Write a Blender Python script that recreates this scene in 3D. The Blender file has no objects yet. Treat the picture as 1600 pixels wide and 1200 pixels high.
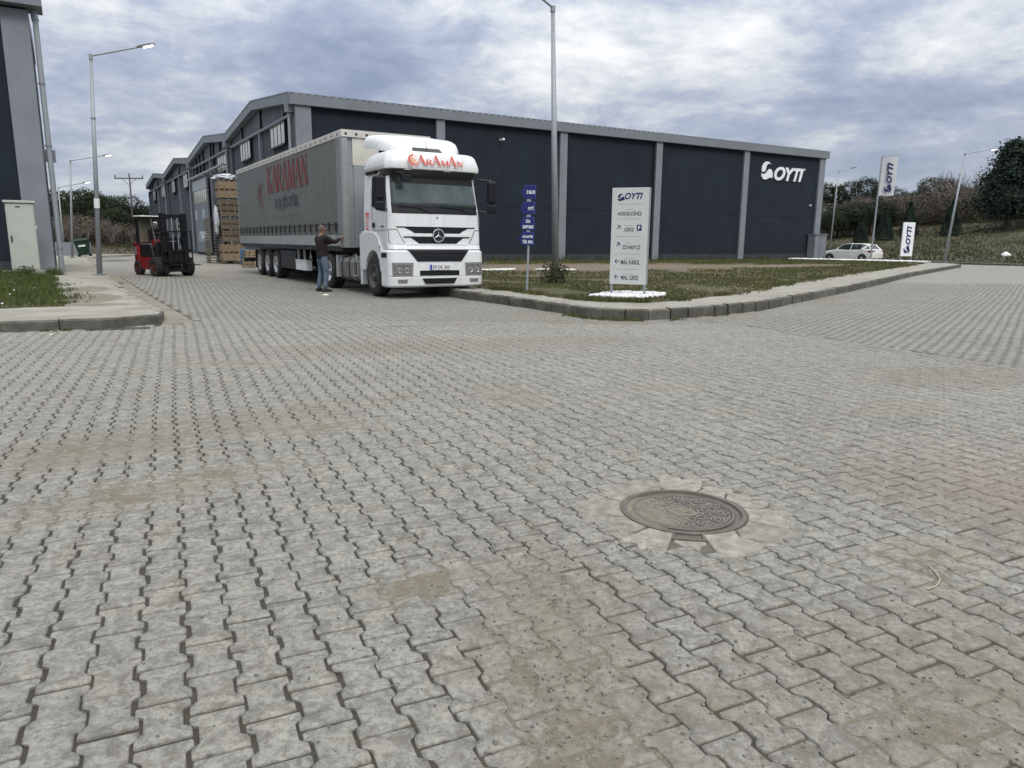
import bpy, bmesh, math, random
import numpy as np
from mathutils import Vector, Matrix, noise
random.seed(7); rng = np.random.default_rng(11)
SC = bpy.context.scene
COL = SC.collection
PI = math.pi
def V(*a): return Vector(a)

# ------------------------------------------------------------------ camera
FPX, CH = 1140.0, 1.35
PITCH, ROLL = math.atan(222/FPX), math.radians(0.5)
cf = V(0, math.cos(PITCH), -math.sin(PITCH)); _r0 = V(1, 0, 0); _u0 = V(0, math.sin(PITCH), math.cos(PITCH))
cr = math.cos(ROLL)*_r0 + math.sin(ROLL)*_u0; cu = -math.sin(ROLL)*_r0 + math.cos(ROLL)*_u0
cam_d = bpy.data.cameras.new('camera'); cam = bpy.data.objects.new('camera', cam_d); COL.objects.link(cam)
cam_d.sensor_width = 36; cam_d.lens = 36*FPX/1600; cam_d.clip_start = 0.05; cam_d.clip_end = 3000
M = Matrix((( cr.x, cu.x, -cf.x, 0), (cr.y, cu.y, -cf.y, 0), (cr.z, cu.z, -cf.z, CH), (0, 0, 0, 1)))
cam.matrix_world = M
SC.camera = cam

# ------------------------------------------------------------------ sky, sun, exposure
SUN_EL, SUN_AZ = math.radians(48), math.radians(150)     # azimuth clockwise from +Y (behind the camera, to the right)
W = bpy.data.worlds.new('World'); SC.world = W; W.use_nodes = True
nt = W.node_tree; N = nt.nodes; L = nt.links; N.clear()
def nn(t, **k):
    n = N.new(t)
    for a, b in k.items(): setattr(n, a, b)
    return n
def wmath(op, a, b=None, c=None):
    n = nn('ShaderNodeMath', operation=op)
    for i, v in enumerate((a, b, c)):
        if v is None: continue
        if isinstance(v, (int, float)): n.inputs[i].default_value = v
        else: L.new(v, n.inputs[i])
    return n.outputs[0]
def ramp(fac, stops):
    n = nn('ShaderNodeValToRGB'); e = n.color_ramp.elements
    while len(e) < len(stops): e.new(0.5)
    for i, (p, c) in enumerate(stops):
        e[i].position = p; e[i].color = (*c, 1)
    L.new(fac, n.inputs[0]); return n.outputs[0]
tc = nn('ShaderNodeTexCoord'); sep = nn('ShaderNodeSeparateXYZ'); L.new(tc.outputs['Generated'], sep.inputs[0])
X, Y, Z = sep.outputs
Zc = wmath('MAXIMUM', Z, 0.0)
den = wmath('ADD', Zc, 0.22)
px_, py_ = wmath('DIVIDE', X, den), wmath('DIVIDE', Y, den)
cmb = nn('ShaderNodeCombineXYZ'); L.new(px_, cmb.inputs[0]); L.new(py_, cmb.inputs[1]); L.new(wmath('MULTIPLY', Zc, 2.2), cmb.inputs[2])
def wnoise(scale, det, rough, off, dist=0.0, sc=(1, 1, 1)):
    mp = nn('ShaderNodeMapping'); mp.inputs['Location'].default_value = off; mp.inputs['Scale'].default_value = sc; L.new(cmb.outputs[0], mp.inputs[0])
    n = nn('ShaderNodeTexNoise'); n.inputs['Scale'].default_value = scale; n.inputs['Detail'].default_value = det
    n.inputs['Roughness'].default_value = rough; n.inputs['Distortion'].default_value = dist; L.new(mp.outputs[0], n.inputs[0]); return n.outputs[0]
big = wnoise(0.95, 9, 0.58, (11.4, 5.2, 0.3), 0.5)
med = wnoise(2.6, 10, 0.62, (1.3, 2.2, 5.0), 0.5)
det = wnoise(8.5, 7, 0.62, (9.3, 4.2, 2.0), 0.4)
cmb2 = nn('ShaderNodeCombineXYZ'); L.new(X, cmb2.inputs[0]); L.new(Y, cmb2.inputs[1]); L.new(wmath('MULTIPLY', Z, 2.1), cmb2.inputs[2])
puff = nn('ShaderNodeTexNoise'); puff.inputs['Scale'].default_value = 4.6; puff.inputs['Detail'].default_value = 10; puff.inputs['Roughness'].default_value = 0.6; puff.inputs['Distortion'].default_value = 0.35; L.new(cmb2.outputs[0], puff.inputs[0])
s1 = wmath('ADD', wmath('MULTIPLY', big, 0.34), wmath('ADD', wmath('MULTIPLY', med, 0.22), wmath('MULTIPLY', puff.outputs[0], 0.34)))
s2 = wmath('ADD', s1, wmath('MULTIPLY', det, 0.10))
cloud = ramp(s2, [(0.40, (0.28, 0.335, 0.46)), (0.455, (0.36, 0.415, 0.545)), (0.50, (0.46, 0.51, 0.63)), (0.54, (0.63, 0.67, 0.73)), (0.60, (0.90, 0.91, 0.925))])
# horizon band is calmer and slightly cyan, as real distant cloud is
hz = ramp(Zc, [(0.0, (1, 1, 1)), (0.15, (0, 0, 0))])
mixh = nn('ShaderNodeMix', data_type='RGBA'); L.new(wmath('MULTIPLY', hz, 0.55), mixh.inputs['Factor']); L.new(cloud, mixh.inputs['A']); mixh.inputs['B'].default_value = (0.52, 0.59, 0.67, 1)
# overcast skies brighten towards the zenith
gain = wmath('ADD', 0.90, wmath('MULTIPLY', wmath('POWER', Zc, 1.9), 2.9))
# and are greyer overhead than near the horizon
mixz = nn('ShaderNodeMix', data_type='RGBA'); L.new(ramp(Zc, [(0.38, (0, 0, 0)), (0.95, (0.9, 0.9, 0.9))]), mixz.inputs['Factor']); L.new(mixh.outputs['Result'], mixz.inputs['A']); mixz.inputs['B'].default_value = (0.60, 0.60, 0.58, 1)
mul = nn('ShaderNodeVectorMath', operation='SCALE'); L.new(mixz.outputs['Result'], mul.inputs[0]); L.new(gain, mul.inputs['Scale'])
sky = nn('ShaderNodeTexSky', sky_type='NISHITA'); sky.sun_disc = False; sky.sun_elevation = SUN_EL; sky.sun_rotation = SUN_AZ
bg1 = nn('ShaderNodeBackground'); L.new(sky.outputs[0], bg1.inputs[0]); bg1.inputs[1].default_value = 0.05
bg2 = nn('ShaderNodeBackground'); L.new(mul.outputs[0], bg2.inputs[0]); bg2.inputs[1].default_value = 1.0
mx = nn('ShaderNodeMixShader'); mx.inputs[0].default_value = 0.93; L.new(bg1.outputs[0], mx.inputs[1]); L.new(bg2.outputs[0], mx.inputs[2])
wo = nn('ShaderNodeOutputWorld'); L.new(mx.outputs[0], wo.inputs[0])
sl = bpy.data.lights.new('sun', 'SUN'); sl.energy = 1.5; sl.angle = math.radians(20); sl.color = (1.0, 0.945, 0.86)
so = bpy.data.objects.new('sun', sl); COL.objects.link(so)
sdir = V(math.sin(SUN_AZ)*math.cos(SUN_EL), math.cos(SUN_AZ)*math.cos(SUN_EL), math.sin(SUN_EL))
so.rotation_euler = sdir.to_track_quat('Z', 'Y').to_euler()
SC.view_settings.view_transform = 'Standard'; SC.view_settings.look = 'None'; SC.view_settings.exposure = 0.10; SC.view_settings.gamma = 1.0
SC.view_settings.use_curve_mapping = False
SC.render.engine = 'CYCLES'; SC.cycles.max_bounces = 6

# ------------------------------------------------------------------ materials
def mat(name, col, rough=0.6, metal=0.0, var=0.0, vscale=4.0, col2=None, bump=0.0, bscale=40.0, spec=0.5, coat=0.0, obj_rand=0.0, dirt=0.0, dirtcol=(0.12, 0.10, 0.075), dscale=1.3, streak=False, emit=0.0):
    m = bpy.data.materials.new(name); m.use_nodes = True; t = m.node_tree; b = t.nodes['Principled BSDF']
    b.inputs['Roughness'].default_value = rough; b.inputs['Metallic'].default_value = metal
    b.inputs['Specular IOR Level'].default_value = spec; b.inputs['Coat Weight'].default_value = coat
    b.inputs['Base Color'].default_value = (*col, 1)
    geo = t.nodes.new('ShaderNodeNewGeometry'); out = None
    def noise_(s, d=5, r=0.6, stretch=None):
        n = t.nodes.new('ShaderNodeTexNoise'); n.inputs['Scale'].default_value = s; n.inputs['Detail'].default_value = d; n.inputs['Roughness'].default_value = r
        if stretch:
            mp = t.nodes.new('ShaderNodeMapping'); mp.inputs['Scale'].default_value = stretch; t.links.new(geo.outputs['Position'], mp.inputs[0]); t.links.new(mp.outputs[0], n.inputs[0])
        else: t.links.new(geo.outputs['Position'], n.inputs[0])
        return n
    def mapr(sock, a, bb, c, d):
        n = t.nodes.new('ShaderNodeMapRange'); t.links.new(sock, n.inputs[0])
        for i, v in enumerate((a, bb, c, d)): n.inputs[i+1].default_value = v
        return n.outputs[0]
    cur = None
    def mix(fac, A, B):
        n = t.nodes.new('ShaderNodeMix'); n.data_type = 'RGBA'
        if isinstance(fac, float): n.inputs['Factor'].default_value = fac
        else: t.links.new(fac, n.inputs['Factor'])
        for k, v in (('A', A), ('B', B)):
            if isinstance(v, tuple): n.inputs[k].default_value = (*v[:3], 1)
            else: t.links.new(v, n.inputs[k])
        return n.outputs['Result']
    if var > 0 or col2:
        c2 = col2 or tuple(c*(1-var) for c in col)
        n = noise_(vscale); cur = mix(mapr(n.outputs[0], 0.32, 0.68, 0, 1), col, c2)
    if dirt > 0:
        n = noise_(dscale, 8, 0.7, (3.0, 3.0, 0.35) if streak else None); cur = mix(mapr(n.outputs[0], 0.5, 0.75, 0, dirt), cur if cur is not None else col, dirtcol)
    if obj_rand > 0:
        oi = t.nodes.new('ShaderNodeObjectInfo'); h = t.nodes.new('ShaderNodeHueSaturation')
        t.links.new(mapr(oi.outputs['Random'], 0, 1, 1-obj_rand, 1+obj_rand), h.inputs['Value'])
        if cur is not None: t.links.new(cur, h.inputs['Color'])
        else: h.inputs['Color'].default_value = (*col, 1)
        cur = h.outputs[0]
    if cur is not None: t.links.new(cur, b.inputs['Base Color'])
    if bump > 0:
        n = noise_(bscale, 4, 0.6); bp = t.nodes.new('ShaderNodeBump'); bp.inputs['Strength'].default_value = bump; bp.inputs['Distance'].default_value = 0.01
        t.links.new(n.outputs[0], bp.inputs['Height']); t.links.new(bp.outputs[0], b.inputs['Normal'])
    if emit > 0:
        b.inputs['Emission Color'].default_value = (*col, 1); b.inputs['Emission Strength'].default_value = emit
    return m

MT = {}
MT['white_paint'] = mat('white_paint', (0.74, 0.76, 0.76), 0.34, var=0.06, vscale=1.5, coat=0.4, dirt=0.5, dirtcol=(0.45, 0.44, 0.41), dscale=2.2, streak=True)
MT['black_plastic'] = mat('black_plastic', (0.008, 0.009, 0.011), 0.5, var=0.3, vscale=9, spec=0.3)
MT['visor'] = mat('visor_grey', (0.045, 0.052, 0.052), 0.3, var=0.2)
MT['dark_glass'] = mat('cab_glass', (0.030, 0.045, 0.045), 0.06, spec=0.9, var=0.35, vscale=2.5)
MT['windscreen'] = mat('windscreen_glass', (0.030, 0.045, 0.044), 0.06, spec=0.7, col2=(0.075, 0.10, 0.097), vscale=1.7)
MT['rubber'] = mat('tyre_rubber', (0.022, 0.022, 0.022), 0.85, var=0.3, vscale=12, dirt=0.5, dirtcol=(0.09, 0.085, 0.075))
MT['rim_dark'] = mat('wheel_rim_dusty', (0.13, 0.13, 0.125), 0.6, metal=0.3, var=0.4, vscale=14)
MT['rim_silver'] = mat('wheel_rim_silver', (0.55, 0.56, 0.57), 0.35, metal=0.7, var=0.2, vscale=9)
MT['chrome'] = mat('chrome', (0.8, 0.8, 0.82), 0.15, metal=1.0)
MT['steel'] = mat('galvanised_steel', (0.34, 0.37, 0.39), 0.5, metal=0.25, var=0.3, vscale=25)
MT['alu'] = mat('aluminium_dull', (0.38, 0.39, 0.38), 0.45, metal=0.5, var=0.2, vscale=6)
MT['alu_tank'] = mat('dusty_aluminium_tank', (0.28, 0.275, 0.255), 0.5, metal=0.3, var=0.25, vscale=5, dirt=0.4)
MT['chassis'] = mat('chassis_paint', (0.02, 0.024, 0.028), 0.6, var=0.3, vscale=5)
MT['curtain'] = mat('curtain_tarpaulin', (0.150, 0.158, 0.142), 0.5, var=0.13, vscale=2.0, dirt=0.55, dirtcol=(0.12, 0.125, 0.115), dscale=2.0, streak=True, bump=0.10, bscale=18)
MT['trail_cream'] = mat('trailer_cream_panel', (0.62, 0.61, 0.54), 0.5, var=0.12, vscale=3, dirt=0.4, dirtcol=(0.36, 0.35, 0.30))
MT['trail_grey'] = mat('trailer_grey_panel', (0.27, 0.30, 0.32), 0.5, var=0.12, vscale=2, dirt=0.4, dirtcol=(0.18, 0.18, 0.17))
MT['tarp_edge'] = mat('tarpaulin_edge', (0.62, 0.60, 0.55), 0.5, var=0.2, vscale=4)
MT['rave'] = mat('side_rave_grey', (0.36, 0.38, 0.375), 0.5, var=0.18, vscale=2.5, dirt=0.3)
MT['print_red'] = mat('print_dark_red', (0.27, 0.045, 0.05), 0.5, var=0.25, vscale=5)
MT['print_blue'] = mat('print_slate_blue', (0.055, 0.075, 0.13), 0.5, var=0.2, vscale=5)
MT['print_faint'] = mat('print_faint_grey', (0.19, 0.20, 0.205), 0.5)
MT['cab_red'] = mat('decal_orange_red', (0.66, 0.07, 0.045), 0.4)
MT['cab_red2'] = mat('decal_orange', (0.80, 0.30, 0.08), 0.4)
MT['lamp_glass'] = mat('headlamp_lens', (0.34, 0.35, 0.34), 0.12, metal=0.45, var=0.6, vscale=22, spec=0.8)
MT['lamp_rim'] = mat('headlamp_surround', (0.20, 0.20, 0.19), 0.5)
MT['plate_white'] = mat('plate_white', (0.72, 0.73, 0.72), 0.4)
MT['plate_blue'] = mat('plate_blue', (0.02, 0.05, 0.35), 0.4)
MT['ink'] = mat('black_ink', (0.012, 0.012, 0.015), 0.5)
MT['wall_dark'] = mat('warehouse_dark_render', (0.0180, 0.0262, 0.0355), 0.9, spec=0.25, var=0.22, vscale=0.8, bump=0.5, bscale=14, dirt=0.35, dirtcol=(0.026, 0.035, 0.045), dscale=0.9, streak=True)
MT['wall_mid'] = mat('warehouse_facade_render', (0.052, 0.064, 0.080), 0.8, var=0.25, vscale=0.9, bump=0.4, bscale=14, dirt=0.5, dirtcol=(0.085, 0.095, 0.11), dscale=0.8, streak=True)
MT['wall_upper'] = mat('warehouse_gable_render', (0.105, 0.12, 0.135), 0.8, var=0.2, vscale=0.8)
MT['pillar'] = mat('warehouse_grey_pillar', (0.215, 0.235, 0.26), 0.75, var=0.15, vscale=1.2, bump=0.3, bscale=20, dirt=0.3, dirtcol=(0.13, 0.14, 0.155), streak=True)
MT['fascia'] = mat('fascia_grey', (0.185, 0.205, 0.225), 0.6, var=0.12, vscale=1.0, dirt=0.3, dirtcol=(0.12, 0.13, 0.145))
MT['plinth'] = mat('plinth_concrete', (0.045, 0.052, 0.060), 0.85, var=0.4, vscale=2.0, bump=0.5)
MT['curtain_pane'] = mat('curtained_window_pane', (0.60, 0.60, 0.50), 0.15, var=0.3, vscale=1.6, spec=0.7)
MT['door_grey'] = mat('sliding_door_grey', (0.165, 0.19, 0.21), 0.55, var=0.15, vscale=1.0)
MT['door_light'] = mat('door_light_panel', (0.34, 0.37, 0.40), 0.5, var=0.1)
MT['logo_white'] = mat('logo_white', (0.80, 0.81, 0.83), 0.45)
MT['navy'] = mat('navy_vinyl', (0.012, 0.014, 0.085), 0.4)
MT['ink_grey'] = mat('dark_grey_vinyl', (0.045, 0.05, 0.065), 0.45)
MT['line_grey'] = mat('light_grey_vinyl', (0.30, 0.31, 0.32), 0.45)
MT['sign_white'] = mat('sign_white_board', (0.56, 0.58, 0.56), 0.35, var=0.06, vscale=1.0, coat=0.2)
MT['sign_blue'] = mat('sign_blue', (0.006, 0.012, 0.115), 0.4, var=0.12)
MT['sign_edge'] = mat('sign_blue_edge', (0.06, 0.08, 0.40), 0.4)
MT['fabric_white'] = mat('flag_fabric', (0.52, 0.53, 0.55), 0.8, var=0.1, vscale=2)
MT['cabinet'] = mat('cabinet_cream', (0.46, 0.49, 0.43), 0.5, var=0.08, vscale=2.0, dirt=0.2, dirtcol=(0.3, 0.3, 0.24))
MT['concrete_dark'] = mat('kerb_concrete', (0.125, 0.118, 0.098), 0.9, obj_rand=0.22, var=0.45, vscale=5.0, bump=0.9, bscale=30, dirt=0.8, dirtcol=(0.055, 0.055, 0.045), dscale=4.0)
MT['concrete'] = mat('pavement_concrete', (0.325, 0.312, 0.268), 0.92, col2=(0.225, 0.215, 0.18), vscale=1.3, bump=0.8, bscale=45, dirt=0.85, dirtcol=(0.17, 0.145, 0.10), dscale=1.6)
MT['gutter'] = mat('gutter_cement', (0.25, 0.23, 0.185), 0.92, col2=(0.17, 0.155, 0.12), vscale=2.3, bump=0.9, bscale=40, dirt=0.9, dirtcol=(0.10, 0.09, 0.065), dscale=3.5)
MT['dirt'] = mat('spilled_soil', (0.225, 0.198, 0.15), 0.95, col2=(0.15, 0.132, 0.10), vscale=38, bump=1.0, bscale=150, dirt=0.9, dirtcol=(0.31, 0.285, 0.235), dscale=22)
MT['mortar'] = mat('collar_mortar', (0.14, 0.126, 0.10), 0.95, var=0.4, vscale=16, bump=1.0, bscale=60)
MT['grate'] = mat('iron_grate', (0.06, 0.06, 0.058), 0.6, metal=0.4)
MT['dark_hole'] = mat('dark_pit', (0.008, 0.008, 0.008), 0.9)
MT['iron'] = mat('cast_iron_dusty', (0.150, 0.137, 0.115), 0.75, metal=0.15, var=0.35, vscale=14, bump=0.6, bscale=120, dirt=0.7, dirtcol=(0.20, 0.185, 0.155), dscale=5)
MT['iron_hi'] = mat('cast_iron_worn', (0.27, 0.25, 0.215), 0.55, metal=0.3, var=0.4, vscale=20, bump=0.4, bscale=120)
MT['patch'] = mat('patch_concrete', (0.335, 0.305, 0.26), 0.92, var=0.5, vscale=16, obj_rand=0.14, bump=1.0, bscale=60, dirt=0.5, dirtcol=(0.2, 0.185, 0.15), dscale=9)
MT['red_paint'] = mat('forklift_red', (0.26, 0.008, 0.012), 0.4, var=0.3, vscale=4, coat=0.2)
MT['black_metal'] = mat('black_metal', (0.010, 0.011, 0.013), 0.42, var=0.3, vscale=6)
MT['cream_roof'] = mat('cream_roof_edge', (0.68, 0.66, 0.58), 0.5)
MT['tan_sheet'] = mat('dusty_rear_sheet', (0.16, 0.145, 0.115), 0.3, var=0.2, vscale=3)
MT['red_rim'] = mat('red_rim', (0.09, 0.010, 0.012), 0.55, var=0.4, vscale=12)
MT['wood'] = mat('crate_wood', (0.285, 0.215, 0.135), 0.8, var=0.35, vscale=7, obj_rand=0.15, bump=0.4, bscale=50)
MT['wood_grey'] = mat('weathered_wood', (0.17, 0.135, 0.095), 0.85, var=0.4, vscale=8, obj_rand=0.2)
MT['wrap'] = mat('plastic_wrap', (0.66, 0.69, 0.72), 0.25, var=0.2, vscale=6, bump=1.0, bscale=10)
MT['box_inside'] = mat('packed_goods', (0.10, 0.085, 0.07), 0.8, var=0.5, vscale=7)
MT['blue_plastic'] = mat('blue_plastic', (0.03, 0.09, 0.2), 0.5)
MT['bin_green'] = mat('bin_green', (0.006, 0.035, 0.018), 0.45, var=0.15)
MT['car_white'] = mat('car_pearl_white', (0.66, 0.67, 0.64), 0.28, coat=0.5)
MT['tail_red'] = mat('tail_lamp_red', (0.22, 0.01, 0.015), 0.2)
MT['skin'] = mat('skin', (0.24, 0.135, 0.10), 0.6, var=0.15, vscale=12)
MT['hair'] = mat('short_grey_hair', (0.13, 0.10, 0.085), 0.85, var=0.3, vscale=40)
MT['jacket'] = mat('maroon_black_jacket', (0.017, 0.010, 0.013), 0.9, var=0.4, vscale=6)
MT['jeans'] = mat('faded_jeans', (0.115, 0.160, 0.205), 0.9, var=0.4, vscale=7, col2=(0.060, 0.090, 0.135))
MT['skin_shade'] = mat('skin_in_shade', (0.13, 0.08, 0.06), 0.7)  # darker copy of skin for the driver, shade put into the colour
MT['shoe'] = mat('black_shoe', (0.012, 0.012, 0.016), 0.6)
MT['driver_dark'] = mat('dark_workwear', (0.012, 0.012, 0.014), 0.9)
MT['paper'] = mat('white_paper', (0.8, 0.8, 0.78), 0.7)
MT['pebble'] = mat('white_marble_pebble', (0.80, 0.80, 0.79), 0.7, var=0.12, vscale=20)
MT['stone'] = mat('gravel_stone', (0.24, 0.225, 0.20), 0.9, col2=(0.10, 0.095, 0.085), vscale=22)
MT['twig'] = mat('dry_twig', (0.40, 0.36, 0.26), 0.9)
MT['bark'] = mat('bark', (0.07, 0.055, 0.045), 0.9, var=0.4, vscale=8)
MT['bark_grey'] = mat('bare_branches', (0.165, 0.14, 0.12), 0.95, var=0.4, vscale=1.0, obj_rand=0.25)
MT['pole_wood'] = mat('utility_pole_wood', (0.10, 0.095, 0.09), 0.9)

def leafmat(name, c1, c2, rnd=0.25, trans=0.15):
    m = mat(name, c1, 0.75, col2=c2, vscale=1.1, obj_rand=rnd, spec=0.2)
    return m
MT['pine'] = leafmat('pine_foliage', (0.016, 0.026, 0.013), (0.032, 0.042, 0.020))
MT['cypress'] = leafmat('dark_conifer_foliage', (0.013, 0.026, 0.020), (0.026, 0.042, 0.026), 0.15)
MT['shrub'] = leafmat('shrub_foliage', (0.042, 0.052, 0.022), (0.085, 0.074, 0.042))
MT['brush'] = leafmat('brown_brush', (0.115, 0.094, 0.074), (0.070, 0.068, 0.045))
MT['blade'] = leafmat('grass_blades', (0.060, 0.074, 0.022), (0.115, 0.108, 0.045), 0)
MT['blade_l'] = leafmat('grass_blades_fresh', (0.052, 0.082, 0.018), (0.085, 0.10, 0.032), 0)

def lamp_emit(name, s):
    m = bpy.data.materials.new(name); m.use_nodes = True; b = m.node_tree.nodes['Principled BSDF']
    b.inputs['Base Color'].default_value = (1, 0.97, 0.9, 1); b.inputs['Emission Color'].default_value = (1, 0.97, 0.90, 1); b.inputs['Emission Strength'].default_value = s
    return m
MT['lit'] = lamp_emit('lit_lamp_panel', 6.0)

# ---- ground materials
def ground_mat(name, build):
    m = bpy.data.materials.new(name); m.use_nodes = True; t = m.node_tree; b = t.nodes['Principled BSDF']
    b.inputs['Roughness'].default_value = 0.85; b.inputs['Specular IOR Level'].default_value = 0.3
    geo = t.nodes.new('ShaderNodeNewGeometry')
    class H: pass
    h = H(); h.t = t; h.b = b; h.pos = geo.outputs['Position']
    def noise_(s, d=5, r=0.6, dist=0, vec=None):
        n = t.nodes.new('ShaderNodeTexNoise'); n.inputs['Scale'].default_value = s; n.inputs['Detail'].default_value = d; n.inputs['Roughness'].default_value = r; n.inputs['Distortion'].default_value = dist
        t.links.new(vec if vec is not None else h.pos, n.inputs[0]); return n.outputs[0]
    def mapr(sock, a, bb, c, d):
        n = t.nodes.new('ShaderNodeMapRange'); t.links.new(sock, n.inputs[0])
        for i, v in enumerate((a, bb, c, d)): n.inputs[i+1].default_value = v
        return n.outputs[0]
    def mix(fac, A, B, bt='MIX'):
        n = t.nodes.new('ShaderNodeMix'); n.data_type = 'RGBA'; n.blend_type = bt
        if isinstance(fac, (int, float)): n.inputs['Factor'].default_value = fac
        else: t.links.new(fac, n.inputs['Factor'])
        for k, v in (('A', A), ('B', B)):
            if isinstance(v, tuple): n.inputs[k].default_value = (*v[:3], 1)
            else: t.links.new(v, n.inputs[k])
        return n.outputs['Result']
    def math_(op, a, b=None, c=None):
        n = t.nodes.new('ShaderNodeMath'); n.operation = op
        for i, v in enumerate((a, b, c)):
            if v is None: continue
            if isinstance(v, (int, float)): n.inputs[i].default_value = v
            else: t.links.new(v, n.inputs[i])
        return n.outputs[0]
    def spot(x, y, rx, ry, rot=0.0):        # 1 in the middle of a stain, 0 outside, edge broken by noise
        mp = t.nodes.new('ShaderNodeMapping'); mp.vector_type = 'TEXTURE'; mp.inputs['Location'].default_value = (x, y, 0); mp.inputs['Rotation'].default_value = (0, 0, rot); mp.inputs['Scale'].default_value = (rx, ry, 1)
        t.links.new(h.pos, mp.inputs[0])
        vl = t.nodes.new('ShaderNodeVectorMath'); vl.operation = 'LENGTH'; t.links.new(mp.outputs[0], vl.inputs[0])
        nz = noise_(2.2/max(rx, ry)+2.0, 8, 0.78)
        return mapr(math_('ADD', vl.outputs['Value'], mapr(nz, 0, 1, -0.9, 0.9)), 0.45, 1.05, 1, 0)
    def bump(sock, st, dist=0.01):
        bp = t.nodes.new('ShaderNodeBump'); bp.inputs['Strength'].default_value = st; bp.inputs['Distance'].default_value = dist
        t.links.new(sock, bp.inputs['Height']); t.links.new(bp.outputs[0], b.inputs['Normal'])
    h.noise, h.mapr, h.mix, h.math, h.spot, h.bump = noise_, mapr, mix, math_, spot, bump
    build(h); return m

STAINS = [  # x, y, rx, ry, rotation: dry soil dropped on the paving
    (-1.95, 3.75, 0.85, 0.22, 0.75), (-1.55, 5.15, 0.55, 0.20, 0.4), (-3.05, 8.0, 0.65, 0.16, 0.2), (-0.15, 6.7, 0.28, 0.22, 0.0), (0.08, 6.2, 0.35, 0.28, 0.3),
    (0.15, 2.35, 0.10, 0.55, 0.12), (-0.32, 2.75, 0.35, 0.10, 0.5), (1.55, 2.0, 0.3, 0.12, 0.2), (0.62, 1.95, 0.10, 0.14, 0.2), (0.20, 1.70, 0.12, 0.3, 0.0), (1.9, 3.1, 0.35, 0.2, 0.3), (-2.6, 4.4, 0.5, 0.2, 0.9), (1.5, 6.9, 0.5, 0.2, 0.2), (3.3, 6.0, 0.6, 0.25, 0.4)]
def road_colour(h, base):
    big = h.noise(0.55, 6, 0.62); c = h.mix(h.mapr(big, 0.42, 0.60, 0, 0.6), base, (0.190, 0.184, 0.164), 'MIX')
    mid = h.noise(3.2, 6, 0.65); c = h.mix(h.mapr(mid, 0.48, 0.72, 0, 0.5), c, (0.27, 0.238, 0.175)); m2 = h.noise(13, 8, 0.78, 0.6); c = h.mix(h.mapr(m2, 0.42, 0.64, 0, 0.75), c, (0.39, 0.377, 0.33)); c = h.mix(h.mapr(m2, 0.51, 0.38, 0, 0.7), c, (0.150, 0.140, 0.115))
    fine = h.noise(42, 6, 0.75); c = h.mix(h.mapr(fine, 0.36, 0.54, 0.75, 0), c, (0.140, 0.128, 0.104))
    spk = h.noise(95, 3, 0.7); c = h.mix(h.mapr(spk, 0.62, 0.72, 0, 0.75), c, (0.085, 0.08, 0.07)); 
    c = h.mix(h.mapr(spk, 0.36, 0.28, 0, 0.5), c, (0.52, 0.51, 0.48))
    for s in STAINS:
        c = h.mix(h.math('MULTIPLY', h.spot(*s), h.mapr(h.noise(31, 6, 0.8), 0.35, 0.6, 0.1, 0.55)), c, (0.255, 0.218, 0.158))
    for s in ((1.6, 2.0, 1.1, 0.9, 0.3), (0.2, 2.2, 0.4, 1.3, 0.1), (-2.4, 5.0, 2.3, 0.5, 0.75), (2.6, 3.6, 0.7, 1.2, 0.5), (-1.0, 9.5, 3.5, 0.8, 0.3), (4.5, 7.5, 1.2, 0.7, 0.3)):
        c = h.mix(h.math('MULTIPLY', h.spot(*s), h.mapr(h.noise(17, 6, 0.75), 0.35, 0.65, 0.1, 0.65)), c, (0.185, 0.162, 0.122))
    # faint reddish worn band at the right
    c = h.mix(h.math('MULTIPLY', h.spot(3.1, 3.9, 0.9, 1.3, 0.2), 0.22), c, (0.33, 0.24, 0.20))
    return c
def b_paver(h):
    at = h.t.nodes.new('ShaderNodeAttribute'); at.attribute_name = 'tone'; tone = at.outputs['Fac']
    base = h.mix(h.mapr(tone, 0.0, 1.0, 0, 1), (0.195, 0.195, 0.186), (0.305, 0.299, 0.270))
    cs = h.t.nodes.new('ShaderNodeHueSaturation'); h.t.links.new(base, cs.inputs['Color']); base = cs.outputs[0]
    c = road_colour(h, base); h.t.links.new(c, h.b.inputs['Base Color'])
    f = h.math('ADD', h.noise(120, 4, 0.75), h.math('MULTIPLY', h.noise(26, 5, 0.7), 1.3)); h.bump(f, 0.75, 0.008)
MT['paver'] = ground_mat('concrete_paver', b_paver)
def b_joint(h):
    n = h.noise(1.1, 5, 0.6); n2 = h.noise(45, 4, 0.7)
    side = h.math('MULTIPLY', h.spot(-1.8, 2.6, 2.6, 3.2), 0.8)
    c = h.mix(h.mapr(n, 0.4, 0.65, 0, 1), (0.068, 0.061, 0.047), (0.125, 0.113, 0.086)); c = h.mix(h.mapr(n2, 0.3, 0.7, 0.5, 0), c, (0.04, 0.036, 0.028)); c = h.mix(side, c, (0.046, 0.041, 0.032))
    h.t.links.new(c, h.b.inputs['Base Color']); h.bump(n2, 0.8, 0.01)
MT['joint'] = ground_mat('joint_sand', b_joint)
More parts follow.
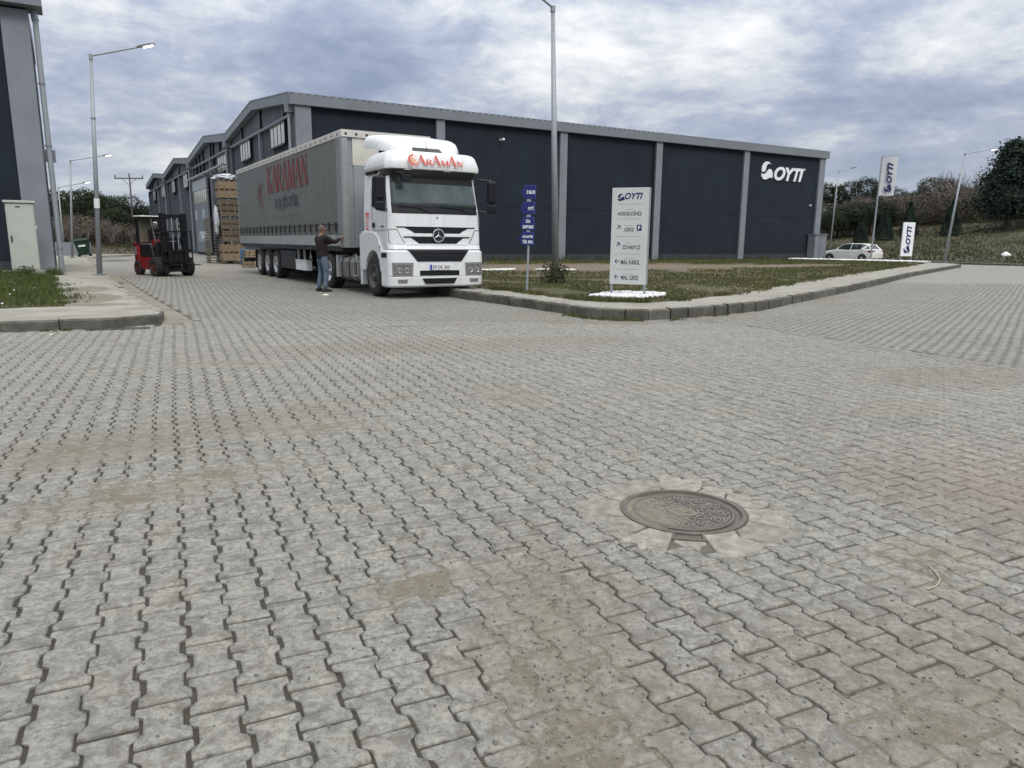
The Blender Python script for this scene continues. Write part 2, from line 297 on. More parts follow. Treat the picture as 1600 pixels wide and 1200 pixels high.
def b_far(h):
    # beyond the built pavers only the joint courses read as fine lines
    at = h.t.nodes.new('ShaderNodeMapping'); at.inputs['Rotation'].default_value = (0, 0, -0.434); h.t.links.new(h.pos, at.inputs[0])
    br = h.t.nodes.new('ShaderNodeTexBrick'); br.offset = 0.5; h.t.links.new(at.outputs[0], br.inputs[0])
    br.inputs['Scale'].default_value = 1.0; br.inputs['Brick Width'].default_value = 0.14; br.inputs['Row Height'].default_value = 0.2; br.inputs['Mortar Size'].default_value = 0.008
    br.inputs['Color1'].default_value = (0.228, 0.225, 0.205, 1); br.inputs['Color2'].default_value = (0.285, 0.279, 0.25, 1); br.inputs['Mortar'].default_value = (0.11, 0.10, 0.08, 1)
    c = road_colour(h, br.outputs['Color']); h.t.links.new(c, h.b.inputs['Base Color'])
MT['far_paving'] = ground_mat('distant_paving', b_far)
def b_lot(h):
    g1 = h.noise(0.55, 6, 0.65); g2 = h.noise(6, 5, 0.7); g3 = h.noise(38, 4, 0.7)
    c = h.mix(h.mapr(g2, 0.35, 0.65, 0, 1), (0.058, 0.064, 0.024), (0.115, 0.105, 0.052))
    soil = h.mix(h.mapr(g2, 0.35, 0.65, 0, 1), (0.165, 0.125, 0.09), (0.25, 0.20, 0.155))
    m = h.math('MAXIMUM', h.spot(4.0, 35.5, 12.5, 6.6, 0.55), h.math('MAXIMUM', h.spot(14.0, 39.5, 8.0, 2.2, 0.62), h.math('MAXIMUM', h.spot(5.3, 17.6, 1.6, 0.5, 0.85), h.spot(2.9, 19.6, 1.3, 0.7, 0.5))))
    m = h.math('MAXIMUM', m, h.mapr(g1, 0.52, 0.62, 0, 0.8))
    c = h.mix(m, c, soil); c = h.mix(h.mapr(g3, 0.3, 0.6, 0.5, 0), c, (0.035, 0.035, 0.018))
    h.t.links.new(c, h.b.inputs['Base Color']); h.bump(g3, 1.0, 0.03)
MT['lot'] = ground_mat('rough_grass_ground', b_lot)
def b_bank(h):
    g1 = h.noise(0.12, 6, 0.65); g2 = h.noise(1.3, 6, 0.7)
    c = h.mix(h.mapr(g1, 0.4, 0.6, 0, 1), (0.052, 0.056, 0.026), (0.095, 0.082, 0.050)); c = h.mix(h.mapr(g2, 0.35, 0.65, 0.6, 0), c, (0.034, 0.038, 0.018))
    h.t.links.new(c, h.b.inputs['Base Color']); h.bump(g2, 1.0, 0.2)
MT['bank'] = ground_mat('bank_grass', b_bank)

# ------------------------------------------------------------------ mesh helpers
class MB:
    def __init__(s): s.v = []; s.f = []; s.mi = []; s.cur = 0
    def add(s, vs, fs):
        o = len(s.v); s.v += [tuple(p) for p in vs]
        for f in fs: s.f.append(tuple(i+o for i in f)); s.mi.append(s.cur)
        return s
    def box(s, x0, x1, y0, y1, z0, z1):
        if x0 > x1: x0, x1 = x1, x0
        if y0 > y1: y0, y1 = y1, y0
        vs = [(x0, y0, z0), (x1, y0, z0), (x1, y1, z0), (x0, y1, z0), (x0, y0, z1), (x1, y0, z1), (x1, y1, z1), (x0, y1, z1)]
        return s.add(vs, [(0, 3, 2, 1), (4, 5, 6, 7), (0, 1, 5, 4), (1, 2, 6, 5), (2, 3, 7, 6), (3, 0, 4, 7)])
    def obox(s, c, ex, ey, ez, hx, hy, hz):      # oriented box: centre, unit axes, half sizes
        c, ex, ey, ez = Vector(c), Vector(ex)*hx, Vector(ey)*hy, Vector(ez)*hz
        vs = [c+a*ex+b*ey+d*ez for d in (-1, 1) for a, b in ((-1, -1), (1, -1), (1, 1), (-1, 1))]
        return s.add(vs, [(0, 3, 2, 1), (4, 5, 6, 7), (0, 1, 5, 4), (1, 2, 6, 5), (2, 3, 7, 6), (3, 0, 4, 7)])
    def tube(s, p0, p1, r0, r1=None, n=10, cap=True):
        r1 = r0 if r1 is None else r1; p0, p1 = Vector(p0), Vector(p1); a = (p1-p0).normalized()
        u = a.orthogonal().normalized(); w = a.cross(u); vs = []
        for p, r in ((p0, r0), (p1, r1)):
            for k in range(n): t = 2*PI*k/n; vs.append(p+u*math.cos(t)*r+w*math.sin(t)*r)
        fs = [(k, (k+1) % n, n+(k+1) % n, n+k) for k in range(n)]
        if cap: fs += [tuple(range(n-1, -1, -1)), tuple(range(n, 2*n))]
        return s.add(vs, fs)
    def path(s, pts, r, n=8):
        for a, b in zip(pts[:-1], pts[1:]): s.tube(a, b, r, r, n)
        return s
    def lathe(s, prof, c, axis='y', n=32):       # prof: (radius, offset along axis)
        c = Vector(c); vs = []
        for r, h in prof:
            for k in range(n):
                t = 2*PI*k/n; a, b = r*math.cos(t), r*math.sin(t)
                vs.append(c+(V(a, h, b) if axis == 'y' else V(a, b, h) if axis == 'z' else V(h, a, b)))
        fs = []
        for i in range(len(prof)-1):
            for k in range(n): fs.append((i*n+k, i*n+(k+1) % n, (i+1)*n+(k+1) % n, (i+1)*n+k))
        return s.add(vs, fs)
    def prism(s, poly, fn, h0, h1):              # poly 2d, fn(a,b,h)->xyz
        n = len(poly); vs = [fn(a, b, h0) for a, b in poly]+[fn(a, b, h1) for a, b in poly]
        return s.add(vs, [tuple(range(n-1, -1, -1)), tuple(range(n, 2*n))]+[(k, (k+1) % n, n+(k+1) % n, n+k) for k in range(n)])
    def loft(s, rings, cap0=True, cap1=True, close=True):
        n = len(rings[0]); vs = [p for r in rings for p in r]; fs = []
        for i in range(len(rings)-1):
            for k in range(n if close else n-1): fs.append((i*n+k, i*n+(k+1) % n, (i+1)*n+(k+1) % n, (i+1)*n+k))
        if cap0: fs.append(tuple(range(n-1, -1, -1)))
        if cap1: fs.append(tuple(range((len(rings)-1)*n, len(rings)*n)))
        return s.add(vs, fs)
    def mesh(s, name, mats, smooth=False):
        me = bpy.data.meshes.new(name); me.from_pydata(s.v, [], s.f)
        for m in (mats if isinstance(mats, (list, tuple)) else [mats]): me.materials.append(MT[m] if isinstance(m, str) else m)
        if any(s.mi): me.polygons.foreach_set('material_index', s.mi)
        bm = bmesh.new(); bm.from_mesh(me); bmesh.ops.recalc_face_normals(bm, faces=bm.faces); bm.to_mesh(me); bm.free()
        if smooth: me.shade_smooth()
        me.update(); return me
def link(name, me, parent=None, label=None, cat=None, group=None, kind=None, loc=None, rotz=0, bevel=0, smooth=None):
    o = bpy.data.objects.new(name, me); COL.objects.link(o)
    if parent is not None: o.parent = parent
    if label: o['label'] = label
    if cat: o['category'] = cat
    if group: o['group'] = group
    if kind: o['kind'] = kind
    if loc is not None: o.location = loc
    if rotz: o.rotation_euler.z = rotz
    if bevel:
        b = o.modifiers.new('bevel', 'BEVEL'); b.width = bevel; b.segments = 2; b.limit_method = 'ANGLE'; b.angle_limit = math.radians(35)
    if smooth:
        try:
            me.shade_smooth(); a = me.attributes.get('sharp_edge')
        except Exception: pass
    return o
def part(name, mb, mats, parent, bevel=0, smooth=False, label=None, kind=None):
    return link(name, mb.mesh(name, mats, smooth), parent, label=label, bevel=bevel, kind=kind)
def thing(name, label, cat, loc=(0, 0, 0), rotz=0, group=None):
    return link(name, None, None, label, cat, group, None, loc, rotz)
def copy_tree(o, parent=None):
    c = o.copy(); COL.objects.link(c)
    if parent is not None: c.parent = parent
    for ch in o.children: copy_tree(ch, c)
    return c
def arr_mesh(name, verts, faces_t, count, nv, mats, smooth=False):      # many copies of one template, all faces the same sizes
    verts = np.asarray(verts, dtype=np.float32).reshape(-1, 3)
    sizes = np.array([len(f) for f in faces_t]); flat = np.array([i for f in faces_t for i in f])
    loops = (flat[None, :]+(np.arange(count)*nv)[:, None]).ravel().astype(np.int32)
    st = np.concatenate(([0], np.cumsum(np.tile(sizes, count))[:-1])).astype(np.int32)
    me = bpy.data.meshes.new(name); me.vertices.add(len(verts)); me.vertices.foreach_set('co', verts.ravel())
    me.loops.add(len(loops)); me.loops.foreach_set('vertex_index', loops); me.polygons.add(len(st)); me.polygons.foreach_set('loop_start', st)
    for m in (mats if isinstance(mats, (list, tuple)) else [mats]): me.materials.append(MT[m] if isinstance(m, str) else m)
    me.update(calc_edges=True)
    if smooth: me.shade_smooth()
    return me
def inpoly(x, y, poly):
    x = np.asarray(x, float); y = np.asarray(y, float); ins = np.zeros(x.shape, bool); n = len(poly)
    for i in range(n):
        x1, y1 = poly[i]; x2, y2 = poly[(i+1) % n]
        c = ((y1 > y) != (y2 > y)) & (x < (x2-x1)*(y-y1)/((y2-y1) if y2 != y1 else 1e-9)+x1); ins ^= c
    return ins
def project(P):
    P = np.asarray(P, float); q = P-np.array([0, 0, CH]); w = q@np.array(cf)
    w = np.where(w < 0.05, 0.05, w)
    return 800+FPX*(q@np.array(cr))/w, 600-FPX*(q@np.array(cu))/w, w

# text -------------------------------------------------------------
def text_raw(s, bold=0.0, shear=0.0, spacing=1.0):
    cu_ = bpy.data.curves.new('lettering', 'FONT'); cu_.body = s; cu_.offset = bold; cu_.shear = shear; cu_.space_character = spacing; cu_.resolution_u = 4
    cu_.extrude = 0.5; cu_.fill_mode = 'BOTH'
    o = bpy.data.objects.new('lettering', cu_); COL.objects.link(o)
    dg = bpy.context.evaluated_depsgraph_get(); me = bpy.data.meshes.new_from_object(o.evaluated_get(dg))
    bpy.data.objects.remove(o); bpy.data.curves.remove(cu_)
    me.materials.clear(); return me
def text(name, s, mt, parent, org, right, up, width, height, depth=0.004, bold=0.0, shear=0.0, spacing=1.0, kind=None, label=None):
    """lettering fitted into width x height, its lower left corner at org, proud of the surface by depth"""
    me = text_raw(s, bold, shear, spacing); me.name = name
    n = len(me.vertices); co = np.empty(n*3, np.float32); me.vertices.foreach_get('co', co); co = co.reshape(-1, 3)
    mn, mx_ = co.min(0), co.max(0); r = Vector(right).normalized(); u = Vector(up).normalized(); nn_ = r.cross(u)
    a = (co[:, 0]-mn[0])/(mx_[0]-mn[0])*width; b = (co[:, 1]-mn[1])/(mx_[1]-mn[1])*height; c = (co[:, 2]+0.5)*depth
    P = np.array(org)[None]+a[:, None]*np.array(r)+b[:, None]*np.array(u)+c[:, None]*np.array(nn_)
    me.vertices.foreach_set('co', P.astype(np.float32).ravel()); me.materials.append(MT[mt]); me.update()
    return link(name, me, parent, label=label, kind=kind)

SERIF = {   # strokes in a 1 x 1.4-ish box: (x0,y0,x1,y1,width)
 'K': ([(0.18, 0, 0.18, 1, .17), (0.24, 0.45, 0.80, 0.98, .06), (0.36, 0.56, 0.84, 0.02, .17)], [(0.18, 0, .17), (0.18, 1, .17), (0.82, 1, .14), (0.86, 0, .14)], 1.0),
 'A': ([(0.12, 0.0, 0.46, 1.0, .06), (0.46, 1.0, 0.84, 0.0, .17), (0.25, 0.34, 0.70, 0.34, .055)], [(0.12, 0, .13), (0.84, 0, .16)], 0.97),
 'R': ([(0.18, 0, 0.18, 1, .17), (0.18, 0.97, 0.55, 0.97, .06), (0.55, 0.97, 0.74, 0.86, .10), (0.74, 0.88, 0.74, 0.62, .15), (0.74, 0.64, 0.55, 0.52, .10), (0.18, 0.52, 0.56, 0.52, .06), (0.48, 0.50, 0.86, 0.03, .17)], [(0.18, 0, .16), (0.90, 0, .11)], 0.98),
 'M': ([(0.14, 0, 0.20, 1, .06), (0.20, 1.0, 0.56, 0.05, .17), (0.56, 0.05, 0.92, 1.0, .06), (0.95, 1, 1.0, 0, .17)], [(0.13, 0, .12), (1.0, 0, .15), (0.16, 1, .10), (0.98, 1, .12)], 1.18),
 'N': ([(0.16, 0, 0.16, 1, .06), (0.16, 0.98, 0.82, 0.03, .17), (0.84, 0, 0.84, 1, .06)], [(0.16, 0, .12), (0.12, 1, .12), (0.84, 1, .12)], 1.0),
 'L': ([(0.2, 0, 0.2, 1, .17), (0.2, 0.03, 0.8, 0.03, .07), (0.8, 0, 0.8, 0.2, .06)], [(0.2, 1, .15)], 0.88),
 'J': ([(0.55, 0.0, 0.55, 1, .17), (0.55, 0.0, 0.4, -.2, .12), (0.4, -.2, 0.2, -.22, .1)], [(0.55, 1, .15)], 0.8),
 'I': ([(0.3, 0, 0.3, 1, .18)], [(0.3, 0, .16), (0.3, 1, .16)], 0.6),
 'T': ([(0.5, 0, 0.5, 1, .17), (0.08, 0.97, 0.92, 0.97, .07), (0.08, 1, 0.08, 0.8, .06), (0.92, 1, 0.92, 0.8, .06)], [(0.5, 0, .16)], 1.0),
 'O': ([], [], 1.05), 'S': ([], [], 0.85)}
def serif_word(name, word, mt, parent, org, right, up, width, heights, depth=0.006, dots=()):
    """tall serif capitals built from bars; heights: one per letter"""
    r, u = Vector(right).normalized(), Vector(up).normalized(); nn_ = r.cross(u); org = Vector(org)
    adv = [SERIF[c][2]*((heights[i]/max(heights))**0.6) for i, c in enumerate(word)]; sc = width/sum(adv); x = 0; mb = MB(); q = 0
    for i, c in enumerate(word):
        st, se, a = SERIF[c]; a_ = adv[i]; sx = sc*a_/a; H_ = heights[i]
        if c == 'O': 
            st = [(0.5+0.34*math.cos(t), 0.5+0.47*math.sin(t), 0.5+0.34*math.cos(t+PI/8), 0.5+0.47*math.sin(t+PI/8), .06+.11*abs(math.cos(t+PI/16))) for t in [k*PI/8 for k in range(16)]]
        if c == 'S':
            ps = [(0.70, 0.80), (0.62, 0.95), (0.42, 0.99), (0.22, 0.90), (0.18, 0.72), (0.34, 0.57), (0.56, 0.44), (0.68, 0.28), (0.62, 0.10), (0.42, 0.01), (0.20, 0.05), (0.12, 0.22)]
            st = [(*ps[k], *ps[k+1], .09+.07*(3 < k < 7)) for k in range(len(ps)-1)]
        def bar(x0, y0, x1, y1, w):
            nonlocal q
            p0, p1 = V(x+x0*sx, y0*H_), V(x+x1*sx, y1*H_); d = (p1-p0)
            if d.length < 1e-6: return
            pp = V(-d.y, d.x).normalized()*w*sx/2; q += 1; dz = depth+0.0004*(q % 7)
            e = d.normalized()*0.02*sx
            pl = [p0-pp-e, p1-pp+e, p1+pp+e, p0+pp-e]
            mb.prism([(k.x, k.y) for k in pl], lambda aa, bb, h: org+r*aa+u*bb+nn_*h, 0.0006, dz)
        for s_ in st: bar(*s_)
        for (sx_, sy_, w) in se:
            yy = 0.02 if sy_ == 0 else 0.98; bar(sx_-w, yy, sx_+w, yy, .045*H_/sx if False else 0.05)
        if i in dots: bar(0.2, 1.14, 0.4, 1.14, .16)
        x += sx*a
    return part(name, mb, mt, parent)
def swoosh(name, mt, parent, org, right, up, size, depth=0.01):
    """round emblem made of an upper hook and a lower wave"""
    r, u = Vector(right).normalized(), Vector(up).normalized(); nn_ = r.cross(u); org = Vector(org); mb = MB()
    hook_o = [(0.80, 0.86), (0.62, 0.98), (0.40, 1.0), (0.20, 0.90), (0.07, 0.72), (0.04, 0.52), (0.10, 0.40)]
    hook_i = [(0.80, 0.86), (0.66, 0.89), (0.52, 0.86), (0.42, 0.75), (0.40, 0.62), (0.36, 0.50), (0.24, 0.42)]
    wav_o = [(0.03, 0.34), (0.06, 0.16), (0.20, 0.03), (0.40, 0.0), (0.60, 0.06), (0.80, 0.14), (0.98, 0.10)]
    wav_i = [(0.03, 0.34), (0.20, 0.28), (0.38, 0.33), (0.52, 0.46), (0.68, 0.60), (0.86, 0.58), (0.99, 0.40)]
    for O_, I_ in ((hook_o, hook_i), (wav_o, wav_i)):
        for k in range(len(O_)-1):
            pl = [O_[k], O_[k+1], I_[k+1], I_[k]]
            if k == 0: pl = [O_[0], O_[1], I_[1]]
            mb.prism([(a*size, b*size) for a, b in pl], lambda aa, bb, h: org+r*aa+u*bb+nn_*h, 0.0006, depth)
    return part(name, mb, mt, parent)
# ================================================================== GROUND
def poly_sheet(name, poly, z, mt, parent=None, kind=None, label=None):
    mb = MB(); mb.add([(x, y, z) for x, y in poly], [tuple(range(len(poly)))])
    return link(name, mb.mesh(name, mt), parent, kind=kind, label=label)
# island (right) and left pavement outlines; kerb line points first
LK = [(-24.0, 3.8), (-7.41, 10.52), (-6.35, 10.98), (-5.85, 11.35), (-5.70, 11.85), (-5.95, 12.45), (-7.40, 14.62), (-8.9, 17.0), (-12.41, 22.80), (-14.77, 26.75), (-18.56, 33.0), (-31.0, 53.6), (-38.0, 63.5)]
L_POLY = LK+[(-75, 66), (-75, -10)]
RK = [(-17.6, 45.0), (-9.2, 31.0), (-1.05, 17.31), (0.25, 15.30), (1.00, 14.05), (1.35, 13.45), (1.80, 13.05), (2.35, 12.98), (3.10, 13.35), (4.99, 14.95), (9.65, 21.2), (18.21, 33.4), (25.9, 43.6), (28.6, 47.2), (29.2, 49.0), (28.4, 51.2)]
R_POLY = RK+[(22.5, 58.5), (24.8, 62.5), (-11.2, 40.2), (-17.6, 51.5)]
RH, LH = 0.20, 0.16
road = poly_sheet('road', [(-140, -60), (140, -60), (140, 400), (-140, 400)], -0.0095, 'joint', kind='structure')
far_pts = [(-60, 26.5), (60, 26.5), (90, 120), (-90, 120)]
poly_sheet('road', far_pts, -0.003, 'far_paving', kind='structure')

def kerbs(kerb, parent, h, step, w=0.15, seed=3, i0=0, i1=None):
    """separate kerb stones along a line of points"""
    R_ = random.Random(seed); pts = [Vector((*p, 0)) for p in kerb]; seg = []
    for a, b in zip(pts[:-1], pts[1:]): seg.append((a, b, (b-a).length))
    tot = sum(s[2] for s in seg)
    def at(d):
        for a, b, l in seg:
            if d <= l: return a+(b-a)*(d/l)
            d -= l
        return pts[-1]
    d = 0; cache = {}
    while d < tot-0.1:
        ln = step*R_.uniform(0.86, 1.1); gap = R_.choice((0.014, 0.02, 0.03, 0.05))
        a, b = at(d), at(min(d+ln-gap, tot)); d += ln
        t = (b-a); L_ = t.length
        if L_ < 0.1: continue
        key = round(L_, 1)
        if key not in cache or R_.random() < .3:
            mb = MB(); e = R_.uniform(-.01, .01)
            n_ = 4; rings = []
            for k in range(n_+1):
                x = L_*k/n_; j = lambda s=.006: R_.uniform(-s, s)
                chip = 0.018 if k in (0, n_) else 0.006
                rings.append([(x, 0.0+j(), -0.06), (x, 0.0+j()+chip*.3, h-0.035+j()), (x, 0.022+j()+chip, h+j(.004)-chip*.4), (x, w+j(), h+j(.003)), (x, w, -0.06)])
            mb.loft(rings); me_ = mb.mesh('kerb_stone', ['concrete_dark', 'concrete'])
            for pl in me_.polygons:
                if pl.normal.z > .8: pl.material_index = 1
            cache[key] = me_
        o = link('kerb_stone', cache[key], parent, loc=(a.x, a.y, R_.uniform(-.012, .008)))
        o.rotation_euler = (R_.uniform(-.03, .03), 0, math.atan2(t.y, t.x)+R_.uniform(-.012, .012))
def shrink(kerb, w):      # offset a kerb line to its left side
    out = []; P_ = [Vector(p) for p in kerb]
    for i, p in enumerate(P_):
        a = P_[max(0, i-1)]; b = P_[min(len(P_)-1, i+1)]; t = (b-a).normalized(); out.append((p.x-t.y*w, p.y+t.x*w))
    return out
def slab(name, inner, rest, h, parent, mt='concrete'):
    poly = inner+rest; mb = MB(); mb.prism(poly, lambda a, b, z: (a, b, z), -0.05, h)
    me = mb.mesh(name, mt); bm = bmesh.new(); bm.from_mesh(me); bmesh.ops.triangulate(bm, faces=bm.faces); bm.to_mesh(me); bm.free()
    return link(name, me, parent, kind=None if parent else 'structure')
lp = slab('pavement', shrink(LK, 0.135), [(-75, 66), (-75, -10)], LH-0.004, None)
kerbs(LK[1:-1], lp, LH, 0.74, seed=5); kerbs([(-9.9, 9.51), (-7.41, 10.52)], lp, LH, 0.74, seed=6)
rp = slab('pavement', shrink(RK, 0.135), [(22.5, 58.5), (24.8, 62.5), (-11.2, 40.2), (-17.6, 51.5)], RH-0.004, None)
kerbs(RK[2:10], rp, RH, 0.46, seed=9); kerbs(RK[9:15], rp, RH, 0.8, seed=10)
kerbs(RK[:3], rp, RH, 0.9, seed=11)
# rough lot ground on the island and the lawn on the left
R_IN = [(-16.9, 46.5), (-8.6, 32.0), (-0.70, 18.45), (0.32, 16.95), (0.99, 15.55), (1.6, 14.75), (2.45, 14.35), (3.37, 14.95), (5.02, 16.9), (8.52, 22.3), (12.9, 28.6), (23.41, 43.2), (26.6, 47.8), (26.8, 50.6), (21.9, 57.3)]
def wobble(poly, amp, step, z, name, mt, kind='structure', seed=1, parent=None, zn=0.0):
    pts = []; R_ = random.Random(seed)
    for i in range(len(poly)):
        a, b = Vector(poly[i]), Vector(poly[(i+1) % len(poly)]); n_ = max(1, int((b-a).length/step))
        nrm = V(-(b-a).y, (b-a).x).normalized()
        for k in range(n_):
            p = a+(b-a)*(k/n_); q = p+nrm*amp*noise.noise(V(p.x*1.7, p.y*1.7, seed)); pts.append((q.x, q.y))
    mb = MB(); mb.prism(pts, lambda a, b, h: (a, b, h), z-0.03, z); me = mb.mesh(name, mt)
    bm = bmesh.new(); bm.from_mesh(me); bmesh.ops.triangulate(bm, faces=bm.faces); bm.to_mesh(me); bm.free()
    return link(name, me, parent, kind=kind), pts
lot, LOTP = wobble(R_IN+[(24.6, 62.0), (-11.0, 40.5), (-16.9, 51.0)], 0.16, 0.25, RH+0.012, 'ground', 'lot')
L_LAWN = [(-30, 6.0), (-8.9, 12.50), (-8.05, 12.95), (-9.15, 14.89), (-11.81, 19.0), (-14.3, 22.9), (-15.0, 23.7), (-17.2, 24.4), (-40, 16.5)]
lawn, LAWNP = wobble(L_LAWN, 0.22, 0.2, LH+0.012, 'ground', 'lot', seed=4)

# ---- interlocking pavers
def outline(wf=1.0):
    a, b = 0.0795*wf, 0.0560*wf; hl = 0.0985
    right = [(a-.004, -hl), (a, -hl+.006), (a, -0.063), (a-.005, -0.055), (b+.003, -0.045), (b, -0.038), (b, 0.038), (b+.003, 0.045), (a-.005, 0.055), (a, 0.063), (a, hl-.006), (a-.004, hl)]
    return right+[(-x, y) for x, y in reversed(right)]
OUT = np.array(outline()); NO = len(OUT)
def scatter(origin, U, Vd, region, dmax, dmin=-1):
    U, Vd = np.array(U), np.array(Vd); R0 = 520
    i, j = np.meshgrid(np.arange(-R0, R0), np.arange(-int(R0*.7), int(R0*.7)), indexing='ij')
    u = i*0.1405; v = j*0.2+(i % 2)*0.1
    # courses drift gently, as laid by hand
    u = u+0.012*np.sin(v*0.55+1.0)+0.005*np.sin(v*1.7+i*0.02); v = v+0.012*np.sin(u*0.42)+0.006*np.sin(u*1.3+2)
    x = origin[0]+u*U[0]+v*Vd[0]; y = origin[1]+u*U[1]+v*Vd[1]
    m = (y < dmax) & (y > 0.6) & region(x, y)
    x, y, ii = x[m], y[m], i[m]
    px, py, w = project(np.stack([x, y, np.zeros_like(x)], 1))
    m = (px > -420) & (px < 2020) & (py < 1420) & (w > 0.3)
    m &= ~inpoly(x, y, shrink(LK, 0.02)+[(-75, 66), (-75, -10)]) & ~inpoly(x, y, shrink(RK, 0.02)+[(22.5, 58.5), (-11.2, 40.2), (-17.6, 51.5)])
    m &= np.hypot(x-MHX, y-MHY) > 0.435
    # the gutter strip beside the left kerb is plain cement
    m &= ~inpoly(x, y, GUT)
    return x[m], y[m], ii[m]
MHX, MHY = 0.885, 3.56
GUT = [(-5.55, 11.2), (-5.30, 12.25), (-7.0, 14.95), (-9.05, 18.25), (-12.9, 24.5), (-15.2, 28.2), (-15.6, 28.0), (-8.9, 17.0), (-5.85, 11.9)]
A0, B0 = np.array([3.51, 12.91]), np.array([5.64, 7.93])
VD1 = np.array([-0.4194, 0.9078]); U1 = np.array([0.9078, 0.4194]); A0u = A0@U1
def reg1(x, y): return (x*U1[0]+y*U1[1]) < A0u
def reg2(x, y): return (x*U1[0]+y*U1[1]) > A0u+0.07
S1 = scatter((0.02, 0.0), U1, VD1, reg1, 27.0)
VD2 = np.array([0.587, 0.8096]); U2 = np.array([0.8096, -0.587])
S2 = scatter((5.0, 10.0), U2, VD2, reg2, 27.0)
def paver_arrays(x, y, ii, U, Vd, idx, chamfer):
    n = len(idx); x, y, ii = x[idx], y[idx], ii[idx]
    colw = np.random.default_rng(5).uniform(0.95, 0.992, 4000)[(ii+2000)]
    if not chamfer: colw = .45*colw+.55
    leftness = np.clip((-x-0.1)/2.0, 0, 1)*np.clip((9-y)/5, 0, 1)
    fx = colw*(1-0.035*leftness*rng.uniform(.5, 1.2, n)); fy = rng.uniform(0.948, 0.978, n) if chamfer else rng.uniform(0.955, 0.984, n)
    ang = rng.normal(0, 0.012, n); z0 = rng.normal(0, 0.0010, n)+0.0035*np.array([noise.noise(V(a*.9, b*.9, 4)) for a, b in zip(x, y)]); tx, ty = rng.normal(0, 0.006, n), rng.normal(0, 0.006, n)
    dx, dy = rng.normal(0, .0018, n), rng.normal(0, .0022, n)
    def place(loc, z):            # loc (k,2) local outline, z (k,)
        lx = loc[None, :, 0]*fx[:, None]; ly = loc[None, :, 1]*fy[:, None]
        c, s = np.cos(ang)[:, None], np.sin(ang)[:, None]; ax, ay = lx*c-ly*s+dx[:, None], lx*s+ly*c+dy[:, None]
        X_ = x[:, None]+ax*U[0]+ay*Vd[0]; Y_ = y[:, None]+ax*U[1]+ay*Vd[1]
        Z_ = z0[:, None]+z[None, :]+lx*tx[:, None]+ly*ty[:, None]
        return np.stack([X_, Y_, Z_], 2)
    if chamfer:
        sc = np.where(True, 1, 1); inn = OUT-np.sign(OUT)*np.array([0.006, 0.006]); bot = OUT
        rings = [place(bot, np.full(NO, -0.022)), place(OUT, np.full(NO, -0.0055)), place(OUT-np.sign(OUT)*0.0018, np.full(NO, -0.0022)), place(inn, np.zeros(NO))]
    else: rings = [place(OUT, np.full(NO, -0.018)), place(OUT, np.zeros(NO))]
    return np.concatenate(rings, 1), n
def faces_t(nr):
    f = []
    for r in range(nr-1):
        for k in range(NO): f.append((r*NO+k, r*NO+(k+1) % NO, (r+1)*NO+(k+1) % NO, (r+1)*NO+k))
    top = (nr-1)*NO
    f.append(tuple(range(top, top+NO))); return f
def add_tone(me, tones, nv):
    a = me.attributes.new('tone', 'FLOAT', 'POINT'); a.data.foreach_set('value', np.repeat(tones, nv).astype(np.float32))
def tone_of(x, y):
    return np.clip(rng.beta(3.0, 3.0, len(x)), 0, 1)
# the 300 that show largest are objects of their own
px, py, w = project(np.stack([S1[0], S1[1], np.zeros_like(S1[0])], 1))
vis = (px > 0) & (px < 1600) & (py > 395) & (py < 1200)
order = np.argsort(np.where(vis, w, 1e9)); single = order[:300]; rest = np.setdiff1d(np.arange(len(px)), single)
verts, n = paver_arrays(*S1, U1, VD1, single, True); tn = tone_of(S1[0][single], 0)
ft = faces_t(4)
for k in range(300):
    c = np.array([S1[0][single[k]], S1[1][single[k]], 0.0]); me = arr_mesh('paver', verts[k]-c[None], ft, 1, NO*4, 'paver'); add_tone(me, tn[k:k+1], NO*4)
    link('paver', me, road, loc=c)
near = rest[w[rest] < 12.5]; farr = rest[w[rest] >= 12.5]
verts, n = paver_arrays(*S1, U1, VD1, near, True); me = arr_mesh('pavers', verts, ft, n, NO*4, 'paver'); add_tone(me, tone_of(S1[0][near], 0), NO*4); link('pavers', me, road, kind='stuff')
verts, n2 = paver_arrays(*S1, U1, VD1, farr, False); me = arr_mesh('pavers', verts, faces_t(2), n2, NO*2, 'paver'); add_tone(me, tone_of(S1[0][farr], 0), NO*2); link('pavers', me, road, kind='stuff')
al = np.arange(len(S2[0])); verts, n3 = paver_arrays(*S2, U2, VD2, al, False); me = arr_mesh('pavers', verts, faces_t(2), n3, NO*2, 'paver'); add_tone(me, tone_of(S2[0], 0), NO*2); link('pavers', me, road, kind='stuff')
print('pavers', n, n2, n3)
# cement strip between kerb and pavers on the left, and cement seam between the two lays on the right
def ribbon(name, pts, w, z, mt, parent, seed=0):
    P_ = [Vector(p) for p in pts]; mb = MB(); vs = []
    dense = []
    for a, b in zip(P_[:-1], P_[1:]):
        n_ = max(1, int((b-a).length/0.12)); dense += [a+(b-a)*(k/n_) for k in range(n_)]
    dense.append(P_[-1])
    for i, p in enumerate(dense):
        t = (dense[min(i+1, len(dense)-1)]-dense[max(i-1, 0)]).normalized(); nrm = V(-t.y, t.x)
        e1 = w/2*(1+.5*noise.noise(V(p.x*3, p.y*3, seed))); e2 = w/2*(1+.5*noise.noise(V(p.x*3, p.y*3, seed+9)))
        q1, q2 = p+nrm*e1, p-nrm*e2; vs += [(q1.x, q1.y, z), (q2.x, q2.y, z)]
    mb.add(vs, [(2*i, 2*i+1, 2*i+3, 2*i+2) for i in range(len(dense)-1)])
    return link(name, mb.mesh(name, mt), parent)
